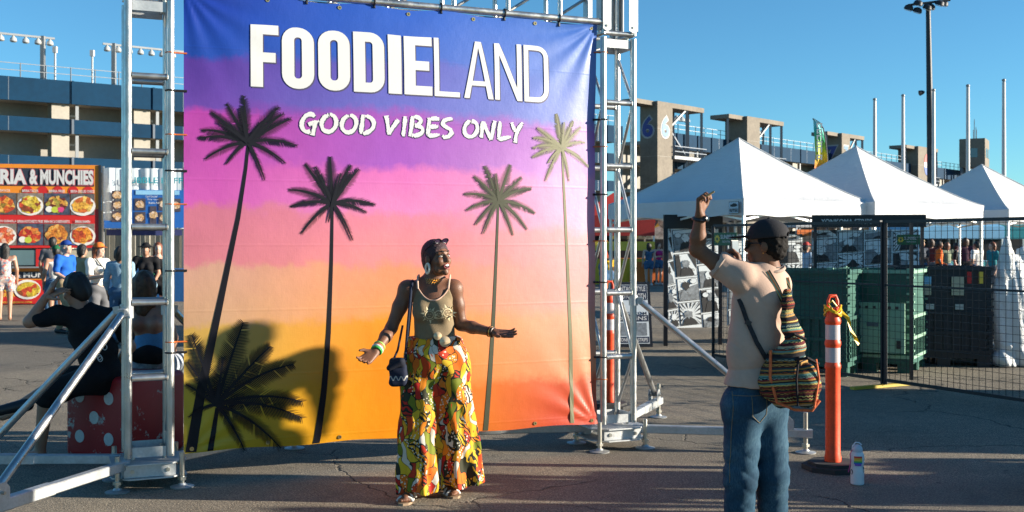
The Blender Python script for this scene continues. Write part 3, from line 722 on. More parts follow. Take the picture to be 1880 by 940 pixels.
def tower(FL, label, outr, tag_z):
    FL = Vector((FL[0], FL[1], 0)); FR = FL + A3 * TD; K = FL - N3 * TD; KR = FR - N3 * TD; C_ = (FL + KR) / 2
    g = empty('truss_tower', C_, 0, label, 'truss tower', 'aluminium truss towers holding the banner')
    up = lambda p, z: Vector((p.x, p.y, z))
    for p in (FL, FR, K, KR): MB().tube([up(p, .20), up(p, 3.2)], .0255, 14).build('chord', ALU, g, True)
    zs = [.72 + .494 * k for k in range(5)]
    for p, q in ((FL, FR), (K, KR)):
        d = (q - p).normalized() * .022
        for z in zs:
            o = MB().tube([up(p, z) + d, up(q, z) - d], .021, 12).build('rung', ALU, g, True)
            for e in (p + d * 1.15, q - d * 1.15): MB().tube([up(e, z) - d * .12, up(e, z) + d * .12], .0245, 12).build('weld', ALU, o, True)
    for p, q in ((FL, K), (FR, KR)):
        d = (q - p).normalized() * .022; zz = [.3] + zs + [3.1]
        for i in range(len(zz) - 1):
            a, b = (p + d, q - d) if i % 2 else (q - d, p + d)
            MB().tube([up(a, zz[i] + .03), up(b, zz[i + 1] - .03)], .0125, 10).build('diagonal', ALU, g, True)
    for z in (.235, 3.155):
        for p, q in ((FL, FR), (K, KR), (FL, K), (FR, KR)):
            d = (q - p).normalized() * .027; o = MB().beam(up(p, z) + d, up(q, z) - d, .008, .065).build('end_plate', GALVB, g)
    for z in (.215, 3.185):
        for p in (FL, FR, K, KR):
            MB().lathe(up(p + (C_ - p).normalized() * .05, z - .03), [(.013, 0), (.013, .06)], 8).build('bolt', BOLT, g)
    # base
    b = MB(); octa(b, C_, .235, .165, .175); b.build('base_plate', GALVB, g); b = MB(); octa(b, C_, .235, .075, .084); b.build('base_plate', GALVB, g)
    for x in (-1, 1):
        for y in (-1, 1):
            p = C_ + A3 * (x * .135) + N3 * (y * .135); MB().beam(up(p, .085), up(p, .164), .06, .06).build('spacer', GALVB, g)
            jack(C_ + A3 * (x * .20) + N3 * (y * .20), .15 if False else .23, g)
    for y in (-1, 1):
        MB().beam(up(C_ + A3 * -.16 + N3 * y * .2, .125), up(C_ + A3 * .16 + N3 * y * .2, .125), .006, .078).build('base_side', GALVB, g)
        for x in (-.11, .11): MB().lathe(up(C_ + A3 * x + N3 * (y * .203), .125), [(.014, 0), (.014, .008 * 1)], 8, N3 * y).build('bolt', BOLT, g)
    # outriggers
    for corner, dvec, ln, bz in outr:
        dv = Vector(dvec).normalized(); s0 = C_ + dv * .20; e = {'FL': FL, 'FR': FR, 'BL': K, 'BR': KR}[corner] + dv * ln
        s0 = {'FL': FL, 'FR': FR, 'BL': K, 'BR': KR}[corner] + dv * .02
        bm_ = MB().beam(up(s0, bz), up(e, bz), .062, .062, bev=.006).build('outrigger_beam', GALVB, g, True)
        MB().beam(up(s0 + dv * (ln * .52), bz), up(e - dv * .17, bz), .069, .069, bev=.006).build('beam_sleeve', GALVB, bm_, True)
        jp = e - dv * .05; jack(jp, bz + .16, g)
        cl = up(e - dv * .20, bz + .075); side = dv.cross(Vector((0, 0, 1)))
        for q in (-.036, .036): MB().prism([cl + side * q + dv * x + Vector((0, 0, z)) for x, z in ((-.06, -.045), (.06, -.045), (.06, .02), (.02, .055), (-.03, .055), (-.06, .02))], side * (.006 if q > 0 else -.006)).build('clevis', GALVB, g)
        MB().tube([cl - side * .06, cl + side * .06], .010, 8).build('pin', BOLT, g)
        c0 = {'FL': FL, 'FR': FR, 'BL': K, 'BR': KR}[corner]; tp = up(c0 + dv * .045, 1.155)
        MB().tube([cl + Vector((0, 0, .01)), tp], .0245, 14).build('brace', ALU, g, True)
        k_ = MB(); k_.lathe(up(c0, 1.115), [(.036, 0), (.036, .075)], 14); k_.build('clamp', GALVB, g, True)
        MB().beam(up(c0 + dv * .03, 1.155), up(c0 + dv * .075, 1.15), .05, .05).build('clamp_lug', GALVB, g)
    return FL, FR, K, KR
LT = tower((BL - A3 * (.085 + TD))[:2], 'aluminium box truss tower standing left of the banner beside the red die', [('FL', (-.272, -.962, 0), 1.38, .165), ('BL', (-1., .0, 0), 1.12, .150), ('BR', (.53, .85, 0), 1.3, .130)], 0)
RT = tower((BL + A3 * (BW + .05))[:2], 'aluminium box truss tower standing right of the banner beside the photographer', [('FR', (.985, -.17, 0), 1.36, .150), ('BR', (.376, .926, 0), 1.38, .150), ('BL', (-.99, -.10, 0), 1.3, .130)], 0)
up_ = lambda p, z: Vector((p.x, p.y, z))
def header():
    l0 = LT[0] - A3 * .02; r0 = RT[1] + A3 * .02
    g = empty('header_truss', up_(l0, 3.22), 0, 'horizontal aluminium truss running along the top of the banner', 'truss')
    for off in (0, -TD):
        for z in (3.315, 3.58): MB().tube([up_(l0 + N3 * off + A3 * .32, z), up_(r0 + N3 * off - A3 * .30, z)], .0255, 14).build('chord', ALU, g, True)
        s = .55
        while s < 3.2:
            p = l0 + A3 * s + N3 * off; MB().tube([up_(p, 3.338), up_(p, 3.556)], .019, 12).build('strut', ALU, g, True)
            if off: MB().tube([up_(p + A3 * .03, 3.34), up_(p + A3 * .36, 3.555)], .012, 8).build('diagonal', ALU, g, True)
            s += .43
    for T in (LT, RT):
        cc = (T[0] + T[3]) / 2
        for p in T:
            d = (p - cc); q = cc + d * 1.02
            MB().tube([up_(q, 3.225), up_(q, 3.66)], .02, 10).build('corner_post', ALU, g, True)
        for y in (1, -1):
            f = cc + N3 * (y * (TD / 2 + .024))
            for x in (-1, 1):
                o = f + A3 * (x * .115)
                MB().prism([up_(o + A3 * dx, z) for dx, z in ((-.036, 3.26), (.0, 3.24), (.036, 3.26), (.036, 3.62), (.0, 3.645), (-.036, 3.62))], N3 * (y * .008)).build('gusset_plate', GALVB, g)
                for z in (3.285, 3.59): MB().lathe(up_(o + N3 * (y * .008), z), [(.009, 0), (.009, .007)], 8, N3 * y).build('bolt', BOLT, g)
        for x in (-1, 1):
            f = cc + A3 * (x * (TD / 2 + .024))
            for y in (-1, 1):
                o = f + N3 * (y * .115); MB().prism([up_(o + N3 * dx, z) for dx, z in ((-.036, 3.26), (.0, 3.24), (.036, 3.26), (.036, 3.62), (.0, 3.645), (-.036, 3.62))], A3 * (x * .008)).build('gusset_plate', GALVB, g)
        for p, q in ((T[0], T[1]), (T[2], T[3]), (T[0], T[2]), (T[1], T[3])):
            for z in (3.235, 3.64): MB().tube([up_(p, z), up_(q, z)], .019, 10).build('corner_rail', ALU, g, True)
header()
# ties that hold the banner
def tie(c, r, m_, ax=(0, 0, 1), knot=None, rr_=.004):
    x, y, d = basis(ax); pts = [c + (x * math.cos(a) + y * math.sin(a)) * r for a in np.linspace(0, 2 * math.pi, 14, endpoint=False)]
    o = MB().tube(pts, rr_, 6, closed=True)
    if knot is not None: o.tube([c + (knot - c) * .25, knot], rr_ * 1.5, 6)
    o.build('cable_tie', m_, ban)
for z, m_ in ((2.61, BLACKP), (2.08, BLACKP), (1.42, BLACKP), (.88, BLACKP), (2.86, ORNG), (2.32, ORNG), (1.86, ORNG), (.95, ORNG)):
    tie(up_(LT[1], z), .031, m_, knot=bpos(.02, z, .004), rr_=.0035 if m_ is ORNG else .006)
for z, m_ in ((2.56, BLACKP), (1.98, BLACKP), (1.30, BLACKP), (.72, BLACKP), (3.08, ORNG), (2.35, ORNG), (1.62, ORNG), (.55, ORNG)):
    tie(up_(RT[0], z), .031, m_, knot=bpos(BW - .02, z, .004), rr_=.0035 if m_ is ORNG else .006)
for s in (.35, .82, 1.3, 1.8, 2.3, 2.75):
    p = BL + A3 * s; tie(up_(LT[0] + A3 * (s + .35), 3.315), .031, BLACKP, A3, bpos(s, 3.27, .004), .006)
GROM = mat('brass_grommet', (.5, .38, .18), .35, .9, .1, 20.)
for s in (.05, .55, 1.05, 1.55, 2.05, 2.55, 3.03):
    for z in (BZ + .03, BZ + BH - .03):
        MB().lathe(bpos(s, z, .002), [(.014, 0), (.014, .003), (.007, .003), (.007, 0)], 10, N3).build('grommet', GROM, ban)
# ================================================================== food trailer on the left
RED = mat('red_print', (.52, .016, .014), .5, 0, .08, 1.5); ORP = mat('orange_print', (.70, .22, .015), .5, 0, .10, .8); INK = mat('dark_slate_print', (.022, .028, .045), .5, 0, .1, 2.)
BLK = mat('black_ink', (.012, .012, .014), .55, 0, .1, 5.); DKW = mat('dark_interior', (.02, .022, .026), .6, 0, .3, 2.)
YEL = mat('yellow_print', (.75, .50, .05), .5, 0, .06, 3.); CREAM = mat('cream_sheet_metal', (.42, .38, .28), .6, 0, .1, 1.)
def food_mat(name, cols, scale, seedv):
    m, t = newmat(name, .5); v = t.n('VectorMath', operation='ADD'); v.inputs[1].default_value = (seedv * 3.7, 0, seedv * 1.3); t.l(t.obj(), v.inputs[0])
    vo = t.vor(v.outputs[0], scale); h = t.sep(vo.outputs['Color'])[0]
    st = [(i / len(cols), c) for i, c in enumerate(cols)]
    c = t.ramp(h, st, 'CONSTANT'); c = t.mix(1., c, t.ramp(t.noise(v.outputs[0], scale * 2.2, 4, .7), [(.35, (.35, .3, .25)), (.6, (1.1, 1.05, 1.))]), 'MULTIPLY')
    t.l(c, t.b.inputs['Base Color']); return m
FOODS = [food_mat('food_%d' % i, c, s, i) for i, (c, s) in enumerate((
    ([(.6, .12, .02), (.75, .35, .05), (.5, .06, .02), (.3, .2, .03), (.8, .45, .1)], 9.), ([(.7, .5, .05), (.55, .42, .04), (.6, .08, .03), (.25, .06, .02), (.75, .6, .1)], 8.),
    ([(.65, .30, .05), (.16, .03, .02), (.7, .45, .10), (.35, .30, .05), (.25, .08, .03)], 11.), ([(.78, .42, .06), (.80, .55, .15), (.6, .15, .03), (.85, .5, .08)], 7.),
    ([(.6, .08, .03), (.7, .12, .05), (.75, .30, .12), (.8, .5, .4)], 11.), ([(.6, .06, .02), (.7, .22, .04), (.45, .03, .02), (.7, .40, .1)], 12.),
    ([(.75, .33, .05), (.6, .20, .03), (.3, .08, .04), (.8, .45, .12)], 9.), ([(.75, .28, .03), (.6, .10, .02), (.8, .40, .06), (.4, .05, .02)], 10.)))]
GREENF = mat('lime_food', (.45, .50, .05), .5, 0, .15, 6.); PINKF = mat('pickle_pink', (.6, .05, .18), .5, 0, .15, 6.); PLATE = mat('plate_print', (.72, .68, .62), .5, 0, .06, 4.)
TY = 29.0
def trailer():
    ux = Vector((.975, .22, 0)).normalized(); nr = Vector((ux.y, -ux.x, 0)); o = Vector((gx(187, TY), TY, 0)); UZ = Vector((0, 0, 1))
    P = lambda s, z, l=0.: o + ux * s + nr * l + UZ * z                        # s<0 goes left
    zt = lambda py: CAMZ - (py - HOR) / FPX * TY
    S = lambda px: ((px - 940) / FPX * o.y - o.x) / (ux.x - (px - 940) / FPX * ux.y)
    g = empty('food_trailer', o + ux * -3., 0, 'red and orange food trailer lettered BIRRIA and MUNCHIES on the left', 'food trailer')
    def rect(nm, m_, x0, x1, y0, y1, l, d=.012, par=None):
        return MB().prism([P(S(x0), zt(y1), l), P(S(x1), zt(y1), l), P(S(x1), zt(y0), l), P(S(x0), zt(y0), l)], nr * d).build(nm, m_, par or g)
    b = MB(); b.prism([P(-8., .45), P(-1.05, .45), P(-1.05, 3.62), P(-8., 3.62)], -nr * 2.3); b.build('body', CREAM, g)
    for s in (-2.2, -3.2): MB().lathe(P(s, .36, -.4), [(.2, 0), (.36, .02), (.36, .2), (.2, .22)], 18, nr).build('wheel', BLACKP, g, True)
    rect('menu_board', ORP, -60, 182, 304, 384, .10); rect('menu_board', RED, -60, 182, 384.2, 455, .10)
    rect('back_panel', CREAM, 120, 182, 457, 489, .02, .01); rect('edge_trim', BLK, 182.3, 187, 304, 456, .09, .05)
    rect('headline_band', INK, -60, 174, 311, 343, .115)
    for nm, m_, bo, gr, lf in (('headline_outline', mat('pink_outline', (.55, .12, .14), .5), .075, 1.4, .135), ('headline', WHITE, .045, 0., .147)):
        for tx, x0, x1 in (('BIRRIA', -42, 51), ('&', 56, 71), ('MUNCHIES', 76, 173)):
            t = MB(); text_on(t, tx, P(S(x0 - gr), zt(340.5 + gr), lf), ux, UZ, S(x1 + gr) - S(x0 - gr), zt(313.5 - gr) - zt(340.5 + gr), bo, .0, nr); t.build(nm, m_, g)
    caps = [('QUESATACOS', 'BIRRIA TACOS', 'BIRRIA FRIES', 'BIRRIA GRILLED CHEESE'), ('HOTCHEETO QUESADILLA', 'BIRRIA HOTCHEETO FRIES', 'BIRRIA MAC & CHEESE BURRITO', 'BIRRIA RAMEN')]
    xs = [(-16, 32), (34, 81), (83, 129.5), (131.5, 175)]; ys = [(356, 395), (411, 450)]
    for cx in (52, 80, 108, 136, 163):
        MB().lathe(P(S(cx), zt(352), .112), [(.13, 0), (.13, .008)], 20, nr).build('pepper_disc', RED, g)
    for r_ in (0, 1):
        for c_ in range(4):
            x0, x1 = xs[c_]; y0, y1 = ys[r_]; k = r_ * 4 + c_
            bgm = mat('photo_backdrop_%d' % (k % 3), ((.10, .09, .09), (.22, .18, .15), (.06, .07, .11))[k % 3], .5, 0, .5, 9.)
            ph = rect('food_photo', bgm, x0, x1, y0, y1, .115)
            def ell(nm, m_, fx, fz, rx, rz, l, wob=.0, par=ph):
                cx = S(x0) + (S(x1) - S(x0)) * fx; cz = zt(y1) + (zt(y0) - zt(y1)) * fz; r = random.Random(k * 7 + int(fx * 100))
                pts = []
                for a in np.linspace(0, 2 * math.pi, 22, endpoint=False):
                    q = 1 + (r.uniform(-wob, wob) if wob else 0); pts.append(P(cx + math.cos(a) * rx * q, cz + math.sin(a) * rz * q, l))
                MB().poly(pts).build(nm, m_, par)
            if k in (1, 3, 4, 7): ell('plate', PLATE, .5, .42, .32, .26, .132)
            ell('dish', FOODS[k], .5, .46, .27, .22, .138, .12)
            if k in (6,): ell('dish', FOODS[k], .5, .72, .2, .13, .139, .1)
            if k in (2, 5): ell('sauce_cup', GREENF, .42, .24, .09, .08, .144); ell('sauce_cup', PLATE, .2, .26, .09, .08, .143)
            if k in (2,): ell('garnish', PINKF, .66, .24, .08, .07, .144, .15)
            t = MB(); cw = min(1.0, .052 * len(caps[r_][c_])) * (S(x1) - S(x0))
            text_on(t, caps[r_][c_], P((S(x0) + S(x1)) / 2 - cw / 2, zt(y0 - 1.5), .135), ux, UZ, cw, .07, .02, 0, nr); t.build('caption', WHITE, g)
    # serving window and lower board
    rect('window_opening', DKW, -60, 112, 457, 488, .03, .01); rect('window_glass', GLASS, 14, 66, 459, 486, .05, .01)
    rect('window_post', RED, 67, 80, 456, 489, .045, .03); rect('counter', GALV, -60, 118, 488.5, 491, .05, .32); rect('counter_edge', ORP, -60, 185, 491.5, 497, .10)
    rect('lower_board', ORP, -60, 185, 497.3, 513, .09); rect('lower_band', INK, -60, 160, 498, 510, .11); rect('lower_board', RED, -60, 185, 513.2, 556, .09)
    t = MB(); text_on(t, 'BIRRIA & MUNCHIES', P(S(-28), zt(508.5), .13), ux, UZ, S(130) - S(-28), zt(499) - zt(508.5), .03, 0, nr); t.build('lower_headline', WHITE, g)
    pts = [P(S(52) + math.cos(a) * .33, zt(530) + math.sin(a) * .26, .115) for a in np.linspace(0, 2 * math.pi, 20, endpoint=False)]; MB().poly(pts).build('taco_picture', PLATE, g)
    pts = [P(S(54) + math.cos(a) * .29, zt(530) + math.sin(a) * .2, .12) for a in np.linspace(0, 2 * math.pi, 20, endpoint=False)]; MB().poly(pts).build('taco_picture', FOODS[1], g)
    t = MB(); text_on(t, 'AUTHENTIC', P(S(-2), zt(535), .115), ux, UZ, S(26) - S(-2), .09, .01, 0, nr); text_on(t, 'BIRRIA', P(S(2), zt(543), .115), ux, UZ, S(29) - S(2), .10, .01, 0, nr); t.build('slogan', YEL, g)
    t = MB(); text_on(t, 'MUNCHIES2021@GMAIL.COM', P(S(-14), zt(555), .115), ux, UZ, S(60) - S(-14), .055, .01, 0, nr); t.build('contact_line', YEL, g)
    for s in (-.15, -1.4): MB().beam(P(s, 0, -.3), P(s, .45, -.3), .09).build('jack_leg', STEEL, g)
    return g
trailer()
# ------------------------------------------------------------------ pastry stall banner and booth
def puff_stall():
    Y = 30.5; o = Vector((gx(190, Y), Y, 0)); ux = Vector((.98, .2, 0)).normalized(); nr = Vector((ux.y, -ux.x, 0)); UZ = Vector((0, 0, 1))
    zt = lambda py: CAMZ - (py - HOR) / FPX * Y
    S = lambda px: ((px - 940) / FPX * o.y - o.x) / (ux.x - (px - 940) / FPX * ux.y)
    P = lambda s, z, l=0.: o + ux * s + nr * l + UZ * z
    g = empty('pastry_stall', o + ux * 1.5, 0, 'stall with blue and white BUBBLE PUFF banner seen through the left truss tower', 'market stall')
    WP = mat('white_vinyl', (.66, .72, .76), .4, 0, .10, 1.2, .4, 6.); BP = mat('blue_vinyl', (.02, .12, .42), .4, 0, .12, 1.); LB = mat('pale_blue_vinyl', (.25, .50, .72), .4, 0, .1, 2.); TE = mat('teal_lettering', (.03, .30, .38), .5)
    n = 30; b = MB(); vs = []
    for i in range(n + 1):
        for z in np.linspace(zt(420), zt(308), 9): s = S(190) + (S(352) - S(190)) * i / n; vs.append(P(s, z, .05 * math.sin(i * .9) * .5 + .03 * math.sin(i * 2.1 + z)))
    b.add(vs, [(i * 9 + j, (i + 1) * 9 + j, (i + 1) * 9 + j + 1, i * 9 + j + 1) for i in range(n) for j in range(8)]); ob = b.build('banner_sheet', WP, g, False, True, False); ob.data.polygons.foreach_set('use_smooth', [True] * len(ob.data.polygons))
    def rect(nm, m_, x0, x1, y0, y1, l): MB().prism([P(S(x0), zt(y1), l), P(S(x1), zt(y1), l), P(S(x1), zt(y0), l), P(S(x0), zt(y0), l)], nr * .006).build(nm, m_, g)
    rect('blue_field', BP, 228, 352, 348, 418, .075); rect('blue_field', BP, 192, 227.5, 405, 419, .075); rect('ribbon', LB, 250, 330, 349, 357, .09)
    k = 0
    for x0, x1, y0, y1 in ((206, 227, 350, 366), (206, 227, 368, 385), (206, 227, 387, 407), (248, 268, 364, 386), (248, 268, 389, 410), (276, 288, 378, 411), (292, 312, 362, 386), (292, 312, 389, 410), (316, 332, 364, 388)):
        rect('pastry_photo', mat('pastry_photo_dark', (.07, .06, .08), .5, 0, .4, 8.), x0, x1, y0, y1, .09)
        cx, cz = (S(x0) + S(x1)) / 2, (zt(y0) + zt(y1)) / 2; r = random.Random(k)
        MB().poly([P(cx + math.cos(a) * .12 * r.uniform(.8, 1.15), cz + math.sin(a) * .11 * r.uniform(.75, 1.15), .104) for a in np.linspace(0, 2 * math.pi, 16, endpoint=False)]).build('pastry', food_mat('pastry_%d' % k, [(.62, .42, .22), (.70, .55, .38), (.55, .33, .16), (.75, .62, .52)], 14., k), g); k += 1
    t = MB(); text_on(t, 'BUBBLE PUFF', P(S(228), zt(336), .10), ux, UZ, S(336) - S(228), zt(325) - zt(336), .02, 0, nr); t.build('lettering', TE, g)
    t = MB()
    for q, tx in enumerate(("Can't Decide?", 'Try our', 'Bubble Puff')): text_on(t, tx, P(S(268 + q * 3), zt(362 + q * 6), .11), ux, UZ, S(292) - S(270 + q), .06, .005, 0, nr)
    t.build('small_print', WHITE, g)
    for s in (S(189), S(336)): MB().beam(P(s, 0, -.05), P(s, zt(305), -.05), .05).build('pole', GALV, g)
    rect('table_skirt', mat('navy_cloth', (.03, .04, .14), .8, 0, .2, 3.), 192, 345, 421, 432, -.3)
    MB().box(P(S(265), .45, .35), (2.6, .7, .9)).build('counter_table', mat('blue_tablecloth', (.03, .16, .40), .7, 0, .15, 2.), g)
    return g
puff_stall()
def slat_fence():
    g = empty('slat_fence', (gx(260, 34), 34, 0), 0, 'beige corrugated slat fence behind the pastry stall', 'fence')
    m_ = mat('beige_slats', (.36, .32, .24), .75, 0, .12, 2.); x = gx(180, 34)
    while x < gx(345, 34):
        MB().box((x, 34 + .02 * math.sin(x * 30), 1.15), (.13, .03, 2.3)).build('slat', m_, g); x += .155
    for z in (.4, 1.9): MB().beam((gx(178, 34), 34.04, z), (gx(346, 34), 34.04, z), .04, .08).build('rail', m_, g)
slat_fence()

# ================================================================== pop-up tents
def tent_cloth():
    m, t = newmat('white_tent_fabric', .75, 0, .3); v = t.obj(); n = t.noise(v, 1.6, 5, .6); c = t.ramp(n, [(.3, (.60, .60, .60)), (.7, (.66, .66, .66))]); t.l(c, t.b.inputs['Base Color'])
    w1 = t.noise(t.comb(*[t.math('MULTIPLY', q, k) for q, k in zip(t.sep(v), (1., 1., 3.2))]), 2.4, 5, .6, .8); t.bump(t.math('MULTIPLY_ADD', t.noise(v, 300., 2), .03, w1), .3, .05)
    tr = t.n('BsdfTranslucent'); tr.inputs[0].default_value = (.55, .58, .62, 1); mx = t.n('MixShader'); mx.inputs[0].default_value = .07; t.l(t.b.outputs[0], mx.inputs[1]); t.l(tr.outputs[0], mx.inputs[2]); t.l(mx.outputs[0], t.t.nodes['Material Output'].inputs[0]); return m
TENTW = tent_cloth()
LEGM = mat('white_tent_leg', (.72, .72, .70), .4, .3, .06, 4.)
def tent(cx, cy, rot, label, half=1.525, eave=2.24, val=.24, apex=3.34, mf=None, legs=True, walls=(), group='white pop-up canopies', wallm=None):
    mf = mf or TENTW; g = empty('canopy_tent', (cx, cy, 0), rot, label, 'tent', group); n = 14; b = MB()
    for sd in range(4):
        Mr = Matrix.Rotation(sd * math.pi / 2, 3, 'Z'); vs = []; idx = {}
        for i in range(n + 1):
            t = i / n; hw = half * (1 - t)
            for j in range(n + 1):
                x = -hw + 2 * hw * j / n; z = eave + (apex - eave) * (t ** 1.16) - .14 * math.sin(math.pi * t) * (1 - (2 * j / n - 1) ** 2) + .010 * math.sin(9 * x + sd) * (1 - t) * (.3 + t)
                vs.append(Mr @ Vector((x, -hw, z)))
        fs = [(i * (n + 1) + j, i * (n + 1) + j + 1, (i + 1) * (n + 1) + j + 1, (i + 1) * (n + 1) + j) for i in range(n) for j in range(n)]
        b.add(vs, fs)
    me = b.mesh('canopy'); bm = bmesh.new(); bm.from_mesh(me); bmesh.ops.remove_doubles(bm, verts=bm.verts, dist=.0005); bmesh.ops.recalc_face_normals(bm, faces=bm.faces); bm.to_mesh(me); bm.free()
    o = link('canopy', me, mf, g, True, False); me.set_sharp_from_angle(angle=R(25))
    for sd in range(4):
        Mr = Matrix.Rotation(sd * math.pi / 2, 3, 'Z'); vs = []; m_ = 24
        for j in range(m_ + 1):
            x = -half + 2 * half * j / m_; wob = .012 * math.sin(j * 1.1 + sd * 2) + .006 * math.sin(j * 2.9)
            e = .004 if abs(abs(x) - half) < 1e-6 else 0
            for z in (eave + .004, eave - val * .5, eave - val + .012 * math.sin(j * .8 + sd)): vs.append(Mr @ Vector((x, -half - .006 + (wob if z < eave else 0), z)))
        fs = [(3 * j + q, 3 * j + 3 + q, 3 * j + 4 + q, 3 * j + 1 + q) for j in range(m_) for q in (0, 1)]
        v = MB().add(vs, fs).build('valance', mf, g, False, False, False); v.data.polygons.foreach_set('use_smooth', [True] * len(v.data.polygons))
    for x in (-1, 1):
        for y in (-1, 1):
            MB().tube([(x * half * (1 - t), y * half * (1 - t), eave + (apex - eave) * t ** 1.16 + .004) for t in np.linspace(0, 1, 12)], .009, 6).build('seam', mf, g, True, False)
            if legs: MB().beam((x * (half - .03), y * (half - .03), 0), (x * (half - .03), y * (half - .03), eave - .02), .042, bev=.006).build('leg', LEGM, g, False, False)
    for sd in range(4):
        Mr = Matrix.Rotation(sd * math.pi / 2, 3, 'Z')
        for q in range(2):
            x0 = -half + .05 + q * (half - .05); x1 = x0 + half - .05
            for za, zb in ((eave - .30, eave - .06), (eave - .06, eave - .30)): MB().beam(Mr @ Vector((x0, -half + .06 + (.02 if za > zb else 0), za)), Mr @ Vector((x1, -half + .06 + (.02 if za > zb else 0), zb)), .022, .03).build('scissor_bar', LEGM, g, False, False)
    MB().beam((0, 0, eave - .1), (0, 0, apex - .03), .04).build('centre_pole', LEGM, g, False, False)
    for sd in walls:
        Mr = Matrix.Rotation(sd * math.pi / 2, 3, 'Z'); vs = []
        for j in range(25):
            x = -half + 2 * half * j / 24
            for z in (eave - val, .04): vs.append(Mr @ Vector((x, -half + .05 + .02 * math.sin(j * 1.3), z)))
        MB().add(vs, [(2 * j, 2 * j + 2, 2 * j + 3, 2 * j + 1) for j in range(24)]).build('side_wall', wallm or mf, g, False, False, False)
    return g
T1 = tent(3.75, 18.0, R(35), 'nearest white pop-up tent with small black square logo on its valance', eave=2.25)
tent(6.16, 19.5, R(35), 'middle white pop-up tent right of the one with the logo', eave=2.26)
tent(10.35, 24.0, R(35), 'farthest white pop-up tent cut by the right edge of the photo', eave=2.28)
# logo on the nearest tent: left facing valance
def tent_logo():
    Mr = Matrix.Rotation(R(35), 3, 'Z'); o = Vector((3.75, 18.0, 0))
    # visible left face: outward normal of side 3 (-x)
    nr = Mr @ Vector((-1, 0, 0)); ux = Mr @ Vector((0, -1, 0)); c = o + Mr @ Vector((-1.54, -1.36, 2.05)); UZ = Vector((0, 0, 1)); lf = .03
    q = lambda x, z, l: c + ux * x + UZ * z + nr * (lf + l)
    MB().poly([q(-.085, -.01, 0), q(.115, -.01, 0), q(.115, .165, 0), q(-.085, .165, 0)]).build('logo_patch', BLK, T1)
    MB().poly([q(-.078, -.003, .004), q(.108, -.003, .004), q(.108, .158, .004), q(-.078, .158, .004)]).build('logo_patch', mat('logo_blue_white', (.52, .60, .66), .6), T1)
    t = MB(); text_on(t, 'eurmax', q(-.066, .012, .008), ux, UZ, .165, .05, .015, 0, nr); t.build('logo_text', BLK, T1)
    MB().poly([q(x, z, .008) for x, z in ((-.05, .095), (.0, .085), (.06, .09), (.095, .11), (.06, .135), (.01, .14), (-.02, .122), (-.045, .125))]).build('logo_mark', BLK, T1)
tent_logo()
# feather flag
def feather_flag():
    Y = 27.; base = at(1518, 305, Y); g = empty('feather_flag', (base.x + .1, Y, 0), 0, 'tall green to orange feather flag with white lettering behind the tents', 'flag')
    m_, t = newmat('feather_gradient', .6); z = t.sep(t.obj())[2]; n = t.noise(t.obj(), 2., 3)
    f = t.math('MULTIPLY_ADD', n, .5, z); t.l(t.ramp(t.math('DIVIDE', t.math('SUBTRACT', f, 3.65), 1.35), [(.0, (.85, .16, .02)), (.15, (.90, .40, .02)), (.30, (.85, .62, .03)), (.45, (.40, .60, .04)), (.58, (.04, .40, .14)), (.75, (.04, .45, .40)), (.95, (.30, .70, .82))]), t.b.inputs['Base Color'])
    prof = [(1493, 219, 1494), (1494, 226, 1505), (1495, 236, 1511), (1496, 250, 1514), (1496, 266, 1516), (1497, 285, 1518), (1495, 300, 1519), (1494, 340, 1519), (1494, 390, 1519)]
    vs = []
    for i, (x0, y, x1) in enumerate(prof):
        for q in range(5): p = at(x0 + (x1 - x0) * q / 4, y, Y); vs.append((p.x, Y + .05 * math.sin(q * 1.6 + i * .7), p.z))
    sh = MB().add(vs, [(i * 5 + q, i * 5 + q + 1, i * 5 + q + 6, i * 5 + q + 5) for i in range(len(prof) - 1) for q in range(4)]).build('cloth', m_, g, False, True, False)
    pts = [at(x1 + .6, y, Y) for x0, y, x1 in prof][::-1]; MB().tube([(pts[0].x, Y, 0)] + pts + [at(1492, 218, Y)], .016, 8).build('pole', DARK, g)
    for k, y in enumerate((230, 241, 252, 263, 274, 288)):            # block glyphs too small to read
        a = at(1502.5, y, Y); b = MB(); d = .07
        b.box((a.x, Y - .09, a.z + .03), (.14, .006, .03)); b.box((a.x - .05, Y - .09, a.z - .03), (.03, .006, .085)); b.box((a.x + .05, Y - .09, a.z - .035), (.03, .006, .095))
        if k % 2: b.box((a.x, Y - .09, a.z - .045), (.066, .006, .025))
        b.build('white_letter', WHITE, g)
feather_flag()

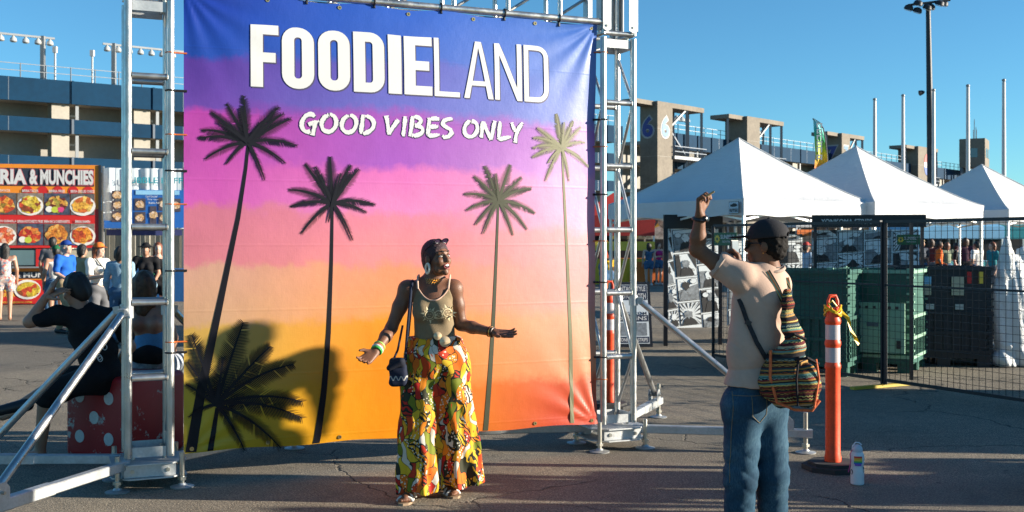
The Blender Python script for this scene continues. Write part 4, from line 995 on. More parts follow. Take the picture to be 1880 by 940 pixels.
# ================================================================== wire fence
FB = mat('black_powder_coat', (.008, .010, .016), .45, .2, .1, 6.); YST = mat('yellow_foot_paint', (.50, .36, .03), .6, 0, .2, 5.); SGN = mat('green_sign', (.008, .10, .035), .45, 0, .06, 3.)
FD = Vector((.46, -.888, 0)); FN = Vector((-.888, -.46, 0))       # along the line towards the camera, and its face normal
F0 = Vector((4.12, 12.07, 0))
def fence_panel(s0, s1, label, sign=None, foot=True, parity=0):
    a = F0 + FD * (s0 + .02); b_ = F0 + FD * (s1 - .02); g = empty('wire_fence', (a + b_) / 2, 0, label, 'fence', 'black wire fence panels'); up = lambda p, z: Vector((p.x, p.y, z)); H = 1.84
    for p in (a, b_): MB().beam(up(p, .04), up(p, H), .038, bev=.005).build('post', FB, g)
    for z in (H, .09): MB().beam(up(a, z) + FD * .019, up(b_, z) - FD * .019, .034).build('rail', FB, g)
    MB().beam(up(a, 1.14) + FD * .019, up(b_, 1.14) - FD * .019, .022).build('mid_rail', FB, g)
    w_ = MB(); s = .075; L_ = (b_ - a).length
    while s < L_: p = a + FD * s + FN * .012; w_.beam(up(p, .1), up(p, H - .01), .0042); s += .078
    z = .17
    while z < H: w_.beam(up(a, z) + FN * .016, up(b_, z) + FN * .016, .0042); z += .078
    tag(w_.build('wire_mesh', FB, g), kind='stuff')
    if foot: MB().box(up(b_, .02), (.07, .9, .03), math.atan2(FN.y, FN.x) + math.pi / 2).build('foot_plate', YST, g)
    if sign:
        c = up(a + (b_ - a) * sign[0], sign[1]) + FN * .03; ux = -FD * 1.
        ux = FD if FD.cross(Vector((0, 0, 1))).dot(FN) > 0 else FD
        q = lambda x, z, l: c + FD * x + Vector((0, 0, z)) + FN * l
        MB().prism([q(-.24, -.085, 0), q(.24, -.085, 0), q(.24, .085, 0), q(-.24, .085, 0)], FN * .004).build('sign_plate', SGN, g)
        t = MB(); text_on(t, 'SUNBELT', q(-.09, .0, .0), FD, (0, 0, 1), .29, .055, .02, .012, FN); text_on(t, 'RENTALS', q(-.05, -.05, .0), FD, (0, 0, 1), .2, .028, .0, .012, FN); t.build('sign_text', WHITE, g)
        b = MB(); pts = []
        for k in range(20): rr_ = .062 if k % 2 else .042; pts.append(q(-.165 + math.cos(k * math.pi / 10) * rr_ , math.sin(k * math.pi / 10) * rr_, .008))
        b.poly(pts); b.build('sun_mark', YEL, g); MB().poly([q(-.165 + math.cos(k * .63) * .02, math.sin(k * .63) * .02, .011) for k in range(10)]).build('sun_mark', SGN, g)
    return g
fence_panel(0, 3.05, 'black wire fence panel crossing the right edge in front of the plastic sheeting', None)
fence_panel(-3.05, 0, 'black wire fence panel between the photographer and the green bins', (.10, 1.66))
# separate panel further back carrying the second green sign
def sign_panel():
    c = at(1668, 440, 12.6); g = empty('fence_sign', c, 0, 'green rental company sign with yellow sun hung on the fence above the bins', 'sign'); UZ = Vector((0, 0, 1))
    ux = Vector((.93, -.36, 0)).normalized(); nr = Vector((-.36, -.93, 0)).normalized(); q = lambda x, z, l: c + ux * x + UZ * z + nr * l
    MB().prism([q(-.125, -.058, 0), q(.125, -.058, 0), q(.125, .058, 0), q(-.125, .058, 0)], nr * .004).build('sign_plate', SGN, g)
    t = MB(); text_on(t, 'SUNBELT', q(-.045, .0, .0), ux, UZ, .155, .034, .02, .008, nr); text_on(t, 'RENTALS', q(-.02, -.032, .0), ux, UZ, .1, .016, .0, .008, nr); t.build('sign_text', WHITE, g)
    MB().poly([q(-.085 + math.cos(k * math.pi / 10) * (.036 if k % 2 else .025), math.sin(k * math.pi / 10) * (.036 if k % 2 else .025), .007) for k in range(20)]).build('sun_mark', YEL, g)
    MB().poly([q(-.085 + math.cos(k * .63) * .012, math.sin(k * .63) * .012, .010) for k in range(10)]).build('sun_mark', SGN, g)
    MB().beam(c + ux * .03 - UZ * (c.z - .02) - nr * -.03 * -1, c + ux * .03 + UZ * .22 + nr * -.02, .035).build('post', FB, g)
sign_panel()

# ================================================================== bulk bins behind the fence
GBIN = mat('dark_green_plastic', (.009, .085, .062), .5, 0, .28, 4., .2, 30., rvar=.3); GPAL = mat('pale_green_plastic', (.22, .38, .27), .5, 0, .10, 3.); KBIN = mat('black_bin_plastic', (.010, .012, .018), .45, 0, .2, 3., rvar=.2)
def bulk_bin(c, rz, m_, label, size=(1.15, 1.0), H=1.28, flap=None, sticker=None, band=None):
    g = empty('bulk_bin', c, rz, label, 'bulk bin', 'collapsible bulk bins'); W_, D_ = size
    for x in (-1, 0, 1):
        for y in (-1, 0, 1): MB().box((x * (W_ / 2 - .09), y * (D_ / 2 - .09), .055), (.16, .16, .11)).build('pallet_foot', m_, g, False, False)
    MB().box((0, 0, .145), (W_, D_, .07)).build('pallet_deck', m_, g, False, False)
    th = .035; z0 = .18
    for nm, (cx, cy), (sx, sy) in (('wall', (0, -D_ / 2 + th / 2), (W_, th)), ('wall', (0, D_ / 2 - th / 2), (W_, th)), ('wall', (-W_ / 2 + th / 2, 0), (th, D_ - 2 * th - .004)), ('wall', (W_ / 2 - th / 2, 0), (th, D_ - 2 * th - .004))):
        if flap and (cx > 0) == flap[0] and abs(cx) > .1:
            MB().box((cx, cy, z0 + .16), (sx, sy, .32)).build(nm, m_, g, False, False)
            o = MB().box((cx + (.03 if cx > 0 else -.03), cy, z0 + .10), (.03, sy * .8, .62)); o.build('drop_door', GPAL, g, False, False); continue
        MB().box((cx, cy, (z0 + H) / 2), (sx, sy, H - z0)).build(nm, m_, g, False, False)
    # ribs and frames proud of the walls
    def face(fn, ln, gname):
        n = int(ln / .105)
        for k in range(n + 1):
            s = -ln / 2 + .02 + (ln - .04) * k / n; rb = MB(); rb.add([fn(s - .012, z0 + .01, .0), fn(s + .012, z0 + .01, 0), fn(s + .012, .68, 0), fn(s - .012, .68, 0), fn(s - .012, z0 + .01, .022), fn(s + .012, z0 + .01, .022), fn(s + .012, .68, .022), fn(s - .012, .68, .022)], [(0, 1, 2, 3), (4, 7, 6, 5), (0, 4, 5, 1), (1, 5, 6, 2), (2, 6, 7, 3), (3, 7, 4, 0)]); rb.build('rib', m_, g, False, False)
        for z in (z0 + .02, .44, .70, H - .03):
            rb = MB(); rb.add([fn(s, zz, l) for s in (-ln / 2 + .003, ln / 2 - .003) for zz in (z - .02, z + .02) for l in (.001, .028)], [(0, 1, 3, 2), (4, 6, 7, 5), (0, 4, 5, 1), (2, 3, 7, 6), (0, 2, 6, 4), (1, 5, 7, 3)]); rb.build('stringer', band or m_, g, False, False)
        for s in (-ln / 2 + .03, ln / 2 - .03):
            for k in range(11):
                z = z0 + .1 + k * .1; rb = MB(); rb.add([fn(s + dx, z + dz, l) for dx in (-.028, .028) for dz in (-.012, .012) for l in (.001, .03)], [(0, 1, 3, 2), (4, 6, 7, 5), (0, 4, 5, 1), (2, 3, 7, 6), (0, 2, 6, 4), (1, 5, 7, 3)]); rb.build('corner_tooth', band or m_, g, False, False)
    face(lambda s, z, l: Vector((s, -D_ / 2 - l, z)), W_, 'front'); face(lambda s, z, l: Vector((-W_ / 2 - l, s, z)), D_, 'side'); face(lambda s, z, l: Vector((W_ / 2 + l, s, z)), D_, 'side2')
    if sticker:
        MB().box((sticker, -D_ / 2 - .004, .98), (.2, .006, .13)).build('sticker', WHITE, g, False, False); MB().box((sticker, -D_ / 2 - .009, .96), (.18, .004, .05)).build('sticker_band', mat('sticker_blue', (.05, .22, .5), .5), g, False, False)
    return g
bulk_bin((3.78, 13.75, 0), R(-30), GBIN, 'dark green bulk bin behind the fence nearest the photographer', (1.12, 1.0), 1.28, None, -.2)
bulk_bin((4.72, 14.05, 0), R(-30), GBIN, 'green bulk bin with pale drop door in the middle of the bins', (1.0, 1.0), 1.28, None, None, GPAL)
gd = MB(); 
bulk_bin((5.72, 14.65, 0), R(-12), KBIN, 'black bulk bin with red and yellow clips behind the right fence panel', (1.15, 1.0), 1.30, None, None)
def bin_door():
    # pale door panel leaning open on the middle bin
    Mr = Matrix.Translation((4.72, 14.05, 0)) @ Matrix.Rotation(R(-30), 4, 'Z'); par = [o for o in COL.objects if o.name == 'bulk_bin.001'][0]
    b = MB(); b.box((.05, -.60, .56), (.78, .03, .62)); b.build('drop_door', GPAL, par, False, False)
    for x in (-.26, .32): MB().box((.05 + x, -.622, .36), (.05, .02, .1)).build('latch', BLACKP, par, False, False)
    for k in range(8): MB().box((-.28 + k * .09, -.619, .81), (.035, .012, .035)).build('slot', BLACKP, par, False, False)
    MB().box((.06, -.622, .60), (.14, .006, .05)).build('label_plate', STEEL, par, False, False)
    par = [o for o in COL.objects if o.name == 'bulk_bin.002'][0]
    for x, c in ((-.48, 'y'), (-.36, 'r'), (.30, 'r'), (.44, 'y')): MB().box((x, -.545, 1.16), (.05, .02, .15)).build('clip', RED if c == 'r' else YEL, par, False, False)
    for x in (-.24, .16): MB().box((x, -.54, 1.05), (.15, .012, .24)).build('paper_label', CREAM, par, False, False)
    MB().box((-.24, -.548, 1.12), (.15, .01, .1)).build('paper_label', mat('label_blue', (.2, .45, .7), .5), par, False, False)
    for x in (-.18, .18): MB().box((x, -.54, .78), (.10, .02, .07)).build('latch', mat('grey_latch', (.4, .4, .4), .5), par, False, False)
bin_door()
# ------------------------------------------------------------------ plastic sheeting
def film_mat(name, col, rough, tr):
    m, t = newmat(name, rough, 0, .6); v = t.obj(); t.l(t.ramp(t.noise(v, 6., 5), [(.3, tuple(c * .8 for c in col)), (.7, col)]), t.b.inputs['Base Color']); t.b.inputs['Transmission Weight'].default_value = tr; t.bump(t.noise(v, 14., 5, .7, .6), .9, .03); return m
def sheeting():
    c = at(1862, 600, 14.2); F = Field((-.55, -.4, -.02), (.55, .4, 1.75), .018); rg = lambda a: 1 - 2 * np.abs(np.sin(a)) ** .7
    F.rc((.02, 0, .25), (-.02, 0, .9), .25, .24, .03, ((0, 1, 0), .42)); F.rc((-.02, 0, .9), (-.10, 0, 1.62), .24, .05, .05, ((0, 1, 0), .42)); F.rc((.17, 0, .4), (.10, .03, 1.5), .13, .05, .04, ((0, 1, 0), .5))
    F.rc((-.20, -.05, .08), (.25, -.02, .06), .11, .09, .06)
    F.disp(lambda X, Y, Z: .030 * rg(11 * X + 1.2 * np.sin(2.2 * Z) + 1.5 * Y) * np.clip(1.75 - Z, .25, 1) + .012 * rg(27 * X + 2.5 * Z) + .022 * np.sin(21 * Z + 14 * X) * (Z < .30))
    F.cut(lambda X, Y, Z: -(Z - .005) + 0 * X)
    o = link('plastic_sheeting', F.mesh('plastic_sheeting'), film_mat('white_plastic_film', (.72, .74, .74), .35, .15), None, True); o.location = (c.x, 14.2, 0); tag(o, 'white plastic sheeting hanging in a tall bundle at the right edge', 'plastic sheet')
    F = Field((-.8, -.5, -.02), (.8, .5, .6), .024)
    F.el((-.1, 0, .14), (.55, .32, .2), .1); F.el((.3, .05, .13), (.35, .28, .17), .1); F.rc((-.5, .1, .1), (-.25, .15, .42), .12, .05, .1); F.disp(lambda X, Y, Z: .02 * np.sin(17 * X + 12 * Z + 4 * np.sin(9 * Y)) + .015 * np.sin(33 * Z - 21 * X) + .012 * np.sin(40 * Y + 13 * X))
    F.cut(lambda X, Y, Z: -(Z - .005) + 0 * X)
    o = link('plastic_wrap', F.mesh('plastic_wrap'), film_mat('clear_blue_wrap', (.50, .56, .60), .25, .35), None, True); o.location = (gx(1822, 14.6), 14.6, 0); tag(o, 'crumpled clear plastic wrap lying on the ground behind the fence', 'plastic wrap')
sheeting()

# ================================================================== photo strip booth
MW = mat('poster_white', (.62, .66, .68), .5, 0, .05, 3.)
def ink_panel(mb_w, mb_k, mb_g, P, x0, x1, z0, z1, sk, seedv):
    """one framed cartoon panel: white field, generic ink masses and hatching"""
    r = random.Random(seedv); Q = lambda x, z, l: P(x0 + (x1 - x0) * x, z0 + (z1 - z0) * z + sk * (x - .5), l)
    mb_k.poly([Q(0, 0, .004), Q(1, 0, .004), Q(1, 1, .004), Q(0, 1, .004)]); mb_w.poly([Q(.03, .025, .008), Q(.97, .025, .008), Q(.97, .975, .008), Q(.03, .975, .008)])
    lv = .011; cl = lambda v: min(.965, max(.035, v)); D = lambda mb, pts, l: mb.poly([Q(cl(x), cl(z), l) for x, z in pts]); sty = r.randrange(5)
    fan = lambda mb, cx, cz, ring, l: mb.add([Q(cx, cz, l)] + [Q(cl(x), cl(z), l) for x, z in ring], [(0, 1 + k, 1 + (k + 1) % len(ring)) for k in range(len(ring))])
    if sty in (0, 3): D(mb_g, [(.035, .035), (.965, .035), (.965, r.uniform(.4, .9)), (.035, r.uniform(.3, .9))], lv); lv += .003
    if sty == 1:                                                        # speed lines
        cx, cz = r.uniform(.3, .7), r.uniform(.3, .7)
        for a in np.linspace(0, 6.28, 22, endpoint=False): D(mb_k, [(cx + math.cos(a) * .25, cz + math.sin(a) * .25), (cx + math.cos(a - .05) * .8, cz + math.sin(a - .05) * .8), (cx + math.cos(a + .06) * .8, cz + math.sin(a + .06) * .8)], lv + .0002 * a)
        lv += .004
    if sty in (2, 4): D(mb_k, [(.035, .035), (r.uniform(.3, .6), .035), (r.uniform(.1, .35), .965), (.035, .965)], lv); D(mb_k, [(.965, r.uniform(.3, .6)), (.965, .965), (r.uniform(.55, .7), .965)], lv); lv += .003
    # a figure seen from behind: coat and tousled hair, no face
    cx = r.uniform(.36, .64); tz = r.uniform(.45, .7); m1, m2 = ((mb_k, mb_g), (mb_g, mb_k), (mb_k, mb_w))[r.randrange(3)]
    D(m1, [(cx - r.uniform(.3, .42), .035), (cx + r.uniform(.3, .42), .035), (cx + .26, tz - .22), (cx + .09, tz - .10), (cx - .09, tz - .10), (cx - .24, tz - .2)], lv); lv += .003
    ring = [(cx + math.cos(a) * r.uniform(.13, .26), tz + .04 + math.sin(a) * r.uniform(.11, .24)) for a in np.linspace(0, 2 * math.pi, 19, endpoint=False)]; fan(m2, cx, tz + .04, ring, lv); lv += .003
    if r.random() < .5: bx, bz = r.uniform(.2, .3) if cx > .5 else r.uniform(.7, .8), r.uniform(.75, .85); fan(mb_k, bx, bz, [(bx + math.cos(a) * .17, bz + math.sin(a) * .12) for a in np.linspace(0, 6.28, 14, endpoint=False)], lv); fan(mb_w, bx, bz, [(bx + math.cos(a) * .155, bz + math.sin(a) * .105) for a in np.linspace(0, 6.28, 14, endpoint=False)], lv + .003); lv += .004
    for k in range(8):
        x = r.uniform(.06, .86); z = r.uniform(.05, .9); d = r.uniform(.04, .15); e = r.uniform(-.12, .12); mb_k.poly([Q(cl(x), cl(z), lv + .003), Q(cl(x + d), cl(z + e), lv + .003), Q(cl(x + d), cl(z + e + .012), lv + .003), Q(cl(x), cl(z + .022), lv + .003)])
def strip_wall(o, ux, W_, H, z0, name, label, cols, frame=True, skew=-.06, seed0=0, rows=4):
    nr = Vector((ux.y, -ux.x, 0)); o = Vector(o); P = lambda s, z, l=0.: o + ux * s + nr * l + Vector((0, 0, z))
    g = empty(name, o + ux * (W_ / 2), 0, label, 'poster wall', 'black and white cartoon strip walls')
    MB().prism([P(0, z0), P(W_, z0), P(W_, z0 + H), P(0, z0 + H)], -nr * .04).build('board', MW, g)
    if frame:
        for s in (-.03, W_ + .03): MB().beam(P(s, 0, -.02), P(s, z0 + H + .2, -.02), .06).build('frame_post', FB, g)
        MB().prism([P(-.06, z0 + H + .002, .02), P(W_ + .06, z0 + H + .002, .02), P(W_ + .06, z0 + H + .22, .02), P(-.06, z0 + H + .22, .02)], -nr * .06).build('header_board', FB, g)
    k = 0
    GR = mat('ink_grey', (.20, .22, .24), .5, 0, .4, 18.)
    for ci, (c0, c1, zoff) in enumerate(cols):
        ph = (H - .02) / rows
        for ri in range(-1, rows + 1):
            a = z0 + zoff + ri * ph + .01; b = a + ph * .94; a = max(a, z0 + .01); b = min(b, z0 + H - .01)
            if b - a < .06: continue
            wv, kv, gv = MB(), MB(), MB(); lean = lambda s, z, l, zz0=z0: P(min(W_ - .005, max(.005, s + (z - zz0) * skew)), z, l)
            ink_panel(wv, kv, gv, lean, c0, c1, a, b, .03, seed0 + k); k += 1
            p_ = wv.build('cartoon_panel', MW, g, False, True, False); kv.build('ink', BLK, p_, False, True, False); gv.build('ink_tone', GR, p_, False, True, False)
    return g
uxm = Vector((.97, .24, 0)).normalized()
SW = at(1226, 640, 17.0)
strip_wall((SW.x, 17.0, 0), uxm, .86, 1.55, .28, 'strip_wall', 'tall black framed wall of black and white cartoon strips beside the raised arm', [(-.02, .20, -.1), (.22, .58, .03), (.60, .92, -.15)], True, -.10, 3)
strip_wall((SW.x + 1.0, 17.3, 0), uxm, 1.3, 1.45, .3, 'strip_wall', 'wall of cartoon strips seen through the fence behind the photographer', [(0, .4, -.1), (.42, .84, .05), (.86, 1.28, -.1)], False, .02, 40)
strip_wall((gx(1490, 16.2), 16.2, 0), Vector((.95, -.3, 0)).normalized(), 1.5, 1.5, .3, 'strip_wall', 'cartoon strip wall above the green bins under the tents', [(0, .36, -.1), (.38, .74, .05), (.76, 1.12, -.12), (1.14, 1.48, .08)], False, .0, 80)
def strip_sign():
    Y = 16.0; o = at(1497, 413.5, Y); ux = Vector((.985, -.17, 0)).normalized(); nr = Vector((ux.y, -ux.x, 0)); q = lambda x, z, l: o + ux * x + Vector((0, 0, z)) + nr * l
    g = empty('booth_sign', o + ux * .75, 0, 'long dark booth sign reading YONKOMA STRIPS above the fence', 'sign')
    MB().prism([q(-.05, -.03, 0), q(1.55, -.03, 0), q(1.55, .15, 0), q(-.05, .15, 0)], -nr * .04).build('board', BLK, g)
    t = MB(); text_on(t, 'YONKOMA STRIPS', q(.08, .015, 0), ux, (0, 0, 1), .72, .075, .02, .008, nr); t.build('lettering', WHITE, g)
    for s in (.0, 1.5): MB().beam(q(s, -o.z, -.02), q(s, .14, -.03), .04).build('post', FB, g)
strip_sign()
def a_frame():
    Y = 16.9; o = at(1127, 637, Y); g = empty('sandwich_board', (o.x + .25, Y, 0), R(4), 'black sandwich board sign lettered VINTAGE STYLE PHOTO BOOTH behind the right tower', 'sign')
    for sg in (-1, 1):
        M_ = lambda x, z: (x, sg * (.30 - z * .26), z)
        MB().add([M_(-.30, .02), M_(.30, .02), M_(.30, 1.0), M_(-.30, 1.0)] + [(p[0], p[1] + .02 * -sg, p[2]) for p in (M_(-.30, .02), M_(.30, .02), M_(.30, 1.0), M_(-.30, 1.0))], [(0, 1, 2, 3), (4, 7, 6, 5), (0, 4, 5, 1), (1, 5, 6, 2), (2, 6, 7, 3), (3, 7, 4, 0)]).build('board', FB, g, False, False)
    nr = Vector((0, -1, -.26)).normalized() * -1; nr = Vector((0, -.967, .255)); q = lambda x, z, l: Vector((x, -(.30 - z * .26), z)) + nr * l
    MB().poly([q(-.255, .07, .006), q(.255, .07, .006), q(.255, .96, .006), q(-.255, .96, .006)]).build('poster', MW, g, False, False)
    uz = Vector((0, .26, 1)).normalized(); lb = mat('navy_print', (.02, .03, .06), .5)
    for k, (tx, z, h_, inv) in enumerate((('VINTAGE STYLE', .86, .075, 1), ('PHOTO BOOTH', .745, .085, 1), ('PICK FROM', .50, .05, 0), ('DESIGNS', .42, .06, 1), ('YONKOMA STRIPS', .10, .055, 1))):
        if inv: MB().poly([q(-.25, z - .018, .010), q(.25, z - .018, .010), q(.25, z + h_ + .018, .010), q(-.25, z + h_ + .018, .010)]).build('text_band', lb, g, False, False)
        t = MB(); text_on(t, tx, q(-.225, z, .014), (1, 0, 0), uz, .45, h_, .02, 0, nr); t.build('lettering', WHITE if inv else lb, g, False, False)
    for x in (-.13, .12): MB().poly([q(x - .1, .19, .01), q(x + .1, .19, .01), q(x + .1, .38, .01), q(x - .1, .38, .01)]).build('picture', mat('ink_grey', (.20, .22, .24), .5, 0, .4, 18.), g, False, False)
a_frame()

# ================================================================== far booths on the right
def far_booth(px, Y, W_, rot, top, label, zt=2.5, body=None, bands=()):
    x = gx(px, Y); g = empty('vendor_booth', (x, Y, 0), R(rot), label, 'booth', 'far vendor booths')
    half = W_ / 2; n = 8
    b = MB(); b.add([(-half, -half, zt), (half, -half, zt), (half, half, zt), (-half, half, zt), (0, 0, zt + .95), (-half, -half, zt - .3), (half, -half, zt - .3), (half, half, zt - .3), (-half, half, zt - .3)], [(0, 1, 4), (1, 2, 4), (2, 3, 4), (3, 0, 4), (0, 5, 6, 1), (1, 6, 7, 2), (2, 7, 8, 3), (3, 8, 5, 0)]); b.build('canopy', top, g, False, False)
    for sx in (-1, 1):
        for sy in (-1, 1): MB().beam((sx * (half - .05), sy * (half - .05), 0), (sx * (half - .05), sy * (half - .05), zt), .06).build('leg', LEGM, g, False, False)
    if body: MB().box((0, -half + .4, .5), (W_ - .3, .6, 1.0)).build('counter', body, g, False, False)
    MB().box((0, half - .1, 1.1), (W_ - .2, .04, 2.0)).build('back_wall', DKW, g, False, False)
    for m_, z, h_ in bands: MB().box((0, -half - .03, z), (W_ - .06, .03, h_)).build('banner', m_, g, False, False)
TEALC = mat('teal_canvas', (.03, .30, .32), .7, 0, .1, 1.); BLUC = mat('sky_blue_canvas', (.14, .36, .55), .7, 0, .1, 1.); GRNC = mat('green_canvas', (.02, .22, .10), .7, 0, .1, 1.); YELC = mat('pale_yellow_canvas', (.60, .48, .22), .7, 0, .1, 1.); REDC = mat('red_canvas', (.45, .03, .02), .7, 0, .15, 1.); ORC = mat('orange_canvas', (.7, .16, .02), .7, 0, .1, 1.)
PAT = food_mat('patchy_sign_print', [(.55, .52, .45), (.05, .05, .05), (.62, .58, .5), (.3, .27, .2), (.6, .45, .05)], 3.2, 5)
far_booth(1188, 46, 3.4, 0, YELC, 'pale yellow canopy booth with patchy sign seen right of the banner tower', 2.6, ORC, ((PAT, 2.25, .95),))
far_booth(1126, 44, 3.0, 0, REDC, 'red and yellow booth seen through the right truss tower', 2.7, mat('yellow_panel', (.62, .42, .02), .5), ((REDC, 2.2, .6), (YEL, 1.5, .35)))
far_booth(1500, 42, 3.2, 10, WHITE, 'white booth with orange trim behind the left part of the fence', 2.5, REDC, ((ORC, 2.0, .22),))
far_booth(1715, 37, 3.2, 5, BLUC, 'sky blue canopy booth seen through the right fence panel', 2.15, TEALC, ((BLUC, 1.9, .3),))
far_booth(1775, 40, 3.4, 8, GRNC, 'green canopy booth beyond the black bin', 2.4, BLUC, ((GRNC, 2.05, .3),))
far_booth(1835, 38, 3.2, 0, TEALC, 'teal canopy booth at the far right behind the sheeting', 2.2, BLUC, ((TEALC, 1.9, .3),))
def barrier(px, Y, label):
    x = gx(px, Y); g = empty('orange_barrier', (x, Y, 0), 0, label, 'barrier', 'orange barriers on the ground far back')
    MB().prism([(x - .45, Y - .2, 0), (x + .45, Y - .2, 0), (x + .36, Y - .08, .55), (x + .30, Y - .08, .9), (x - .30, Y - .08, .9), (x - .36, Y - .08, .55)], (0, .3, 0)).build('shell', ORC, g)
    for q in (-.2, .2): MB().box((x + q, Y - .215, .12), (.18, .04, .1)).build('fork_slot', BLK, g)
barrier(1176, 41.5, 'orange plastic barrier left of the two standing women'); barrier(1212, 42.5, 'orange plastic barrier behind the two standing women')
# crates and stock under the tents
def crate(px, Y, s, m_, label):
    x = gx(px, Y); g = empty('stock_box', (x, Y, 0), R(14), label, 'box', 'stock boxes under the tents')
    MB().box((0, 0, s[2] / 2), s).build('carton', m_, g, False, False); MB().box((0, 0, s[2] + .006), (s[0] * .98, .06, .008)).build('tape', CREAM, g, False, False); MB().box((0, -s[1] / 2 - .004, s[2] * .6), (.18, .006, .1)).build('label_sheet', WHITE, g, False, False)
CARD = mat('brown_cardboard', (.28, .19, .11), .8, 0, .12, 4.)
crate(1800, 17.6, (.9, .6, .95), mat('grey_tote', (.20, .20, .19), .6), 'grey stock tote standing beyond the black bin'); crate(1792, 16.6, (.55, .5, .5), CARD, 'brown cardboard carton right of the black bin'); crate(1822, 16.9, (.6, .5, .7), BLK, 'black case beside the brown carton')

# ================================================================== delineator posts, bottle, die
HIO = mat('fluorescent_orange_plastic', (.80, .062, .006), .5, 0, .16, 9., .15, 60., rvar=.3); REFL = mat('reflective_band', (.52, .46, .46), .35, .1, .06, 10.); RUB = mat('black_rubber', (.03, .029, .028), .8, 0, .15, 8., .3, 40.)
def delineator(p, label, tape=False, lean=0.):
    g = empty('delineator_post', p, R(10), label, 'delineator post', 'orange delineator posts')
    pts = [(math.cos(k * math.pi / 4 + .39) * .215, math.sin(k * math.pi / 4 + .39) * .215) for k in range(8)]
    b = MB(); b.prism([(x, y, 0) for x, y in pts], (0, 0, .035)); b.prism([(x * .8, y * .8, .0352) for x, y in pts], (0, 0, .022)); b.build('rubber_base', RUB, g, False, False)
    prof = [(q * .93, z) for q, z in [(.061, .05), (.063, .07), (.056, .10), (.055, .60), (.060, .612), (.060, .63), (.054, .64), (.054, .74), (.060, .752), (.060, .77), (.054, .78), (.054, .875), (.060, .885), (.060, .90), (.052, .915), (.05, .955), (.03, .975)]]
    MB().lathe((0, 0, 0), prof, 28).build('tube', HIO, g, True, False)
    for z in (.692, .829): MB().lathe((0, 0, z - .045), [(.0514, 0), (.0514, .088)], 28).build('reflective_band', REFL, g, True, False)
    MB().tube([(-.034, 0, .965), (-.036, 0, 1.015), (-.022, 0, 1.045), (.022, 0, 1.045), (.036, 0, 1.015), (.034, 0, .965)], .011, 8).build('handle', HIO, g, True, False)
    if tape:
        yt = mat('yellow_caution_tape', (.75, .48, .01), .4, 0, .1, 12.); b = MB()
        for k in range(3): b.tube([(math.cos(a) * .058, math.sin(a) * .058, .945 + .012 * k + .02 * math.sin(a * 2 + k)) for a in np.linspace(0, 2 * math.pi, 18, endpoint=False)], .0065, 5, closed=True)
        rb = [(.045, -.04, .955), (.09, -.05, .91), (.115, -.05, .84), (.15, -.04, .79), (.185, -.03, .752)]; vs = []
        for k, p_ in enumerate(rb): vs += [(p_[0] - .008, p_[1], p_[2] - .007), (p_[0] + .008, p_[1] + .01 * (-1) ** k, p_[2] + .007)]
        b.add(vs, [(2 * k, 2 * k + 2, 2 * k + 3, 2 * k + 1) for k in range(len(rb) - 1)]); rb = [(-.03, -.05, .97), (-.06, -.055, 1.0), (-.035, -.06, 1.02), (.0, -.06, .985)]; b.tube(rb, .006, 5)
        b.build('caution_tape', yt, g, False, False)
    for ch in g.children:
        if not ch.name.startswith('rubber_base'): ch.data.transform(Matrix.Scale(1.175, 4, (0, 0, 1)))
    return g
delineator((gx(1529, 7.72), 7.72, 0), 'bright orange delineator post with yellow tape behind the photographer', True)
delineator((gx(1119, 10.6), 10.6, 0), 'orange and white delineator post behind the right truss tower')
def bottle():
    p = gnd(1574, 889); g = empty('water_bottle', p, R(0), 'white flask with rainbow sticker standing on the asphalt by the orange post', 'bottle'); s = 1.
    BW_ = mat('white_enamel', (.62, .64, .66), .3, 0, .04, 8.)
    MB().lathe((0, 0, 0), [(.038, 0), (.044, .006), (.044, .10), (.0405, .118), (.0405, .128), (.044, .145), (.044, .195), (.036, .212), (.032, .216)], 26).build('body', BW_, g, True, False)
    MB().lathe((0, 0, .2165), [(.034, 0), (.035, .012), (.031, .03), (.02, .042), (.012, .046)], 22).build('lid', mat('pale_lid', (.50, .54, .60), .4), g, True, False)
    MB().tube([(-.034, 0, .225), (-.032, 0, .255), (-.012, 0, .278), (.012, 0, .276), (.028, 0, .262)], .0045, 8).build('carry_loop', BW_, g, True, False)
    rc_ = [(.55, .03, .03), (.75, .30, .03), (.65, .50, .05), (.05, .35, .08), (.04, .12, .45), (.20, .05, .40)]
    for k, c in enumerate(rc_):
        vs = []; z1 = .192 - k * .0105; z0 = z1 - .0105; w_ = .62 if k < 5 else .5
        for q in range(7):
            a = -math.pi / 2 - .18 + (q / 6 - .5) * 2 * w_; r_ = .0447 if z0 > .143 else .0444; vs += [(math.cos(a) * r_, math.sin(a) * r_, z0), (math.cos(a) * r_, math.sin(a) * r_, z1)]
        MB().add(vs, [(2 * q, 2 * q + 2, 2 * q + 3, 2 * q + 1) for q in range(6)]).build('rainbow_sticker', mat('rainbow_%d' % k, c, .4, 0, .03), g, False, False)
    for a, z, r_ in ((-.5, .10, .018), (-2.85, .085, .014), (-.35, .045, .010)):
        vs = [(math.cos(a + r_ / .044 * math.cos(t)) * .0446, math.sin(a + r_ / .044 * math.cos(t)) * .0446, z + r_ * 1.3 * math.sin(t)) for t in np.linspace(0, 2 * math.pi, 9, endpoint=False)]; MB().poly(vs).build('cow_spot', BLK, g, False, False)
    MB().tube([(-.036, -.005, .23), (-.052, -.012, .20), (-.05, -.02, .16), (-.056, -.02, .12), (-.066, -.02, .085)], .003, 6).build('cord', mat('pink_cord', (.5, .05, .2), .6), g, True, False)
bottle()
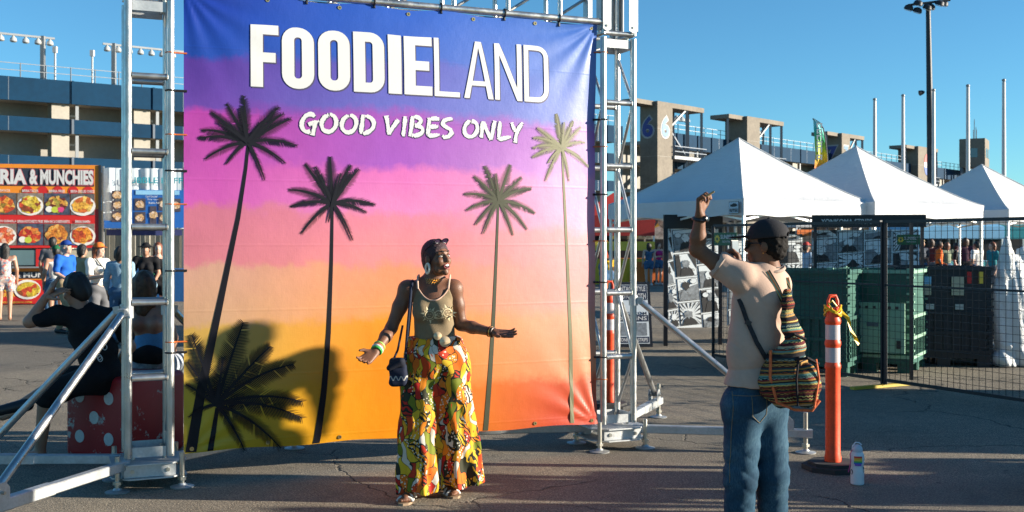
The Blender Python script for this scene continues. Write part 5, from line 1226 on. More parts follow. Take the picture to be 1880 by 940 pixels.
def die():
    m_, t = newmat('chipped_red_paint', .45); v = t.obj(); n = t.noise(v, 5.5, 7, .72, .4); n2 = t.noise(v, 18., 5)
    chip = t.math('MULTIPLY', t.ramp(n, [(.585, 0.), (.60, 1.)]), t.ramp(n2, [(.40, 0.), (.5, 1.)]))
    c = t.ramp(t.noise(v, 2., 5), [(.3, (.30, .010, .014)), (.7, (.42, .018, .020))]); c = t.mix(chip, c, (.42, .38, .36)); t.l(c, t.b.inputs['Base Color']); t.bump(t.math('SUBTRACT', t.math('MULTIPLY', n2, .3), chip), .3, .006)
    s = .62; c = Vector((gx(232, 8.35), 8.35, 0)); g = empty('giant_die', c, R(-27), 'big chipped red die with white pips used as a seat behind the left tower', 'die')
    me = bpy.data.meshes.new('cube_body'); bm = bmesh.new(); bmesh.ops.create_cube(bm, size=s); bmesh.ops.translate(bm, verts=bm.verts, vec=(0, 0, s / 2)); bmesh.ops.bevel(bm, geom=list(bm.edges), offset=.045, segments=4, profile=.5, affect='EDGES'); bm.to_mesh(me); bm.free()
    link('cube_body', me, m_, g, True, False); PW = mat('pip_white', (.62, .60, .56), .5, 0, .12, 9.)
    d = .15
    for fx, pips in (('l', ((-d, d), (d, d), (-d, -d), (d, -d))), ('f', ((-d, d), (-d, -d), (0, 0), (d, d), (d, -d)))):
        for x, z in pips:
            if fx == 'f': b = (x, -s / 2 - .001, s / 2 + z); ax = (0, -1, 0)
            else: b = (-s / 2 - .001, x, s / 2 + z); ax = (-1, 0, 0)
            MB().lathe(b, [(.048, 0), (.047, .003)], 20, ax).build('pip', PW, g, False, False)
die()
# ================================================================== people
SKIN = {'dark': mat('deep_brown_skin', (.158, .068, .036), .50, 0, .14, 14., .3, 160., spec=.4, sub=.05), 'brown': mat('brown_skin', (.17, .072, .036), .58, 0, .12, 14., .25, 160., spec=.32, sub=.06),
        'tan': mat('tan_skin', (.36, .19, .12), .5, 0, .08, 9., sub=.06), 'fair': mat('fair_skin', (.52, .31, .23), .5, 0, .07, 9., sub=.06)}
def fab(name, col, var=.12, scale=9., bump=.4, bscale=180.): return mat(name, col, .85, 0, var, scale, bump, bscale, spec=.25)
HAIRD = mat('dark_hair', (.012, .009, .008), .55, 0, .4, 30., .7, 220.); HAIRB = mat('brown_hair', (.06, .025, .012), .5, 0, .4, 30., .7, 220.); HAIRR = mat('auburn_hair', (.16, .045, .015), .5, 0, .4, 30., .7, 220.); HAIRG = mat('grey_hair', (.35, .33, .30), .6, 0, .3, 30., .7, 220.)
def stand(H=1.7, armA=None, armB=None, stride=0., twist=0., lean=0.):
    s = H / 1.72; J = {}
    J['pel'] = V3(0, 0, .95); J['chest'] = V3(0, -.0 - lean, 1.27); J['neck'] = V3(0, .01 - lean, 1.46); J['head'] = V3(0, -.015 - lean * 1.3, 1.605)
    for n, q in (('A', -1), ('B', 1)):
        J['sh' + n] = V3(q * .185, .015 - lean, 1.405); J['hip' + n] = V3(q * .095, 0, .92); J['kn' + n] = V3(q * .10, -.02 + q * stride * .5, .50); J['an' + n] = V3(q * .10, .03 + q * stride, .085)
        ar = (armA if n == 'A' else armB) or ((.06, .03, -.27), (.0, -.09, -.24)); e = J['sh' + n] + V3(q * ar[0][0], ar[0][1], ar[0][2]); J['el' + n] = e; J['wr' + n] = e + V3(q * ar[1][0], ar[1][1], ar[1][2])
    return {k: v * s for k, v in J.items()}, s
def figure(label, loc, yaw, J, s, skin, top=None, bottom=None, hair=None, hat=None, shoes=None, h=.016, face=(0, -1, 0), sleeve=.5, leglen=1., female=False, hairlen=0., crop=False, group=None, extra=None, feet=True, brim=(0, -1, 0), toe=None):
    """a clothed figure: one continuous skin mesh, clothing and hair as children"""
    g = empty('person', loc, yaw, label, 'person', group)
    P = np.array(list(J.values())); lo = P.min(0) - .22; hi = P.max(0) + .22; lo[2] = min(lo[2], -.03)
    sw = .93 if female else 1.; fy = unit((face[0], face[1], 0)); side = unit(J['shB'] - J['shA']); fw = unit(np.cross((0, 0, 1), side)); sq = (fw, .72)
    def torso(F, off=0., k=.04):
        F.rc(J['pel'], (J['pel'] + J['chest']) / 2, .128 * s, .118 * s * sw, k, sq, off=off); F.rc((J['pel'] + J['chest']) / 2, J['chest'], .118 * s * sw, .135 * s * sw, k, sq, off=off)
        F.rc(J['shA'] * .85 + J['chest'] * .15, J['shB'] * .85 + J['chest'] * .15, .062 * s, .062 * s, k, off=off); F.rc(J['chest'], J['neck'] - V3(0, 0, .05 * s), .125 * s * sw, .06 * s, k, sq, off=off)
        if female:
            for q in (-1, 1): F.el(J['chest'] + side * q * .07 * s - fw * .085 * s - V3(0, 0, .01), (.06 * s,) * 3, .04, off=off)
    def arms(F, off=0., upto=2., k=.02):
        for n in 'AB':
            a, e, w_ = J['sh' + n], J['el' + n], J['wr' + n]; f = min(1, upto); F.rc(a, a + (e - a) * f, .056 * s, (.056 - .014 * f) * s, k, off=off)
            if upto > 1: f = min(1, upto - 1); F.rc(e, e + (w_ - e) * f, .043 * s, (.043 - .013 * f) * s, k, off=off)
    def legs(F, off=0., upto=2., k=.02, flare=0.):
        F.rc(J['hipA'], J['hipB'], .10 * s, .10 * s, .05, off=off)
        for n in 'AB':
            a, e, w_ = J['hip' + n], J['kn' + n], J['an' + n]; f = min(1, upto); F.rc(a, a + (e - a) * f, .098 * s, (.098 - .038 * f) * s + flare * f, k, off=off)
            if upto > 1: f = min(1, upto - 1); F.rc(e, e + (w_ - e) * f, .058 * s + flare, (.058 - .020 * f) * s + flare, k, off=off)
    F = Field(lo, hi, h); torso(F); arms(F); legs(F)
    F.rc(J['neck'] - V3(0, 0, .03), J['head'] - V3(0, 0, .04), .055 * s, .05 * s, .03); Ph, Mh = head(F, J['head'], face, s * .98)
    for n in 'AB':
        d = unit(J['wr' + n] - J['el' + n]); w_ = J['wr' + n]; nn = -side * (-1 if n == 'A' else 1)
        if h < .010: hand(F, w_, d, nn, fw * -1, s * .95)
        else: F.rc(w_, w_ + d * .09 * s, .030 * s, .034 * s, .02, (unit(nn), .55)); F.rc(w_ + d * .09 * s, w_ + d * .165 * s, .030 * s, .02 * s, .02, (unit(nn), .55)); F.rc(w_ + d * .03 * s, w_ + (d * .09 - fw * .045) * s, .014, .011, .012)
        tdir = unit(toe[n]) if toe and n in toe else -fw
        if feet: F.rc(J['an' + n] - V3(0, 0, .03), J['an' + n] + tdir * .13 * s - V3(0, 0, .055 * s), .04 * s, .03 * s, .03)
    link('body', F.mesh('body'), SKIN[skin], g, False, False)
    fold = lambda X, Y, Z: .006 * np.sin(23 * X + 17 * Z + 3 * np.sin(7 * Z + 5 * Y)) + .004 * np.sin(41 * Z - 19 * Y + 13 * X)
    if top is not None:
        F = Field(lo, hi, h); torso(F, .014)
        if sleeve > 0: arms(F, .016 if sleeve <= 1 else .012, sleeve)
        nz = J['neck'][2] - .045 * s; F.rc(J['neck'] - V3(0, 0, .0), J['neck'] + V3(0, 0, .2), .062 * s, .07 * s, .01, None, 's')
        if sleeve <= 0: F.cut(lambda X, Y, Z: Z - (J['shA'][2] + .0 * s) + .02 + 0 * X)
        b = J['pel'][2] + (.10 if crop else -.07) * s; F.cut(lambda X, Y, Z: b - Z + .012 * np.sin(9 * X + 4 * Y)); F.disp(fold); link('top', F.mesh('top'), top, g, False, False)
    if bottom is not None:
        F = Field(lo, hi, h); F.rc(J['pel'] + V3(0, 0, .04 * s), J['pel'] - V3(0, 0, .03), .122 * s, .135 * s, .04, sq, off=.008); legs(F, .010, leglen, flare=.012 if leglen > 1 else .03); F.disp(fold)
        zc = J['pel'][2] + .09 * s; F.cut(lambda X, Y, Z: Z - zc + 0 * X); link('trousers' if leglen > 1 else 'shorts', F.mesh('bottom'), bottom, g, False, False)
    if hair is not None:
        F = Field(J['head'] - V3(.25, .25, .25 + hairlen), J['head'] + V3(.25, .25, .25), h * .8); f, sd, u = Mh[1], Mh[0], Mh[2]
        F.el(Ph(0, -.020, .036), np.array((.082, .098, .092)) * s, .02, Mh); F.el(Ph(0, -.05, -.02), np.array((.074, .066, .085)) * s, .03, Mh)
        if hairlen: F.rc(Ph(0, -.065, .0), Ph(0, -.075, -hairlen), .08 * s, .055 * s, .04, (f, .6)); F.rc(Ph(-.05, -.04, 0), Ph(-.07, -.05, -hairlen * .8), .045 * s, .03 * s, .04); F.rc(Ph(.05, -.04, 0), Ph(.07, -.05, -hairlen * .8), .045 * s, .03 * s, .04)
        F.el(Ph(0, .085, -.03), np.array((.062, .06, .085)) * s, .015, Mh, 's'); F.disp(lambda X, Y, Z: .005 * np.sin(90 * X + 30 * Z) * np.sin(80 * Y + 20 * Z)); link('hair', F.mesh('hair'), hair, g, False, False)
    if hat is not None:
        F = Field(J['head'] - V3(.3, .3, .2), J['head'] + V3(.3, .3, .25), h * .7); bd = unit(brim); bd3, bs, bu = headframe(bd)
        F.el(Ph(0, -.012, .055), np.array((.088, .105, .088)) * s, .0, Mh); zc = Ph(0, 0, .045)[2]; F.cut(lambda X, Y, Z: zc - Z + 0 * X); c = J['head'] + V3(0, 0, .052 * s)
        if hat[1] == 'cap': F.rc(c + bd * .07 * s, c + bd * .135 * s, .06 * s, .05 * s, .01, ((0, 0, 1), .14))
        else: F.el(c, (.165 * s, .165 * s, .014), .01)
        link('hat', F.mesh('hat'), hat[0], g, False, False)
    if shoes is not None and feet:
        F = Field(lo, hi, h)
        for n in 'AB':
            tdir = unit(toe[n]) if toe and n in toe else -fw; a = J['an' + n] - V3(0, 0, .03 * s)
            F.rc(a - tdir * .04 * s, a + tdir * .15 * s - V3(0, 0, .02 * s), .050 * s, .040 * s, .02); F.rc(a + V3(0, 0, .0), a + V3(0, 0, .03), .047 * s, .044 * s, .02)
        zf = min(J['anA'][2], J['anB'][2]) - .085 * s
        if not toe: F.cut(lambda X, Y, Z: zf + .002 - Z + 0 * X)
        link('shoes', F.mesh('shoes'), shoes, g, False, False)
    if extra: extra(g, J, s)
    return g

# ------------------------------------------------------------------ the woman in front of the banner
def woman():
    Y0 = 6.84; sc_ = Y0 / FPX; OX = 795
    w = lambda px, py, y=0.: V3((px - OX) * sc_, y, CAMZ - (py - HOR) * sc_)
    g = empty('person', (gx(OX, Y0), Y0, 0), 0, 'smiling woman in olive tank top and colourful wide trousers spreading her arms before the banner', 'person')
    lo = w(650, 950, -.42); lo[2] = -.02; hi = w(972, 430, .32); H_ = .0058
    sqy = ((0, 1, 0), .74)
    def torso(F, off=0.):
        F.rc(w(799, 645), w(798, 606), .130, .108, .04, sqy, off=off); F.rc(w(798, 606), w(794, 552), .106, .122, .04, sqy, off=off)
        F.rc(w(757, 531, .012), w(826, 530, .012), .050, .050, .045, off=off)
        for px in (778, 812): F.el(w(px, 570, -.068), (.058, .056, .060), .035, off=off)
    F = Field(lo, hi, H_); torso(F)
    F.el(w(800, 660), (.140, .092, .10), .05)
    F.rc(w(794, 532, .02), w(798, 498, .005), .054, .049, .035)
    F.rc(w(766, 527, .02), w(795, 507, .02), .034, .042, .035); F.rc(w(820, 527, .02), w(797, 507, .02), .034, .042, .035)
    # arms: image left, image right
    shL, elL, wrL = w(747, 531, .01), w(719, 602, -.02), w(697, 640, -.20)
    shR, elR, wrR = w(834, 530, .01), w(846, 597, .03), w(907, 608, -.10)
    for a, e, q in ((shL, elL, wrL), (shR, elR, wrR)):
        F.el(a, (.054, .052, .056), .03); m = a + (e - a) * .45; F.rc(a, m, .050, .046, .025); F.rc(m, e, .046, .036, .02); m = e + (q - e) * .35; F.rc(e, m, .0375, .038, .02); F.rc(m, q, .037, .0245, .02)
    hand(F, wrL, unit(w(672, 660, -.29) - wrL), (.30, -.55, .75), (-.3, -.8, .2), .96, (.42, .48, .52, .58), .75)
    hand(F, wrR, unit(w(955, 612, -.17) - wrR), (-.05, -.45, .88), (.1, -.9, -.3), .96, (.10, .16, .22, .30), .9)
    # legs and feet
    aL = V3(w(752, 0)[0], -.03, .085); aR = V3(w(812, 0)[0], .13, .085)
    F.rc(w(775, 665), w(768, 780, -.03), .075, .052, .03); F.rc(w(768, 780, -.03), aL, .055, .034, .03); F.rc(w(824, 665), w(826, 780, .02), .075, .052, .03); F.rc(w(826, 780, .02), aR, .055, .034, .03)
    tL = unit((-.12, -1, 0)); tR = unit((.55, -.8, 0))
    for a, t in ((aL, tL), (aR, tR)):
        F.rc(a - V3(0, 0, .03), a + t * .12 - V3(0, 0, .055), .034, .026, .03); sd = np.cross(t, (0, 0, 1))
        for k in range(5): b = a + t * (.125 - .006 * abs(k - 1)) + sd * (.030 - .0145 * k) - V3(0, 0, .058); F.rc(b, b + t * (.034 - .003 * k), .0105, .0085, .006)
        F.rc(a - V3(0, 0, .01), a - t * .045 - V3(0, 0, .045), .034, .028, .02)
    hc = w(802, 474, -.01); fdir = (.70, -.70, .10)
    P, M = head(F, hc, fdir, .97, .016, (0, -.06, 1))
    # open laughing mouth
    F.el(P(0, .098, -.060), (.021, .016, .014), .004, M, 's')
    link('body', F.mesh('body'), SKIN['dark'], g, False, False)
    TEETH = mat('teeth', (.78, .74, .68), .3, 0, .03); LIP = mat('berry_lip', (.22, .03, .03), .35, 0, .1, 30.); MO = mat('mouth_dark', (.03, .008, .008), .5)
    def elm(nm, c, r, m_, M_=M, par=g, hh=.0025):
        Fq = Field(np.array(c) - max(r) * 1.6, np.array(c) + max(r) * 1.6, hh); Fq.el(c, r, 0, M_); return link(nm, Fq.mesh(nm, 0), m_, par, False, False)
    elm('mouth', P(0, .084, -.060), (.019, .012, .012), MO); elm('teeth', P(0, .0915, -.0535), (.0175, .0075, .0058), TEETH)
    bt = MB(); pts = [P(.022 * math.cos(a), .0965 - .008 * abs(math.cos(a)), -.060 + .0145 * math.sin(a)) for a in np.linspace(0, 2 * math.pi, 22, endpoint=False)]; bt.tube(pts, .0042, 8, closed=True); bt.build('lips', LIP, g, True, False)
    EW = mat('eye_white', (.40, .37, .34), .4); EI = mat('iris_dark', (.012, .007, .005), .2)
    for q in (-1, 1):
        e = elm('eye', P(q * .031, .0745, .006), (.0135, .010, .0075), EW); elm('iris', P(q * .031 + .002, .0815, .006), (.0058, .0038, .0058), EI, M, e)
        MB().tube([P(q * .016, .088, .0145), P(q * .031, .0885, .0175), P(q * .046, .076, .011)], .0022, 6).build('eyelashes', HAIRD, g, True, False)
        MB().tube([P(q * .013, .0955, .033), P(q * .030, .089, .040), P(q * .047, .074, .034)], [.0028, .0034, .0015], 6).build('eyebrow', HAIRD, g, True, False)
    # hair: close cropped, burgundy
    HR = mat('burgundy_cropped_hair', (.040, .010, .014), .6, 0, .35, 60., .9, 300.)
    Fh = Field(P(0, 0, .03) - .16, P(0, 0, .03) + .17, .005); Fh.el(P(0, -.016, .034), (.0775, .096, .090), 0, M); Fh.el(P(0, -.045, -.02), (.070, .062, .075), .02, M); Fh.el(P(0, .09, -.035), (.078, .075, .088), .01, M, 's'); Fh.el(P(0, .03, -.10), (.09, .10, .07), .01, M, 's')
    Fh.disp(lambda X, Y, Z: .0018 * np.sin(260 * X + 90 * Z) * np.sin(230 * Y + 120 * Z)); link('hair', Fh.mesh('hair'), HR, g, False, False)
    # sunglasses pushed up on the head
    sg = MB(); lens = mat('purple_lens', (.03, .015, .04), .12, 0, .1, 5., spec=.8); fr = mat('black_frame', (.01, .01, .012), .3)
    for q in (-1, 1):
        c = P(q * .032, .062, .106); pts = [c + (M[0] * math.cos(a) * .026 + (M[1] * .45 + M[2] * .6) * math.sin(a) * .021) for a in np.linspace(0, 2 * math.pi, 16, endpoint=False)]
        MB().tube(pts, .0035, 6, closed=True).build('sunglasses_rim', fr, g, True, False); MB().poly([p for p in pts]).build('sunglasses_lens', lens, g, False, False)
        MB().tube([P(q * .058, .055, .10), P(q * .080, -.01, .062), P(q * .076, -.045, .03)], .0032, 6).build('sunglasses_arm', fr, g, True, False)
    MB().tube([P(-.008, .072, .110), P(.008, .072, .110)], .0032, 6).build('sunglasses_bridge', fr, g, True, False)
    # earrings, choker
    EAR = mat('cream_earring', (.70, .64, .52), .4, 0, .06); GOLD = mat('gold_jewellery', (.70, .40, .12), .3, .85, .2, 40.)
    for q in (-1, 1):
        c = P(q * .083, -.004, -.062); ax1 = M[1]; pts = [c + (np.array(ax1) * math.cos(a) * .017 + V3(0, 0, 1) * math.sin(a) * .030) for a in np.linspace(0, 2 * math.pi, 18, endpoint=False)]
        MB().tube(pts, .0078, 8, closed=True).build('earring', EAR, g, True, False)
    nc = w(796, 517, .012)
    for k, (dz, r) in enumerate(((0, .062), (.012, .058), (.023, .055))):
        for j in range(26):
            a = 2 * math.pi * j / 26 + k * .12; c = nc + V3(math.cos(a) * r * 1.05, math.sin(a) * r - .004, dz + .010 * math.sin(a) + .016 * 0)
            if math.sin(a) < .5: MB().lathe(c, [(.003, -.006), (.0065, 0), (.003, .006)], 6).build('necklace_bead', GOLD, g, False, False)
    # tank top
    TK = fab('olive_ribbed_tank', (.21, .155, .090), .10, 8., .5, 240.); Ft = Field(w(735, 640, -.25), w(860, 505, .25), .0055); torso(Ft, .0085)
    xc = w(797, 0)[0]; zn = w(0, 549)[2]; zs = w(0, 527)[2]
    Ft.cut(lambda X, Y, Z: Z - np.minimum(zn + np.clip((np.abs(X - xc) / .095), 0, 1) ** 2.2 * .075, zn + .075 - np.clip(np.abs(X - xc) - .095, 0, 1) * 2.6) + np.where(Y > .03, -.0, 0) + 0 * Y)
    zb = w(0, 622)[2]; Ft.cut(lambda X, Y, Z: zb - Z + 0 * X); Ft.disp(lambda X, Y, Z: .0035 * np.sin(34 * Z + 16 * X + 2 * np.sin(11 * X)) * np.clip((1.16 - Z) * 6, 0, 1) + .002 * np.sin(60 * X + 28 * Z))
    tk = Ft.mesh('tank_top'); link('tank_top', tk, TK, g, False, False); TR = mat('pink_trim', (.58, .36, .26), .7)
    # straps
    def strap(pts, r, nm, m_, par=g): return MB().tube(pts, r, 8).build(nm, m_, par, True, False)
    for sx in (-1, 1):
        xs = xc + sx * .094; strap([(xs, -.085, zn + .066), (xs + sx * .004, -.068, zn + .105), (xs + sx * .006, -.03, zn + .142), (xs + sx * .004, .03, zn + .150), (xs, .085, zn + .08)], .0062, 'tank_strap', TR)
    bv = BVHTree.FromPolygons([v.co.copy() for v in tk.vertices], [tuple(p.vertices) for p in tk.polygons])
    def onto(x, z, lift=.003):
        hit = bv.ray_cast(Vector((x, -.5, z)), Vector((0, 1, 0)))[0]; return Vector((x, (hit.y if hit else -.11) - lift, z))
    def zneck(x): return zn + min(1, abs(x - xc) / .095) ** 2.2 * .075
    MB().tube([onto(x, zneck(x) - .004, .001) for x in np.linspace(xc - .092, xc + .092, 24)], .0045, 6).build('neckline_trim', TR, g, True, False)
    # sun print on the chest
    PRN = mat('cream_sun_print', (.60, .50, .30), .7); 
    def ringp(c, r0, r1, n=22): vs = [onto(c[0] + math.cos(a) * r, c[1] + math.sin(a) * r) for a in np.linspace(0, 2 * math.pi, n, endpoint=False) for r in (r0, r1)]; MB().add(vs, [(2 * i, 2 * ((i + 1) % n), 2 * ((i + 1) % n) + 1, 2 * i + 1) for i in range(n)]).build('sun_print', PRN, g, False, False, False)
    cs = [(w(791, 576)[0], w(0, 576)[2]), (w(808, 575)[0], w(0, 575)[2]), (w(824, 572)[0], w(0, 572)[2])]
    for k, c in enumerate(cs):
        ringp(c, .022, .026)
        if k != 1:
            for j in range(13):
                a = 2 * math.pi * j / 13; l = (.058, .042)[j % 2]; d = (.008, .006)[j % 2]
                MB().add([onto(c[0] + math.cos(a) * .028 - math.sin(a) * d, c[1] + math.sin(a) * .028 + math.cos(a) * d), onto(c[0] + math.cos(a) * l, c[1] + math.sin(a) * l), onto(c[0] + math.cos(a) * .028 + math.sin(a) * d, c[1] + math.sin(a) * .028 - math.cos(a) * d), onto(c[0] + math.cos(a) * .034, c[1] + math.sin(a) * .034)], [(0, 1, 3), (3, 1, 2)]).build('sun_print', PRN, g, False, False, False)
        for sx in (-1, 1): MB().add([onto(c[0] + sx * .008 - .005, c[1] + .004, .0035), onto(c[0] + sx * .008 + .005, c[1] + .004, .0035), onto(c[0] + sx * .008 + .005, c[1] + .0065, .0035), onto(c[0] + sx * .008 - .005, c[1] + .0065, .0035)], [(0, 1, 2, 3)]).build('sun_print', PRN, g, False, False, False)
        MB().add([onto(c[0] - .006, c[1] - .011, .0035), onto(c[0] + .006, c[1] - .011, .0035), onto(c[0] + .006, c[1] - .008, .0035), onto(c[0] - .006, c[1] - .008, .0035)], [(0, 1, 2, 3)]).build('sun_print', PRN, g, False, False, False)
    # trousers
    def trouser_mat():
        m, t = newmat('tropical_print_cloth', .75, 0, .25); v = t.obj(); wv = t.n('VectorMath', operation='ADD'); nn = t.n('TexNoise'); nn.inputs['Scale'].default_value = 5.; nn.inputs['Detail'].default_value = 2; t.l(v, nn.inputs['Vector'])
        s_ = t.n('VectorMath', operation='SCALE'); s_.inputs['Scale'].default_value = .22; t.l(nn.outputs['Color'], s_.inputs[0]); t.l(v, wv.inputs[0]); t.l(s_.outputs[0], wv.inputs[1])
        mp = t.n('Mapping'); mp.inputs['Scale'].default_value = (1.6, 1.0, .55); mp.inputs['Rotation'].default_value = (0, R(28), 0); t.l(wv.outputs[0], mp.inputs[0]); q = mp.outputs[0]
        A = t.vor(q, 18.); h = t.sep(A.outputs['Color']); cols = [(.56, .50, .42), (.50, .05, .008), (.64, .30, .012), (.62, .38, .02), (.14, .16, .012), (.42, .018, .010), (.64, .15, .008), (.55, .48, .38), (.03, .03, .015), (.66, .20, .010), (.62, .34, .015), (.62, .40, .02), (.48, .035, .012), (.62, .13, .01)]
        c = t.ramp(h[0], [(i / len(cols), k) for i, k in enumerate(cols)], 'CONSTANT')
        # second layer: striped and dotted cells
        w1 = t.n('TexWave', wave_type='BANDS', bands_direction='DIAGONAL'); w1.inputs['Scale'].default_value = 16.; w1.inputs['Distortion'].default_value = 3.; t.l(wv.outputs[0], w1.inputs['Vector'])
        st = t.math('MULTIPLY', t.ramp(w1.outputs[0], [(.50, 0.), (.54, 1.)]), t.ramp(h[1], [(.82, 0.), (.83, 1.)])); c = t.mix(st, c, (.012, .014, .010))
        dt = t.vor(v, 60.); ds = t.math('MULTIPLY', t.ramp(dt.outputs[0], [(.30, 1.), (.36, 0.)]), t.ramp(h[2], [(.66, 0.), (.67, 1.)])); c = t.mix(ds, c, (.64, .58, .45))
        c = t.mix(t.ramp(A.outputs['Distance'], [(.10, 1.), (.13, 0.)]), c, (.50, .06, .01))
        e = t.vor(q, 18., 'DISTANCE_TO_EDGE'); c = t.mix(t.ramp(e.outputs[0], [(.022, 1.), (.034, 0.)]), c, (.012, .014, .010)); t.l(c, t.b.inputs['Base Color']); t.bump(t.noise(v, 160., 3), .25, .002); return m
    Fp = Field(w(715, 930, -.35), w(900, 605, .40), .0062)
    def leg(cx, r, sy, fold, ph, zh):
        zz = np.array([c[2] for c in cx])[::-1]; xx = np.array([c[0] for c in cx])[::-1]; yy = np.array([c[1] for c in cx])[::-1]; rr_ = np.array(r)[::-1]
        def f(X, Y, Z):
            zf = Z[0, 0, :]; x0 = np.interp(zf, zz, xx)[None, None, :]; y0 = np.interp(zf, zz, yy)[None, None, :]; r0 = np.interp(zf, zz, rr_)[None, None, :]
            dx = X - x0; dy = (Y - y0) / sy; th = np.arctan2(dy, dx); tt = np.clip((zz.max() - Z) / (zz.max() - zz.min()), 0, 1)
            rm = r0 * (1 + fold * tt * (.10 * np.sin(5 * th + ph + 1.3 * tt) + .055 * np.sin(9 * th + 2 * ph - 2 * tt) + .03 * np.sin(15 * th + 6 * tt)))
            return np.maximum((np.sqrt(dx * dx + dy * dy) - rm) * .72, zh + .012 * np.sin(3 * th + ph) - Z).astype(np.float32)
        return f
    lp, hp = w(700, 940, -.4), w(910, 600, .4)
    Fp.put(leg([w(777, 640, 0), w(772, 700, -.01), w(767, 790, -.03), w(765, 895, -.03)], [.10, .120, .122, .130], .86, 1.2, .4, .052), lp, hp, .0)
    Fp.put(leg([w(823, 640, 0), w(829, 700, 0), w(834, 790, .05), w(838, 880, .10)], [.102, .120, .130, .162], .82, 1.3, 2.1, .075), lp, hp, .06)
    Fp.rc(w(799, 622), w(799, 650), .118, .150, .05, ((0, 1, 0), .78)); Fp.rc(w(775, 660), w(826, 660), .095, .098, .06)
    zt = w(0, 618)[2]; Fp.cut(lambda X, Y, Z: Z - zt + 0 * X); Fp.disp(lambda X, Y, Z: .008 * np.sin(24 * X - 30 * Z + 2 * np.sin(14 * Z)) * np.clip((Z - .62) * 4, 0, 1) + .004 * np.sin(52 * X + 22 * Z))
    link('trousers', Fp.mesh('trousers'), trouser_mat(), g, False, False)
    SHELL = mat('shell_belt_disc', (.72, .52, .30), .3, .3, .1, 20.)
    for px, py, r in ((806, 614, .026), (819, 624, .034)):
        c = w(px, py, -.118); b = MB().lathe(c, [(r, 0), (r * .97, .005), (r * .7, .008), (r * .25, .013), (.002, .014)], 22, (.1, -1, .1)); b.build('belt_disc', SHELL, g, True, False)
    # bracelets
    d = unit(wrL - elL)
    for k, (m_, r) in enumerate(((mat('green_band', (.05, .35, .06), .4), .031), (mat('white_band', (.72, .68, .6), .4), .0325), (mat('coral_band', (.6, .18, .10), .4), .030), (mat('lime_band', (.35, .55, .12), .4), .032))):
        c = wrL - d * (.012 + k * .0145); x, y, _ = basis(d); MB().tube([Vector(c) + (x * math.cos(a) + y * math.sin(a)) * r for a in np.linspace(0, 2 * math.pi, 18, endpoint=False)], .0072, 8, closed=True).build('bracelet', m_, g, True, False)
    d = unit(wrR - elR)
    for k in range(3):
        c = wrR - d * (.006 + k * .013); x, y, _ = basis(d); MB().tube([Vector(c) + (x * math.cos(a) + y * math.sin(a)) * .0285 for a in np.linspace(0, 2 * math.pi, 18, endpoint=False)], .006, 8, closed=True).build('bracelet', mat('dark_beads', (.05, .02, .012), .4) if k != 1 else GOLD, g, True, False)
    # sandals
    SO = mat('tan_sole', (.30, .20, .12), .7); SW_ = mat('white_strap', (.62, .58, .52), .5)
    for a, t in ((aL, tL), (aR, tR)):
        sd = np.cross(t, (0, 0, 1)); z = lambda q, s_, zz: V3(*(a + t * q + sd * s_)[:2], zz)
        pts = [z(-.07, -.022, 0), z(-.085, 0, 0), z(-.07, .022, 0), z(.02, .032, 0), z(.12, .046, 0), z(.165, .030, 0), z(.175, 0, 0), z(.155, -.030, 0), z(.11, -.042, 0), z(.02, -.030, 0)]
        MB().prism(pts[::-1], (0, 0, .014)).build('sandal_sole', SO, g, False, False)
        for q, hh, wd in ((.115, .048, .050), (.075, .062, .044), (.005, .098, .044)): MB().tube([z(q, -wd, .016), z(q, -wd * .75, hh * .7), z(q + .004, 0, hh), z(q, wd * .75, hh * .7), z(q, wd, .016)], .0085, 8).build('sandal_strap', SW_, g, True, False)
    # sling bag at the hip
    def bag_mat():
        m, t = newmat('navy_woven_bag', .8, 0, .2); x, y, z = t.sep(t.obj()); zz = t.math('MULTIPLY', z, 33.); fr = t.math('FRACT', zz); rowr = t.n('TexWhiteNoise', noise_dimensions='1D'); t.l(t.math('FLOOR', zz), rowr.inputs['W'])
        zig = t.math('PINGPONG', t.math('MULTIPLY', x, 60.), 1.); pat = t.math('LESS_THAN', t.math('ABSOLUTE', t.math('SUBTRACT', fr, zig)), .22); on = t.math('GREATER_THAN', rowr.outputs[0], .45)
        c = t.ramp(rowr.outputs[0], [(0., (.012, .016, .035)), (.5, (.02, .03, .06)), (.8, (.03, .02, .03))], 'CONSTANT'); c = t.mix(t.math('MULTIPLY', pat, on), c, (.36, .34, .32)); t.l(c, t.b.inputs['Base Color']); t.bump(t.noise(t.obj(), 200., 2), .4, .002); return m
    BM = bag_mat(); bc = w(735, 683, -.13); Fb = Field(bc - V3(.09, .08, .12), bc + V3(.09, .08, .15), .0055)
    def rb(c, hs, r): 
        c = np.array(c)
        def f(X, Y, Z): q = [np.abs(X - c[0]) - hs[0] + r, np.abs(Y - c[1]) - hs[1] + r, np.abs(Z - c[2]) - hs[2] + r]; return np.sqrt(sum(np.maximum(k, 0) ** 2 for k in q)) + np.minimum(np.maximum(np.maximum(q[0], q[1]), q[2]), 0) - r
        return f
    Fb.put(rb(bc, (.056, .032, .072), .026), bc - .1, bc + .1); Fb.disp(lambda X, Y, Z: .003 * np.sin(60 * Z + 30 * X)); link('bag', Fb.mesh('bag'), BM, g, False, False)
    Ff = Field(bc - V3(.1, .09, .05), bc + V3(.1, .09, .16), .0055); Ff.put(rb(bc + V3(-.004, -.012, .075), (.050, .034, .030), .022), bc - .1, bc + .16); Ff.rc(bc + V3(-.05, -.045, .045), bc + V3(.02, -.045, .085), .018, .02, .02); link('bag_flap', Ff.mesh('bag_flap'), fab('dark_flap', (.012, .014, .025)), g, False, False)
    SB = fab('navy_strap', (.014, .02, .04), .3, 60.)
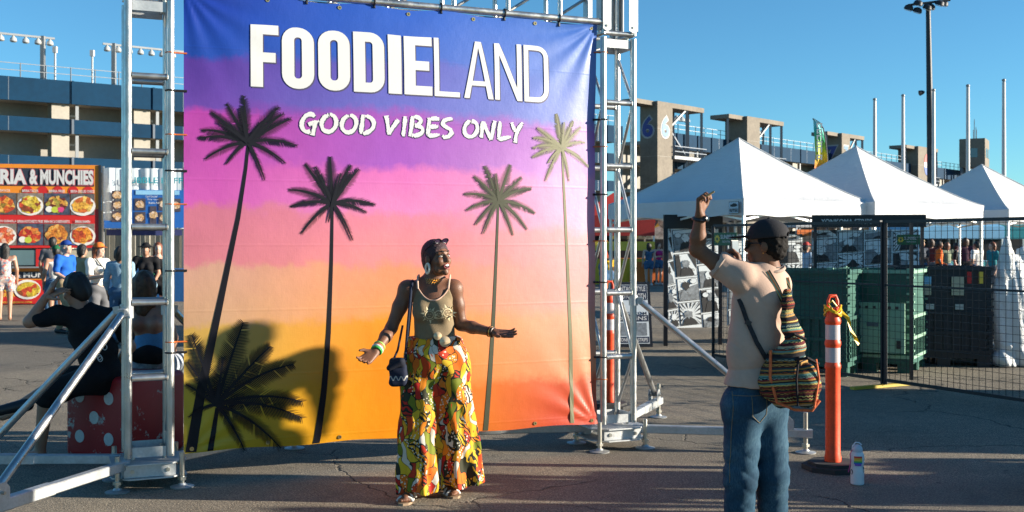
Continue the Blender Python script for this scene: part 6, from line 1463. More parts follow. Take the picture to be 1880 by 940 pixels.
    MB().tube([bc + V3(.045, -.01, .08), w(748, 640, -.10), w(752, 600, -.135), w(756, 556, -.13), w(757, 528, -.075), w(758, 515, -.02), w(757, 518, .04), w(752, 560, .11), w(745, 640, .08), bc + V3(.04, .02, .08)], .0085, 8).build('bag_strap', SB, g, True, False)
    MB().tube([bc + V3(-.03, -.005, .09), w(733, 640, -.09), w(741, 596, -.06)], .007, 8).build('bag_strap', SB, g, True, False)
    return g
woman()

# ------------------------------------------------------------------ the photographer
def photographer():
    Y0 = 5.7; sc_ = Y0 / FPX; OX = 1392
    w = lambda px, py, y=0.: V3((px - OX) * sc_, y, CAMZ - (py - HOR) * sc_)
    g = empty('person', (gx(OX, Y0), Y0, 0), 0, 'photographer in black cap and tan T-shirt raising one arm and holding up a phone', 'person')
    wa = lambda px, py, Y: np.array(at(px, py, Y)) - V3(gx(OX, Y0), Y0, 0)
    # he faces away and to the left: back towards the camera and right
    fwd = unit((-.62, .78, 0)); side = unit((.78, .62, 0))                      # side: his right hand side
    pel = w(1390, 712, .05); chest = w(1400, 555, .05); neck = w(1416, 487, .04); hd = w(1408, 451, .02)
    shL, elL, wrL = w(1352, 512, -.04), w(1281, 458, .02), w(1284, 396, -.02)       # raised arm
    shR, elR, wrR = w(1440, 522, .15), w(1446, 585, .33), wa(1362, 496, 6.10)         # phone arm, in front of him
    hpL, knL, anL = w(1364, 745, .0), w(1361, 880, .02), w(1360, 1000, .06); hpR, knR, anR = w(1416, 745, .09), w(1425, 880, .08), w(1430, 1000, .14)
    anL[2] = anR[2] = .085
    lo = np.minimum.reduce([elL, wrL, anL, pel]) - .25; hi = np.maximum.reduce([elR, wrR, hd, wrL]) + .25; lo[2] = -.02
    sq = (fwd, .68); H_ = .0062
    def torso(F, off=0.):
        F.rc(pel, (pel + chest) / 2, .128, .128, .05, sq, off=off); F.rc((pel + chest) / 2, chest, .128, .142, .05, sq, off=off); F.rc(shL * .8 + chest * .2 + V3(0, 0, .03), shR * .8 + chest * .2 + V3(0, 0, .03), .054, .054, .05, off=off); F.rc(chest, neck - V3(0, 0, .05), .130, .070, .05, sq, off=off)
    F = Field(lo, hi, H_); torso(F)
    for a, e, q in ((shL, elL, wrL), (shR, elR, wrR)):
        F.el(a, (.054, .052, .054), .03); m = a + (e - a) * .5; F.rc(a, m, .050, .045, .03); F.rc(m, e, .045, .038, .02); m = e + (q - e) * .35; F.rc(e, m, .040, .041, .02); F.rc(m, q, .040, .027, .02)
    F.rc(neck - V3(0, 0, .05), hd - V3(0, 0, .05), .064, .058, .03); fdir = (-.90, .42, .02); P, M = head(F, hd, fdir, 1.0, .018)
    # fist closed on a pencil; hand holding the phone
    hand(F, wrL, (.02, -.05, 1), (.80, -.45, .0), (.25, .9, .2), 1.0, (1.05, 1.15, 1.2, 1.2), .5); hand(F, wrR, unit((-.25, .1, 1)), (-.75, .2, .1), (-.2, -.9, .2), 1., (.75, .8, .85, .9), .6)
    F.rc(hpL, hpR, .088, .088, .05)
    for a, e, q in ((hpL, knL, anL), (hpR, knR, anR)): F.rc(a, e, .085, .055, .03); F.rc(e, q, .06, .04, .03); F.rc(q - V3(0, 0, .03), q + fwd * .15 - V3(0, 0, .055), .042, .03, .03)
    link('body', F.mesh('body'), SKIN['brown'], g, False, False)
    # T-shirt
    TS = fab('sand_cotton_jersey', (.44, .30, .23), .06, 5., .35, 200.); Ft = Field(lo, hi, H_); torso(Ft, .022); Ft.rc(pel + V3(0, 0, -.02), (pel + chest) / 2, .168, .152, .05, (fwd, .84)); Ft.rc((pel + chest) / 2, chest, .152, .155, .04, (fwd, .80))
    m = shL + (elL - shL) * .42; Ft.el(shL, (.060, .058, .060), .03); Ft.rc(shL, m, .060, .069, .04); m2 = shR + (elR - shR) * .6; Ft.el(shR, (.060, .060, .062), .03); Ft.rc(shR, m2, .062, .062, .04)
    Ft.rc(neck - V3(0, 0, .02), neck + V3(0, 0, .2), .064, .085, .008, None, 's'); dL = unit(elL - shL)
    Ft.rc(m + dL * .105, m + dL * .3, .100, .100, .004, None, 's')
    zb = w(0, 702)[2]; Ft.cut(lambda X, Y, Z: zb + .05 * np.clip(X - w(1345, 0)[0], 0, 1) * -1.2 + .006 * np.sin(16 * X) - Z + 0 * Y)
    cx, cz = w(1400, 0)[0], w(0, 560)[2]
    rdg = lambda a: 1 - 2 * np.abs(np.sin(a)) ** .6
    Ft.disp(lambda X, Y, Z: .009 * rdg(6.5 * (X * 1.15 + Z * .55) + .8 * np.sin(4 * Z)) * np.clip((Z - 1.10) * 5, .0, 1) + .010 * rdg(5 * X - 9 * Z + 1.2 * np.sin(4 * Z + 3 * X)) * np.clip((1.28 - Z) * 3, 0, 1) + .003 * rdg(17 * Z + 11 * X + 1.4 * np.sin(7 * X)))
    tsm = Ft.mesh('t_shirt', 1); link('t_shirt', tsm, TS, g, False, False); x_, y_, _ = basis(dL); HM = fab('sand_hem', (.40, .30, .24), .08)
    MB().tube([Vector(m + dL * .003) + (x_ * math.cos(a) + y_ * math.sin(a)) * .070 for a in np.linspace(0, 2 * math.pi, 24, endpoint=False)], .0055, 8, closed=True).build('sleeve_hem', HM, g, True, False)
    MB().tube([neck + V3(math.cos(a) * .076, math.sin(a) * .074, -.022 + .018 * math.sin(a + .6)) for a in np.linspace(0, 2 * math.pi, 24, endpoint=False)], .009, 8, closed=True).build('collar', HM, g, True, False)
    # jeans
    def denim():
        m_, t = newmat('blue_denim', .85, 0, .2); v = t.obj(); x, y, z = t.sep(v); n = t.noise(v, 4., 5); tw = t.noise(t.comb(t.math('MULTIPLY', x, 8.), t.math('MULTIPLY', y, 8.), t.math('MULTIPLY', z, 1.2)), 26., 4, .7)
        fade = t.math('MULTIPLY_ADD', tw, .45, t.math('MULTIPLY', n, .55)); t.l(t.ramp(fade, [(.32, (.006, .022, .045)), (.50, (.017, .052, .088)), (.66, (.06, .12, .165))]), t.b.inputs['Base Color']); t.bump(t.noise(v, 300., 2), .4, .002); return m_
    Fj = Field(lo, hi, H_); Fj.rc(pel + V3(0, 0, .02), pel - V3(0, 0, .08), .138, .142, .04, sq, off=.006); Fj.rc(hpL, hpR, .112, .112, .05)
    for a, e, q in ((hpL, knL, anL), (hpR, knR, anR)): Fj.rc(a, e, .104, .082, .03); Fj.rc(e, q, .082, .074, .03)
    Fj.disp(lambda X, Y, Z:   .0030 * rdg(30 * Z + 11 * X + 2. * np.sin(9 * X + 5 * Y + 4 * Z)) * (np.exp(-((Z - .40) / .14) ** 2) + .9 * np.exp(-((Z - .12) / .10) ** 2) + .55 * np.exp(-((Z - .72) / .06) ** 2)) + .0028 * rdg(18 * X - 13 * Z + 1.5 * np.sin(8 * Z)) + .0015 * np.sin(90 * Z - 33 * X))
    zt = pel[2] + .055; Fj.cut(lambda X, Y, Z: np.maximum(Z - zt, .03 - Z) + 0 * X); DEN = denim(); jm = Fj.mesh('jeans'); link('jeans', jm, DEN, g, False, False)
    bj = BVHTree.FromPolygons([v.co.copy() for v in jm.vertices], [tuple(p.vertices) for p in jm.polygons])
    def onj(px, py, lift=.003): x, _, z = w(px, py); hh = bj.ray_cast(Vector((x, -1, z)), Vector((0, 1, 0)))[0]; return Vector((x, (hh.y if hh else 0) - lift, z))
    ST = mat('denim_stitch', (.20, .15, .08), .8)
    for pts in ([(1372, 722), (1373, 758), (1388, 772), (1402, 757), (1402, 722), (1372, 722)], [(1340, 715), (1338, 800), (1336, 900)], [(1330, 722), (1400, 722), (1450, 722)]):
        fine = []
        for (a, b), (c, d) in zip(pts[:-1], pts[1:]):
            for k in range(6): fine.append(onj(a + (c - a) * k / 6, b + (d - b) * k / 6))
        MB().tube(fine, .0016, 5).build('stitching', ST, g, False, False)
    SH = mat('white_sneaker', (.6, .6, .58), .6); Fs = Field(V3(lo[0], lo[1], -.02), V3(hi[0], hi[1], .2), .009)
    for q in (anL, anR): Fs.rc(q - fwd * .05 - V3(0, 0, .035), q + fwd * .17 - V3(0, 0, .05), .05, .04, .02)
    Fs.cut(lambda X, Y, Z: .002 - Z + 0 * X); link('sneakers', Fs.mesh('sneakers'), SH, g, False, False)
    # hair and cap
    HC = mat('black_curls', (.008, .006, .005), .8, 0, .5, 70., .8, 160., spec=.2); Fh = Field(hd - .22, hd + .22, .0055); Fh.el(P(0, -.02, .02), (.079, .094, .088), 0, M); Fh.el(P(0, -.062, -.02), (.062, .046, .058), .02, M); Fh.el(P(0, .070, -.04), (.10, .085, .10), .01, M, 's')
    Fh.disp(lambda X, Y, Z: .0055 * np.sin(150 * X + 40 * Z) * np.sin(140 * Y + 60 * Z) * np.sin(130 * Z)); link('hair', Fh.mesh('hair'), HC, g, False, False)
    CP = fab('charcoal_cap', (.022, .021, .024), .15, 12.); Fc = Field(hd - .2, hd + V3(.2, .2, .2), .005); up = V3(*M[2]); tl = unit(up + V3(*M[1]) * .10)
    Fc.el(P(0, -.012, .050), (.092, .112, .092), 0, M); pz = P(0, 0, .038); Fc.cut(lambda X, Y, Z: -((X - pz[0]) * tl[0] + (Y - pz[1]) * tl[1] + (Z - pz[2]) * tl[2]))
    Fc.el(P(0, -.11, .052), (.034, .03, .022), .008, M, 's'); b0 = P(0, .075, .050); b1 = P(0, .150, .042); Fc.rc(b0, b1, .062, .055, .008, (tl, .11)); link('cap', Fc.mesh('cap'), CP, g, False, False)
    MB().lathe(P(0, -.012, .141), [(.010, 0), (.008, .006), (.002, .008)], 10).build('cap_button', CP, g, True, False)
    MB().tube([P(q, -.108 - .0 * abs(q), .046) for q in (-.034, -.017, 0, .017, .034)], .0065, 6).build('cap_strap', CP, g, True, False)
    # glasses
    GF = mat('black_frame', (.01, .01, .012), .3); LN = mat('clear_lens', (.35, .36, .36), .1, 0, .05, spec=.8)
    for q in (-1, 1):
        c = P(q * .034, .095, .005); pts = [c + (V3(*M[0]) * max(-1, min(1, 1.3 * math.cos(a))) * .025 + V3(*M[2]) * max(-1, min(1, 1.3 * math.sin(a))) * .020) for a in np.linspace(0, 2 * math.pi, 16, endpoint=False)]
        MB().tube(pts, .0034, 6, closed=True).build('glasses_rim', GF, g, True, False); MB().poly(pts).build('glasses_lens', LN, g, False, False); MB().tube([P(q * .060, .092, .012), P(q * .079, .02, .012), P(q * .079, -.012, .0)], .0034, 6).build('glasses_arm', GF, g, True, False)
    MB().tube([P(-.009, .098, .008), P(.009, .098, .008)], .003, 6).build('glasses_bridge', GF, g, True, False)
    MB().lathe(P(-.083, -.004, -.038), [(.001, -.004), (.004, 0), (.001, .004)], 8).build('ear_stud', mat('gold_jewellery', (.70, .40, .12), .3, .85), g, True, False)
    # watch, pencil, phone, chain
    d = unit(wrL - elL); x, y, _ = basis(d); c = Vector(wrL - d * .018)
    MB().tube([c + (x * math.cos(a) + y * math.sin(a)) * .0335 for a in np.linspace(0, 2 * math.pi, 18, endpoint=False)], .0095, 8, closed=True).build('watch_band', BLACKP, g, True, False); MB().lathe(c + Vector((.028, -.022, 0)), [(.018, 0), (.018, .010), (.014, .012)], 14, (.75, -.6, .1)).build('watch_face', mat('watch_face_black', (.01, .01, .012), .2), g, True, False)
    pk = w(1290, 362, -.06); MB().tube([w(1284, 367, -.05), w(1307, 352.5, -.07)], .0052, 8).build('pencil', mat('pencil_wood', (.42, .28, .12), .5), g, True, False)
    ph = Vector(wa(1349, 463, 6.14)); Mp = Matrix.Rotation(R(38), 3, 'Z') @ Matrix.Rotation(R(-4), 3, 'X'); MB().box(ph, (.058, .010, .135), 0, Mp).build('phone', BLACKP, g, False, False)
    MB().box(Vector(ph) + Mp @ Vector((0, -.0065, 0)), (.052, .002, .125), 0, Mp).build('phone_screen', mat('phone_screen_glass', (.10, .13, .15), .15, 0, .1), g, False, False)
    MB().tube([V3(*(neck + V3(math.cos(a) * .068, math.sin(a) * .066, .012 * math.sin(a) - .002))) for a in np.linspace(0, 2 * math.pi, 20, endpoint=False)], .0028, 6, closed=True).build('neck_chain', mat('black_cord', (.02, .015, .012), .5), g, True, False)
    # woven sling backpack
    def weave():
        m_, t = newmat('striped_woven_cotton', .9, 0, .15); v = t.obj(); x, y, z = t.sep(v); zz = t.math('MULTIPLY_ADD', x, -.10, z); n = t.noise(v, 7., 2); zz = t.math('MULTIPLY_ADD', n, .018, zz)
        row = t.math('MULTIPLY', zz, 140.); rn = t.n('TexWhiteNoise', noise_dimensions='1D'); t.l(t.math('FLOOR', row), rn.inputs['W']); cols = [(.26, .06, .025), (.02, .018, .02), (.11, .22, .18), (.34, .17, .04), (.06, .018, .018), (.30, .33, .25), (.36, .20, .06), (.022, .05, .06), (.18, .025, .025), (.33, .28, .18)]
        c = t.ramp(rn.outputs[0], [(i / len(cols), k) for i, k in enumerate(cols)], 'CONSTANT'); fr = t.math('FRACT', row)
        zig = t.math('PINGPONG', t.math('MULTIPLY', t.math('ADD', x, y), 95.), 1.); r2 = t.n('TexWhiteNoise', noise_dimensions='1D'); t.l(t.math('ADD', t.math('FLOOR', row), 51.), r2.inputs['W'])
        pat = t.math('MULTIPLY', t.math('LESS_THAN', t.math('ABSOLUTE', t.math('SUBTRACT', fr, zig)), .28), t.math('GREATER_THAN', r2.outputs[0], .45)); c = t.mix(pat, c, t.ramp(r2.outputs[0], [(0., (.012, .012, .014)), (.66, (.50, .44, .14)), (.82, (.012, .012, .014))], 'CONSTANT'))
        t.l(c, t.b.inputs['Base Color']); t.bump(t.math('ADD', t.math('MULTIPLY', fr, .4), t.noise(v, 180., 3)), .5, .003); return m_
    WV = weave(); back = -fwd; wb = lambda px, py, y=0.: w(1439 + (px - 1437) * .95, 556 + (py - 556) * .97, y * .95)
    bc = wb(1441, 672, -.17); Fb = Field(bc - V3(.24, .24, .30), bc + V3(.24, .24, .48), .0065)
    Fb.el(wb(1432, 690, -.13), (.114, .078, .162), 0, None); Fb.el(wb(1415, 700, -.10), (.092, .074, .125), .05); Fb.rc(wb(1446, 640, -.14), wb(1436, 560, -.10),   .076, .038, .06, (back, .6)); Fb.rc(wb(1436, 560, -.10), wb(1434, 543, -.09), .040, .028, .03, (back, .6))
    Fb.disp(lambda X, Y, Z: .006 * np.sin(34 * Z + 20 * X) + .005 * np.sin(55 * X - 16 * Z) + .004 * np.sin(90 * Z + 11 * X)); link('sling_bag', Fb.mesh('sling_bag'), WV, g, False, False)
    Fk = Field(bc - V3(.1, .25, .26), bc + V3(.22, .2, .2), .0065); Fk.el(wb(1462, 705, -.185), (.076, .050, .118), 0); Fk.disp(lambda X, Y, Z: .004 * np.sin(60 * Z + 31 * X)); link('bag_pocket', Fk.mesh('bag_pocket'), WV, g, False, False)
    PIP = mat('orange_cord', (.62, .12, .03), .8, 0, .4, 90.); DK = fab('dark_cord', (.02, .014, .016), .4, 70.)
    MB().tube([wb(1398, 640, -.165), wb(1395, 690, -.19), wb(1408, 735, -.185), wb(1440, 748, -.20), wb(1470, 748, -.225), wb(1485, 730, -.215)], .0075, 8).build('bag_piping', PIP, g, True, False)
    MB().tube([wb(1446, 650, -.215), wb(1440, 690, -.235), wb(1444, 740, -.22)], .006, 8).build('bag_piping', DK, g, True, False); MB().tube([wb(1478, 655, -.215), wb(1483, 690, -.222), wb(1474, 742, -.225)], .0065, 8).build('bag_piping', PIP, g, True, False)
    MB().tube([wb(1438, 656, -.215), wb(1460, 652, -.235), wb(1484, 664, -.21)], .0075, 8).build('bag_piping', DK, g, True, False)
    MB().tube([wb(1424, 618, -.17), wb(1440, 610, -.19), wb(1462, 620, -.18)], .008, 8).build('bag_drawstring', DK, g, True, False)
    def flat(pts, wd, m_, nm, nrm):
        pts = [Vector(p) for p in pts]; vs = []
        for i, p in enumerate(pts):
            t_ = (pts[min(i + 1, len(pts) - 1)] - pts[max(i - 1, 0)]).normalized(); s_ = t_.cross(Vector(nrm)).normalized(); nn = s_.cross(t_)
            vs += [p + s_ * wd, p - s_ * wd, p - s_ * wd + nn * .004, p + s_ * wd + nn * .004]
        fs = [(4 * i + a, 4 * i + (a + 1) % 4, 4 * i + 4 + (a + 1) % 4, 4 * i + 4 + a) for i in range(len(pts) - 1) for a in range(4)]; MB().add(vs, fs).build(nm, m_, g, True, False)
    bt = BVHTree.FromPolygons([v.co.copy() for v in [c for c in g.children if c.name.startswith('t_shirt')][0].data.vertices], [tuple(p.vertices) for p in [c for c in g.children if c.name.startswith('t_shirt')][0].data.polygons])
    def ons(px, py, lift=.008): x, _, z = w(px, py); hh = bt.ray_cast(Vector((x, -1, z)), Vector((0, 1, 0)))[0]; return Vector((x, (hh.y if hh else .0) - lift, z))
    lerp = lambda A, n=6: [(A[i][0] + (A[i + 1][0] - A[i][0]) * k / n, A[i][1] + (A[i + 1][1] - A[i][1]) * k / n) for i in range(len(A) - 1) for k in range(n)] + [A[-1]]
    STM = fab('striped_strap', (.20, .15, .10), .5, 60.)
    def strapm():
        m_, t = newmat('rainbow_strap', .9, 0, .15); x, y, z = t.sep(t.obj()); f = t.math('FRACT', t.math('MULTIPLY', t.math('ADD', t.math('MULTIPLY', x, .86), t.math('MULTIPLY', z, .5)), 34.)); t.l(t.ramp(f, [(0., (.02, .02, .02)), (.2, (.40, .30, .12)), (.4, (.06, .22, .20)), (.6, (.42, .12, .03)), (.8, (.30, .26, .16))], 'CONSTANT'), t.b.inputs['Base Color']); t.bump(t.noise(t.obj(), 200., 2), .4, .002); return m_
    SM = strapm()
    flat([ons(*p) for p in lerp([(1404, 497), (1420, 525), (1433, 556)])], .013, SM, 'bag_strap', (0, -1, 0)); flat([ons(*p) for p in lerp([(1447, 510), (1449, 530), (1444, 556)])], .011, SM, 'bag_strap', (0, -1, 0))
    flat([ons(*p) for p in lerp([(1352, 548), (1364, 585), (1380, 625), (1398, 655)])], .0115, fab('dark_side_strap', (.03, .028, .030), .4, 60.), 'bag_strap', (0, -1, 0)); bk = ons(1366, 590, .016); MB().box(bk, (.03, .012, .024), 0, Matrix.Rotation(R(25), 3, 'Y')).build('strap_buckle', BLACKP, g, False, False)
    return g
photographer()
# ------------------------------------------------------------------ the two people sitting on the die
BLKT = fab('black_cotton', (.010, .010, .012), .2, 6.); BLKS = fab('black_shorts', (.008, .008, .010), .2, 6.)
def seated_man():
    Y0 = 8.05; k = Y0 / FPX; OX = 165; w = lambda px, py, y=0.: V3((px - OX) * k, y, CAMZ - (py - HOR) * k)
    J = {'pel': w(188, 682), 'chest': w(166, 600, -.02), 'neck': w(152, 556, -.02), 'head': w(141, 532, -.02), 'shA': w(118, 576, -.10), 'elA': w(72, 588, -.16), 'wrA': w(98, 545, -.14), 'shB': w(207, 582, .08), 'elB': w(226, 640, .14), 'wrB': w(190, 690, .16),
         'hipA': w(176, 692, -.08), 'knA': w(98, 722, -.12), 'anA': w(80, 0, -.06), 'hipB': w(184, 690, .08), 'knB': w(108, 700, .10), 'anB': w(42, 742, -.02)}
    J['anA'][2] = .085
    def extra(g, J, s):
        F = Field(J['wrA'] - .16, J['wrA'] + .26, .008); hand(F, J['wrA'], unit(w(150, 519, -.10) - J['wrA']), (.2, .5, -.9), (.1, -.8, .3), 1.1, (.15, .15, .2, .2), .6); link('hand', F.mesh('hand'), SKIN['tan'], g, False, False)
        for q, m_ in ((J['head'] + V3(.0, 0, .03), None),):
            x, y, d = basis((.3, .2, 1)); 
        p = w(178, 668, -.15)
        for i, (px, py) in enumerate(((206, 634), (196, 652), (170, 668), (160, 686), (198, 655))):
            c = w(px, py, -.145); MB().tube([c + V3(math.cos(a) * .016, 0, math.sin(a) * .02) for a in np.linspace(0, 2 * math.pi, 10, endpoint=False)], .003, 5, closed=True).build('shorts_print', WHITE, g, False, False)
        F = Field(J['anB'] - .2, J['anB'] + .2, .01); F.rc(J['anB'] + V3(.04, 0, .0), J['anB'] + V3(-.14, -.05, -.04), .05, .04, .02); link('shoe', F.mesh('shoe'), BLACKP, g, False, False)
        MB().prism([V3(*(J['anA'][:2] + np.array(o)), .004) for o in ((.07, -.05), (.09, .03), (-.10, .04), (-.16, .0), (-.12, -.06))], (0, 0, .018)).build('sandal', BLACKP, g, False, False)
    figure('seated man in black T-shirt on the red die holding one hand to his head', (gx(OX, Y0), Y0, 0), 0, J, 1.02, 'tan', BLKT, BLKS, HAIRD, None, None, .010, (-.85, .35, -.35), .62, 1.02, toe={'A': (-.9, -.3, 0), 'B': (-.9, -.3, -.2)}, extra=extra)
seated_man()
def seated_woman():
    Y0 = 8.62; k = Y0 / FPX; OX = 275; w = lambda px, py, y=0.: V3((px - OX) * k, y, CAMZ - (py - HOR) * k)
    J = {'pel': w(279, 660), 'chest': w(275, 592), 'neck': w(271, 553), 'head': w(266, 524), 'shA': w(246, 568), 'elA': w(238, 620, .06), 'wrA': w(252, 655, .24), 'shB': w(303, 570), 'elB': w(311, 622, .08), 'wrB': w(298, 655, .26),
         'hipA': w(264, 668, .03), 'knA': w(262, 676, .45), 'anA': w(260, 0, .52), 'hipB': w(296, 668, .03), 'knB': w(298, 676, .45), 'anB': w(300, 0, .52)}
    J['anA'][2] = J['anB'][2] = .085
    def extra(g, J, s):
        F = Field(J['pel'] - V3(.3, .25, .2), J['pel'] + V3(.3, .25, .3), .010); F.rc(J['pel'] + V3(0, 0, .08), J['pel'] + V3(0, 0, .15), .128, .122, .02, ((0, 1, 0), .74), off=.012); link('waistband', F.mesh('waistband'), fab('light_blue_band', (.10, .30, .55)), g, False, False)
        F = Field(J['pel'] - V3(.3, .4, .2), J['pel'] + V3(.3, .1, .3), .010); F.el(J['pel'] + V3(.03, -.16, .05), (.15, .06, .075), .03); F.disp(lambda X, Y, Z: .006 * np.sin(30 * X + 20 * Z)); link('waist_bag', F.mesh('waist_bag'), BLKS, g, False, False)
    figure('long haired woman with bare back seated on the red die behind the left tower', (gx(OX, Y0), Y0, 0), 0, J, .98, 'tan', None, fab('pale_patterned_denim', (.35, .38, .42), .5, 22.), mat('streaked_brown_hair', (.09, .045, .02), .5, 0, .7, 40., .7, 200.), None, WHITE, .012, (-.1, 1, 0), .0, 1.9, True, .20, toe={'A': (0, 1, 0), 'B': (0, 1, 0)}, extra=extra)
seated_woman()
# ------------------------------------------------------------------ people walking behind
def crowd(label, px, Y, H, yaw, skin, top, bottom, hair, **kw):
    arms = kw.pop('arms', (None, None)); J, s = stand(H, arms[0], arms[1], kw.pop('stride', .0)); return figure(label, (gx(px, Y), Y, 0), R(yaw), J, s, skin, top, bottom, hair, h=kw.pop('h', .016), group=kw.pop('group', 'people walking at the fair'), **kw)
FL = food_mat('floral_cloth', [(.62, .58, .55), (.60, .20, .18), (.66, .62, .58), (.25, .30, .40), (.6, .45, .42)], 26., 3)
WT = fab('white_jersey', (.68, .66, .62), .05); DEN1 = fab('mid_denim', (.05, .11, .20), .2); DEN2 = fab('pale_denim', (.22, .34, .44), .2); KH = fab('khaki_twill', (.33, .25, .15)); GRY = fab('grey_twill', (.12, .12, .13)); BLU = fab('royal_blue_shirt', (.012, .10, .42), .1); OLV = fab('olive_beige_shirt', (.30, .27, .16), .15)
bent = ((.05, -.06, -.27), (-.05, -.22, .02)); bent2 = ((.05, .02, -.27), (-.02, -.20, -.10))
crowd('bare shouldered woman in white floral top and shorts cut by the left edge', 9, 22.6, 1.60, 200, 'tan', FL, FL, HAIRD, hairlen=.30, sleeve=0, leglen=.45, female=True, crop=False, shoes=None)
crowd('woman in white tank top, denim shorts and dark green cap', 103, 21.2, 1.55, 215, 'tan', WT, DEN1, HAIRD, hat=(fab('green_cap', (.01, .10, .04)), 'cap'), sleeve=0, leglen=.5, female=True, shoes=WHITE)
crowd('older man in bright blue shirt and blue cap walking right', 121, 19.2, 1.64, 75, 'fair', BLU, KH, HAIRG, hat=(fab('blue_cap', (.012, .05, .24)), 'cap'), sleeve=.8, leglen=1.9, shoes=DARK, stride=.20, h=.013, arms=(bent2, bent2))
crowd('dark haired person standing behind the blue shirted man', 97, 24.0, 1.74, 185, 'tan', GRY, DEN1, HAIRD, sleeve=.6, leglen=1.9, shoes=WHITE)
crowd('curly haired person in olive shirt between blue shirt and orange cap', 151, 20.6, 1.58, 150, 'tan', OLV, GRY, HAIRD, hairlen=.10, sleeve=.8, leglen=1.9, shoes=DARK, arms=(bent, bent))
def mintcup(g, J, s):
    c = (J['wrA'] + J['wrB']) / 2 + V3(.0, -.10, .06); MB().lathe(c, [(.035, -.12), (.045, .05), (.045, .10)], 14).build('mint_tumbler', mat('mint_plastic', (.30, .66, .55), .35), g, True, False); MB().tube([c + V3(.045, 0, .08), c + V3(.08, 0, .05), c + V3(.08, 0, -.02), c + V3(.045, 0, -.05)], .009, 6).build('tumbler_handle', mat('mint_plastic', (.30, .66, .55), .35), g, True, False)
    MB().tube([J['shA'] + V3(.05, -.08, .06), J['chest'] + V3(0, -.15, -.02), J['pel'] + V3(.13, -.10, .12)], .014, 8).build('crossbody_strap', BLACKP, g, True, False)
crowd('auburn haired woman in white tee and orange cap carrying a mint tumbler', 181, 17.6, 1.60, 65, 'fair', WT, GRY, HAIRR, hat=(fab('orange_cap', (.75, .17, .03)), 'cap'), hairlen=.24, sleeve=.7, leglen=1.9, female=True, shoes=DARK, arms=(bent, bent), extra=mintcup, h=.013)
crowd('person in loose pale denim shirt half hidden by the left tower chord', 221, 17.2, 1.55, 175, 'tan', DEN2, DEN1, HAIRD, sleeve=1.6, leglen=1.9, shoes=DARK, hairlen=.1)
def strapx(g, J, s): MB().tube([J['shA'] + V3(.06, .10, .06), J['chest'] + V3(0, .145, -.02), J['pel'] + V3(.13, .10, .14)], .012, 8).build('green_strap', GRNC, g, True, False)
crowd('woman in black top, pale jeans and dark sun hat seen through the tower', 268, 20.0, 1.60, 10, 'tan', BLKT, DEN2, HAIRD, hat=(BLKS, 'brimmed'), sleeve=.6, leglen=1.9, female=True, shoes=WHITE, extra=strapx, arms=(bent, bent2))
crowd('red haired woman in black tank top beside the hatted woman', 290, 20.8, 1.62, 20, 'fair', BLKT, BLKS, HAIRR, hairlen=.18, sleeve=0, leglen=.5, female=True, shoes=WHITE, arms=(bent, bent))
# far right people
fg = 'people far back among the booths'
crowd('woman in blue denim romper seen right of the right tower', 1191, 41, 1.62, 190, 'fair', DEN1, DEN1, HAIRD, hairlen=.2, sleeve=.0, leglen=.4, female=True, shoes=WHITE, group=fg, h=.02)
crowd('woman in magenta top and denim shorts beside the denim romper', 1209, 42, 1.64, 30, 'fair', fab('magenta_top', (.45, .02, .15)), DEN1, HAIRB, hairlen=.2, sleeve=0, leglen=.4, female=True, shoes=WHITE, group=fg, h=.02, arms=(bent, None))
crowd('person in rust coloured top seen through the right tower', 1107, 34, 1.66, 60, 'tan', fab('rust_top', (.30, .06, .03)), DEN1, HAIRB, sleeve=.7, leglen=1.9, shoes=DARK, group=fg, h=.02, hairlen=.12, arms=(bent, bent))
crowd('child in bright yellow shirt near the rust coloured top', 1118, 34.6, 1.28, 20, 'tan', fab('yellow_shirt', (.70, .42, .02)), DEN1, HAIRD, sleeve=.7, leglen=.6, shoes=WHITE, group=fg, h=.018)
crowd('person in pale blue shirt and red cap seen behind the photographer', 1480, 27, 1.62, 110, 'tan', fab('pale_blue_shirt', (.30, .40, .52)), DEN1, HAIRD, hat=(REDC, 'cap'), sleeve=.7, leglen=1.9, shoes=DARK, group=fg, h=.02, arms=(bent, None))
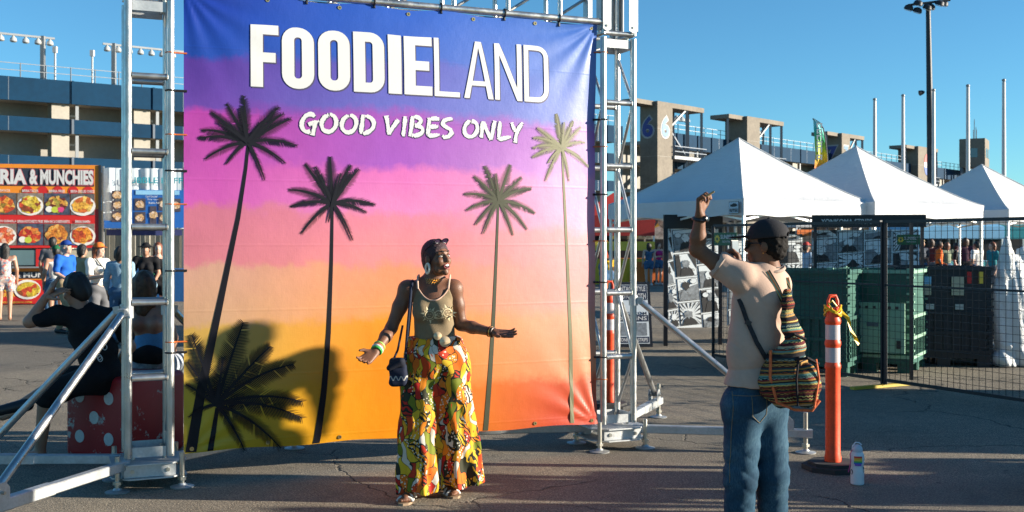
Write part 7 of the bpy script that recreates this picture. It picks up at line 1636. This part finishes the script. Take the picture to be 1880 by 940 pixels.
for i, (px, Y, H, yaw, top, lb) in enumerate(((1692, 33, 1.72, 20, fab('slate_shirt', (.05, .06, .08)), 'person in slate shirt and pale cap behind the green fence sign'), (1709, 34, 1.75, 170, fab('maroon_shirt', (.14, .03, .03)), 'person in maroon shirt seen through the right fence'),
        (1724, 32.5, 1.68, 80, fab('orange_vest', (.80, .14, .02)), 'person in fluorescent orange vest seen through the right fence'), (1738, 35, 1.64, 190, fab('sage_shirt', (.22, .25, .17)), 'person in sage green shirt right of the orange vest'),
        (1757, 33, 1.62, 60, BLKT, 'person in black with light brown hair beyond the black bin'), (1772, 34, 1.78, 180, fab('dark_plum_shirt', (.06, .02, .04)), 'tall person in dark plum shirt beyond the black bin'), (1793, 32, 1.66, 210, WT, 'person in white T-shirt left of the far tent leg'), (1822, 31, 1.64, 280, fab('teal_shirt', (.02, .18, .22)), 'person in teal shirt left of the white sheeting'))):
    crowd(lb, px, Y, H, yaw, ('tan', 'fair', 'brown')[i % 3], top, (DEN1, GRY, BLKS)[i % 3], (HAIRD, HAIRB, HAIRD, HAIRR)[i % 4], sleeve=.7, leglen=1.9, shoes=DARK, group=fg, h=.022, hairlen=.12 if i % 2 else 0, hat=(KH, 'cap') if i == 0 else None, arms=((bent, None), (None, None), (None, bent2))[i % 3])

# ================================================================== unseen people, crate and bins added outside the right edge to throw long shadows
qg = 'unseen people casting shadows from outside the right edge'; ql = 'unseen person added just outside the right edge to throw a long shadow'
lift = ((.12, -.05, -.20), (-.10, -.14, .20))
def added_step_crate():  # added crate lifts the unseen person so the banner shadow sits higher
    g = empty('added_step_crate', (3.72, 6.95, 0), R(8), 'unseen wooden step crate added outside the right edge to raise the person shadowing the banner', 'crate')
    for z in (.03, .10, .17, .24, .31):
        for y in (-.24, .24): MB().box((0, y, z), (.5, .02, .055)).build('slat', CARD, g, False, False)
        for x in (-.24, .24): MB().box((x, 0, z), (.02, .455, .055)).build('slat', CARD, g, False, False)
    for y in (-.2, -.1, 0, .1, .2): MB().box((0, y, .350), (.52, .085, .02)).build('slat', CARD, g, False, False)
added_step_crate()
for i, (x, y, H, yaw, am) in enumerate(((3.72, 6.95, 1.92, 95, (bent2, bent2)), (8.6, 5.05, 1.7, 40, (None, bent)), (9.6, 7.0, 1.78, 60, (None, None)), (9.0, 7.45, 1.66, 80, (bent2, None)), (9.8, 8.15, 1.8, 90, (None, None)), (5.3, 4.6, 1.7, 90, (None, None)), (6.3, 6.02, 1.72, 80, (bent, None)), (5.9, 6.62, 1.58, 100, (None, bent2)), (6.8, 7.0, 1.66, 70, (None, None)))):
    J, s = stand(H, am[0], am[1]); figure(ql if i else 'unseen person on an added step outside the right edge whose shadow falls on the banner', (x, y, 0 if i else .36), R(yaw), J, s, 'tan', (BLU, WT, OLV)[i % 3], DEN1, HAIRD, h=.022, sleeve=.7, leglen=1.9, shoes=DARK, group=qg)
for i, (x, y) in enumerate(((6.95, 8.75), (7.0, 9.95), (7.05, 11.15))):  # unseen bins added to shade the ground at right
    bulk_bin((x, y, 0), R(4), GBIN, 'low folded green bin added unseen outside the right edge to cast a dark shadow', (1.1, 1.12), .92)
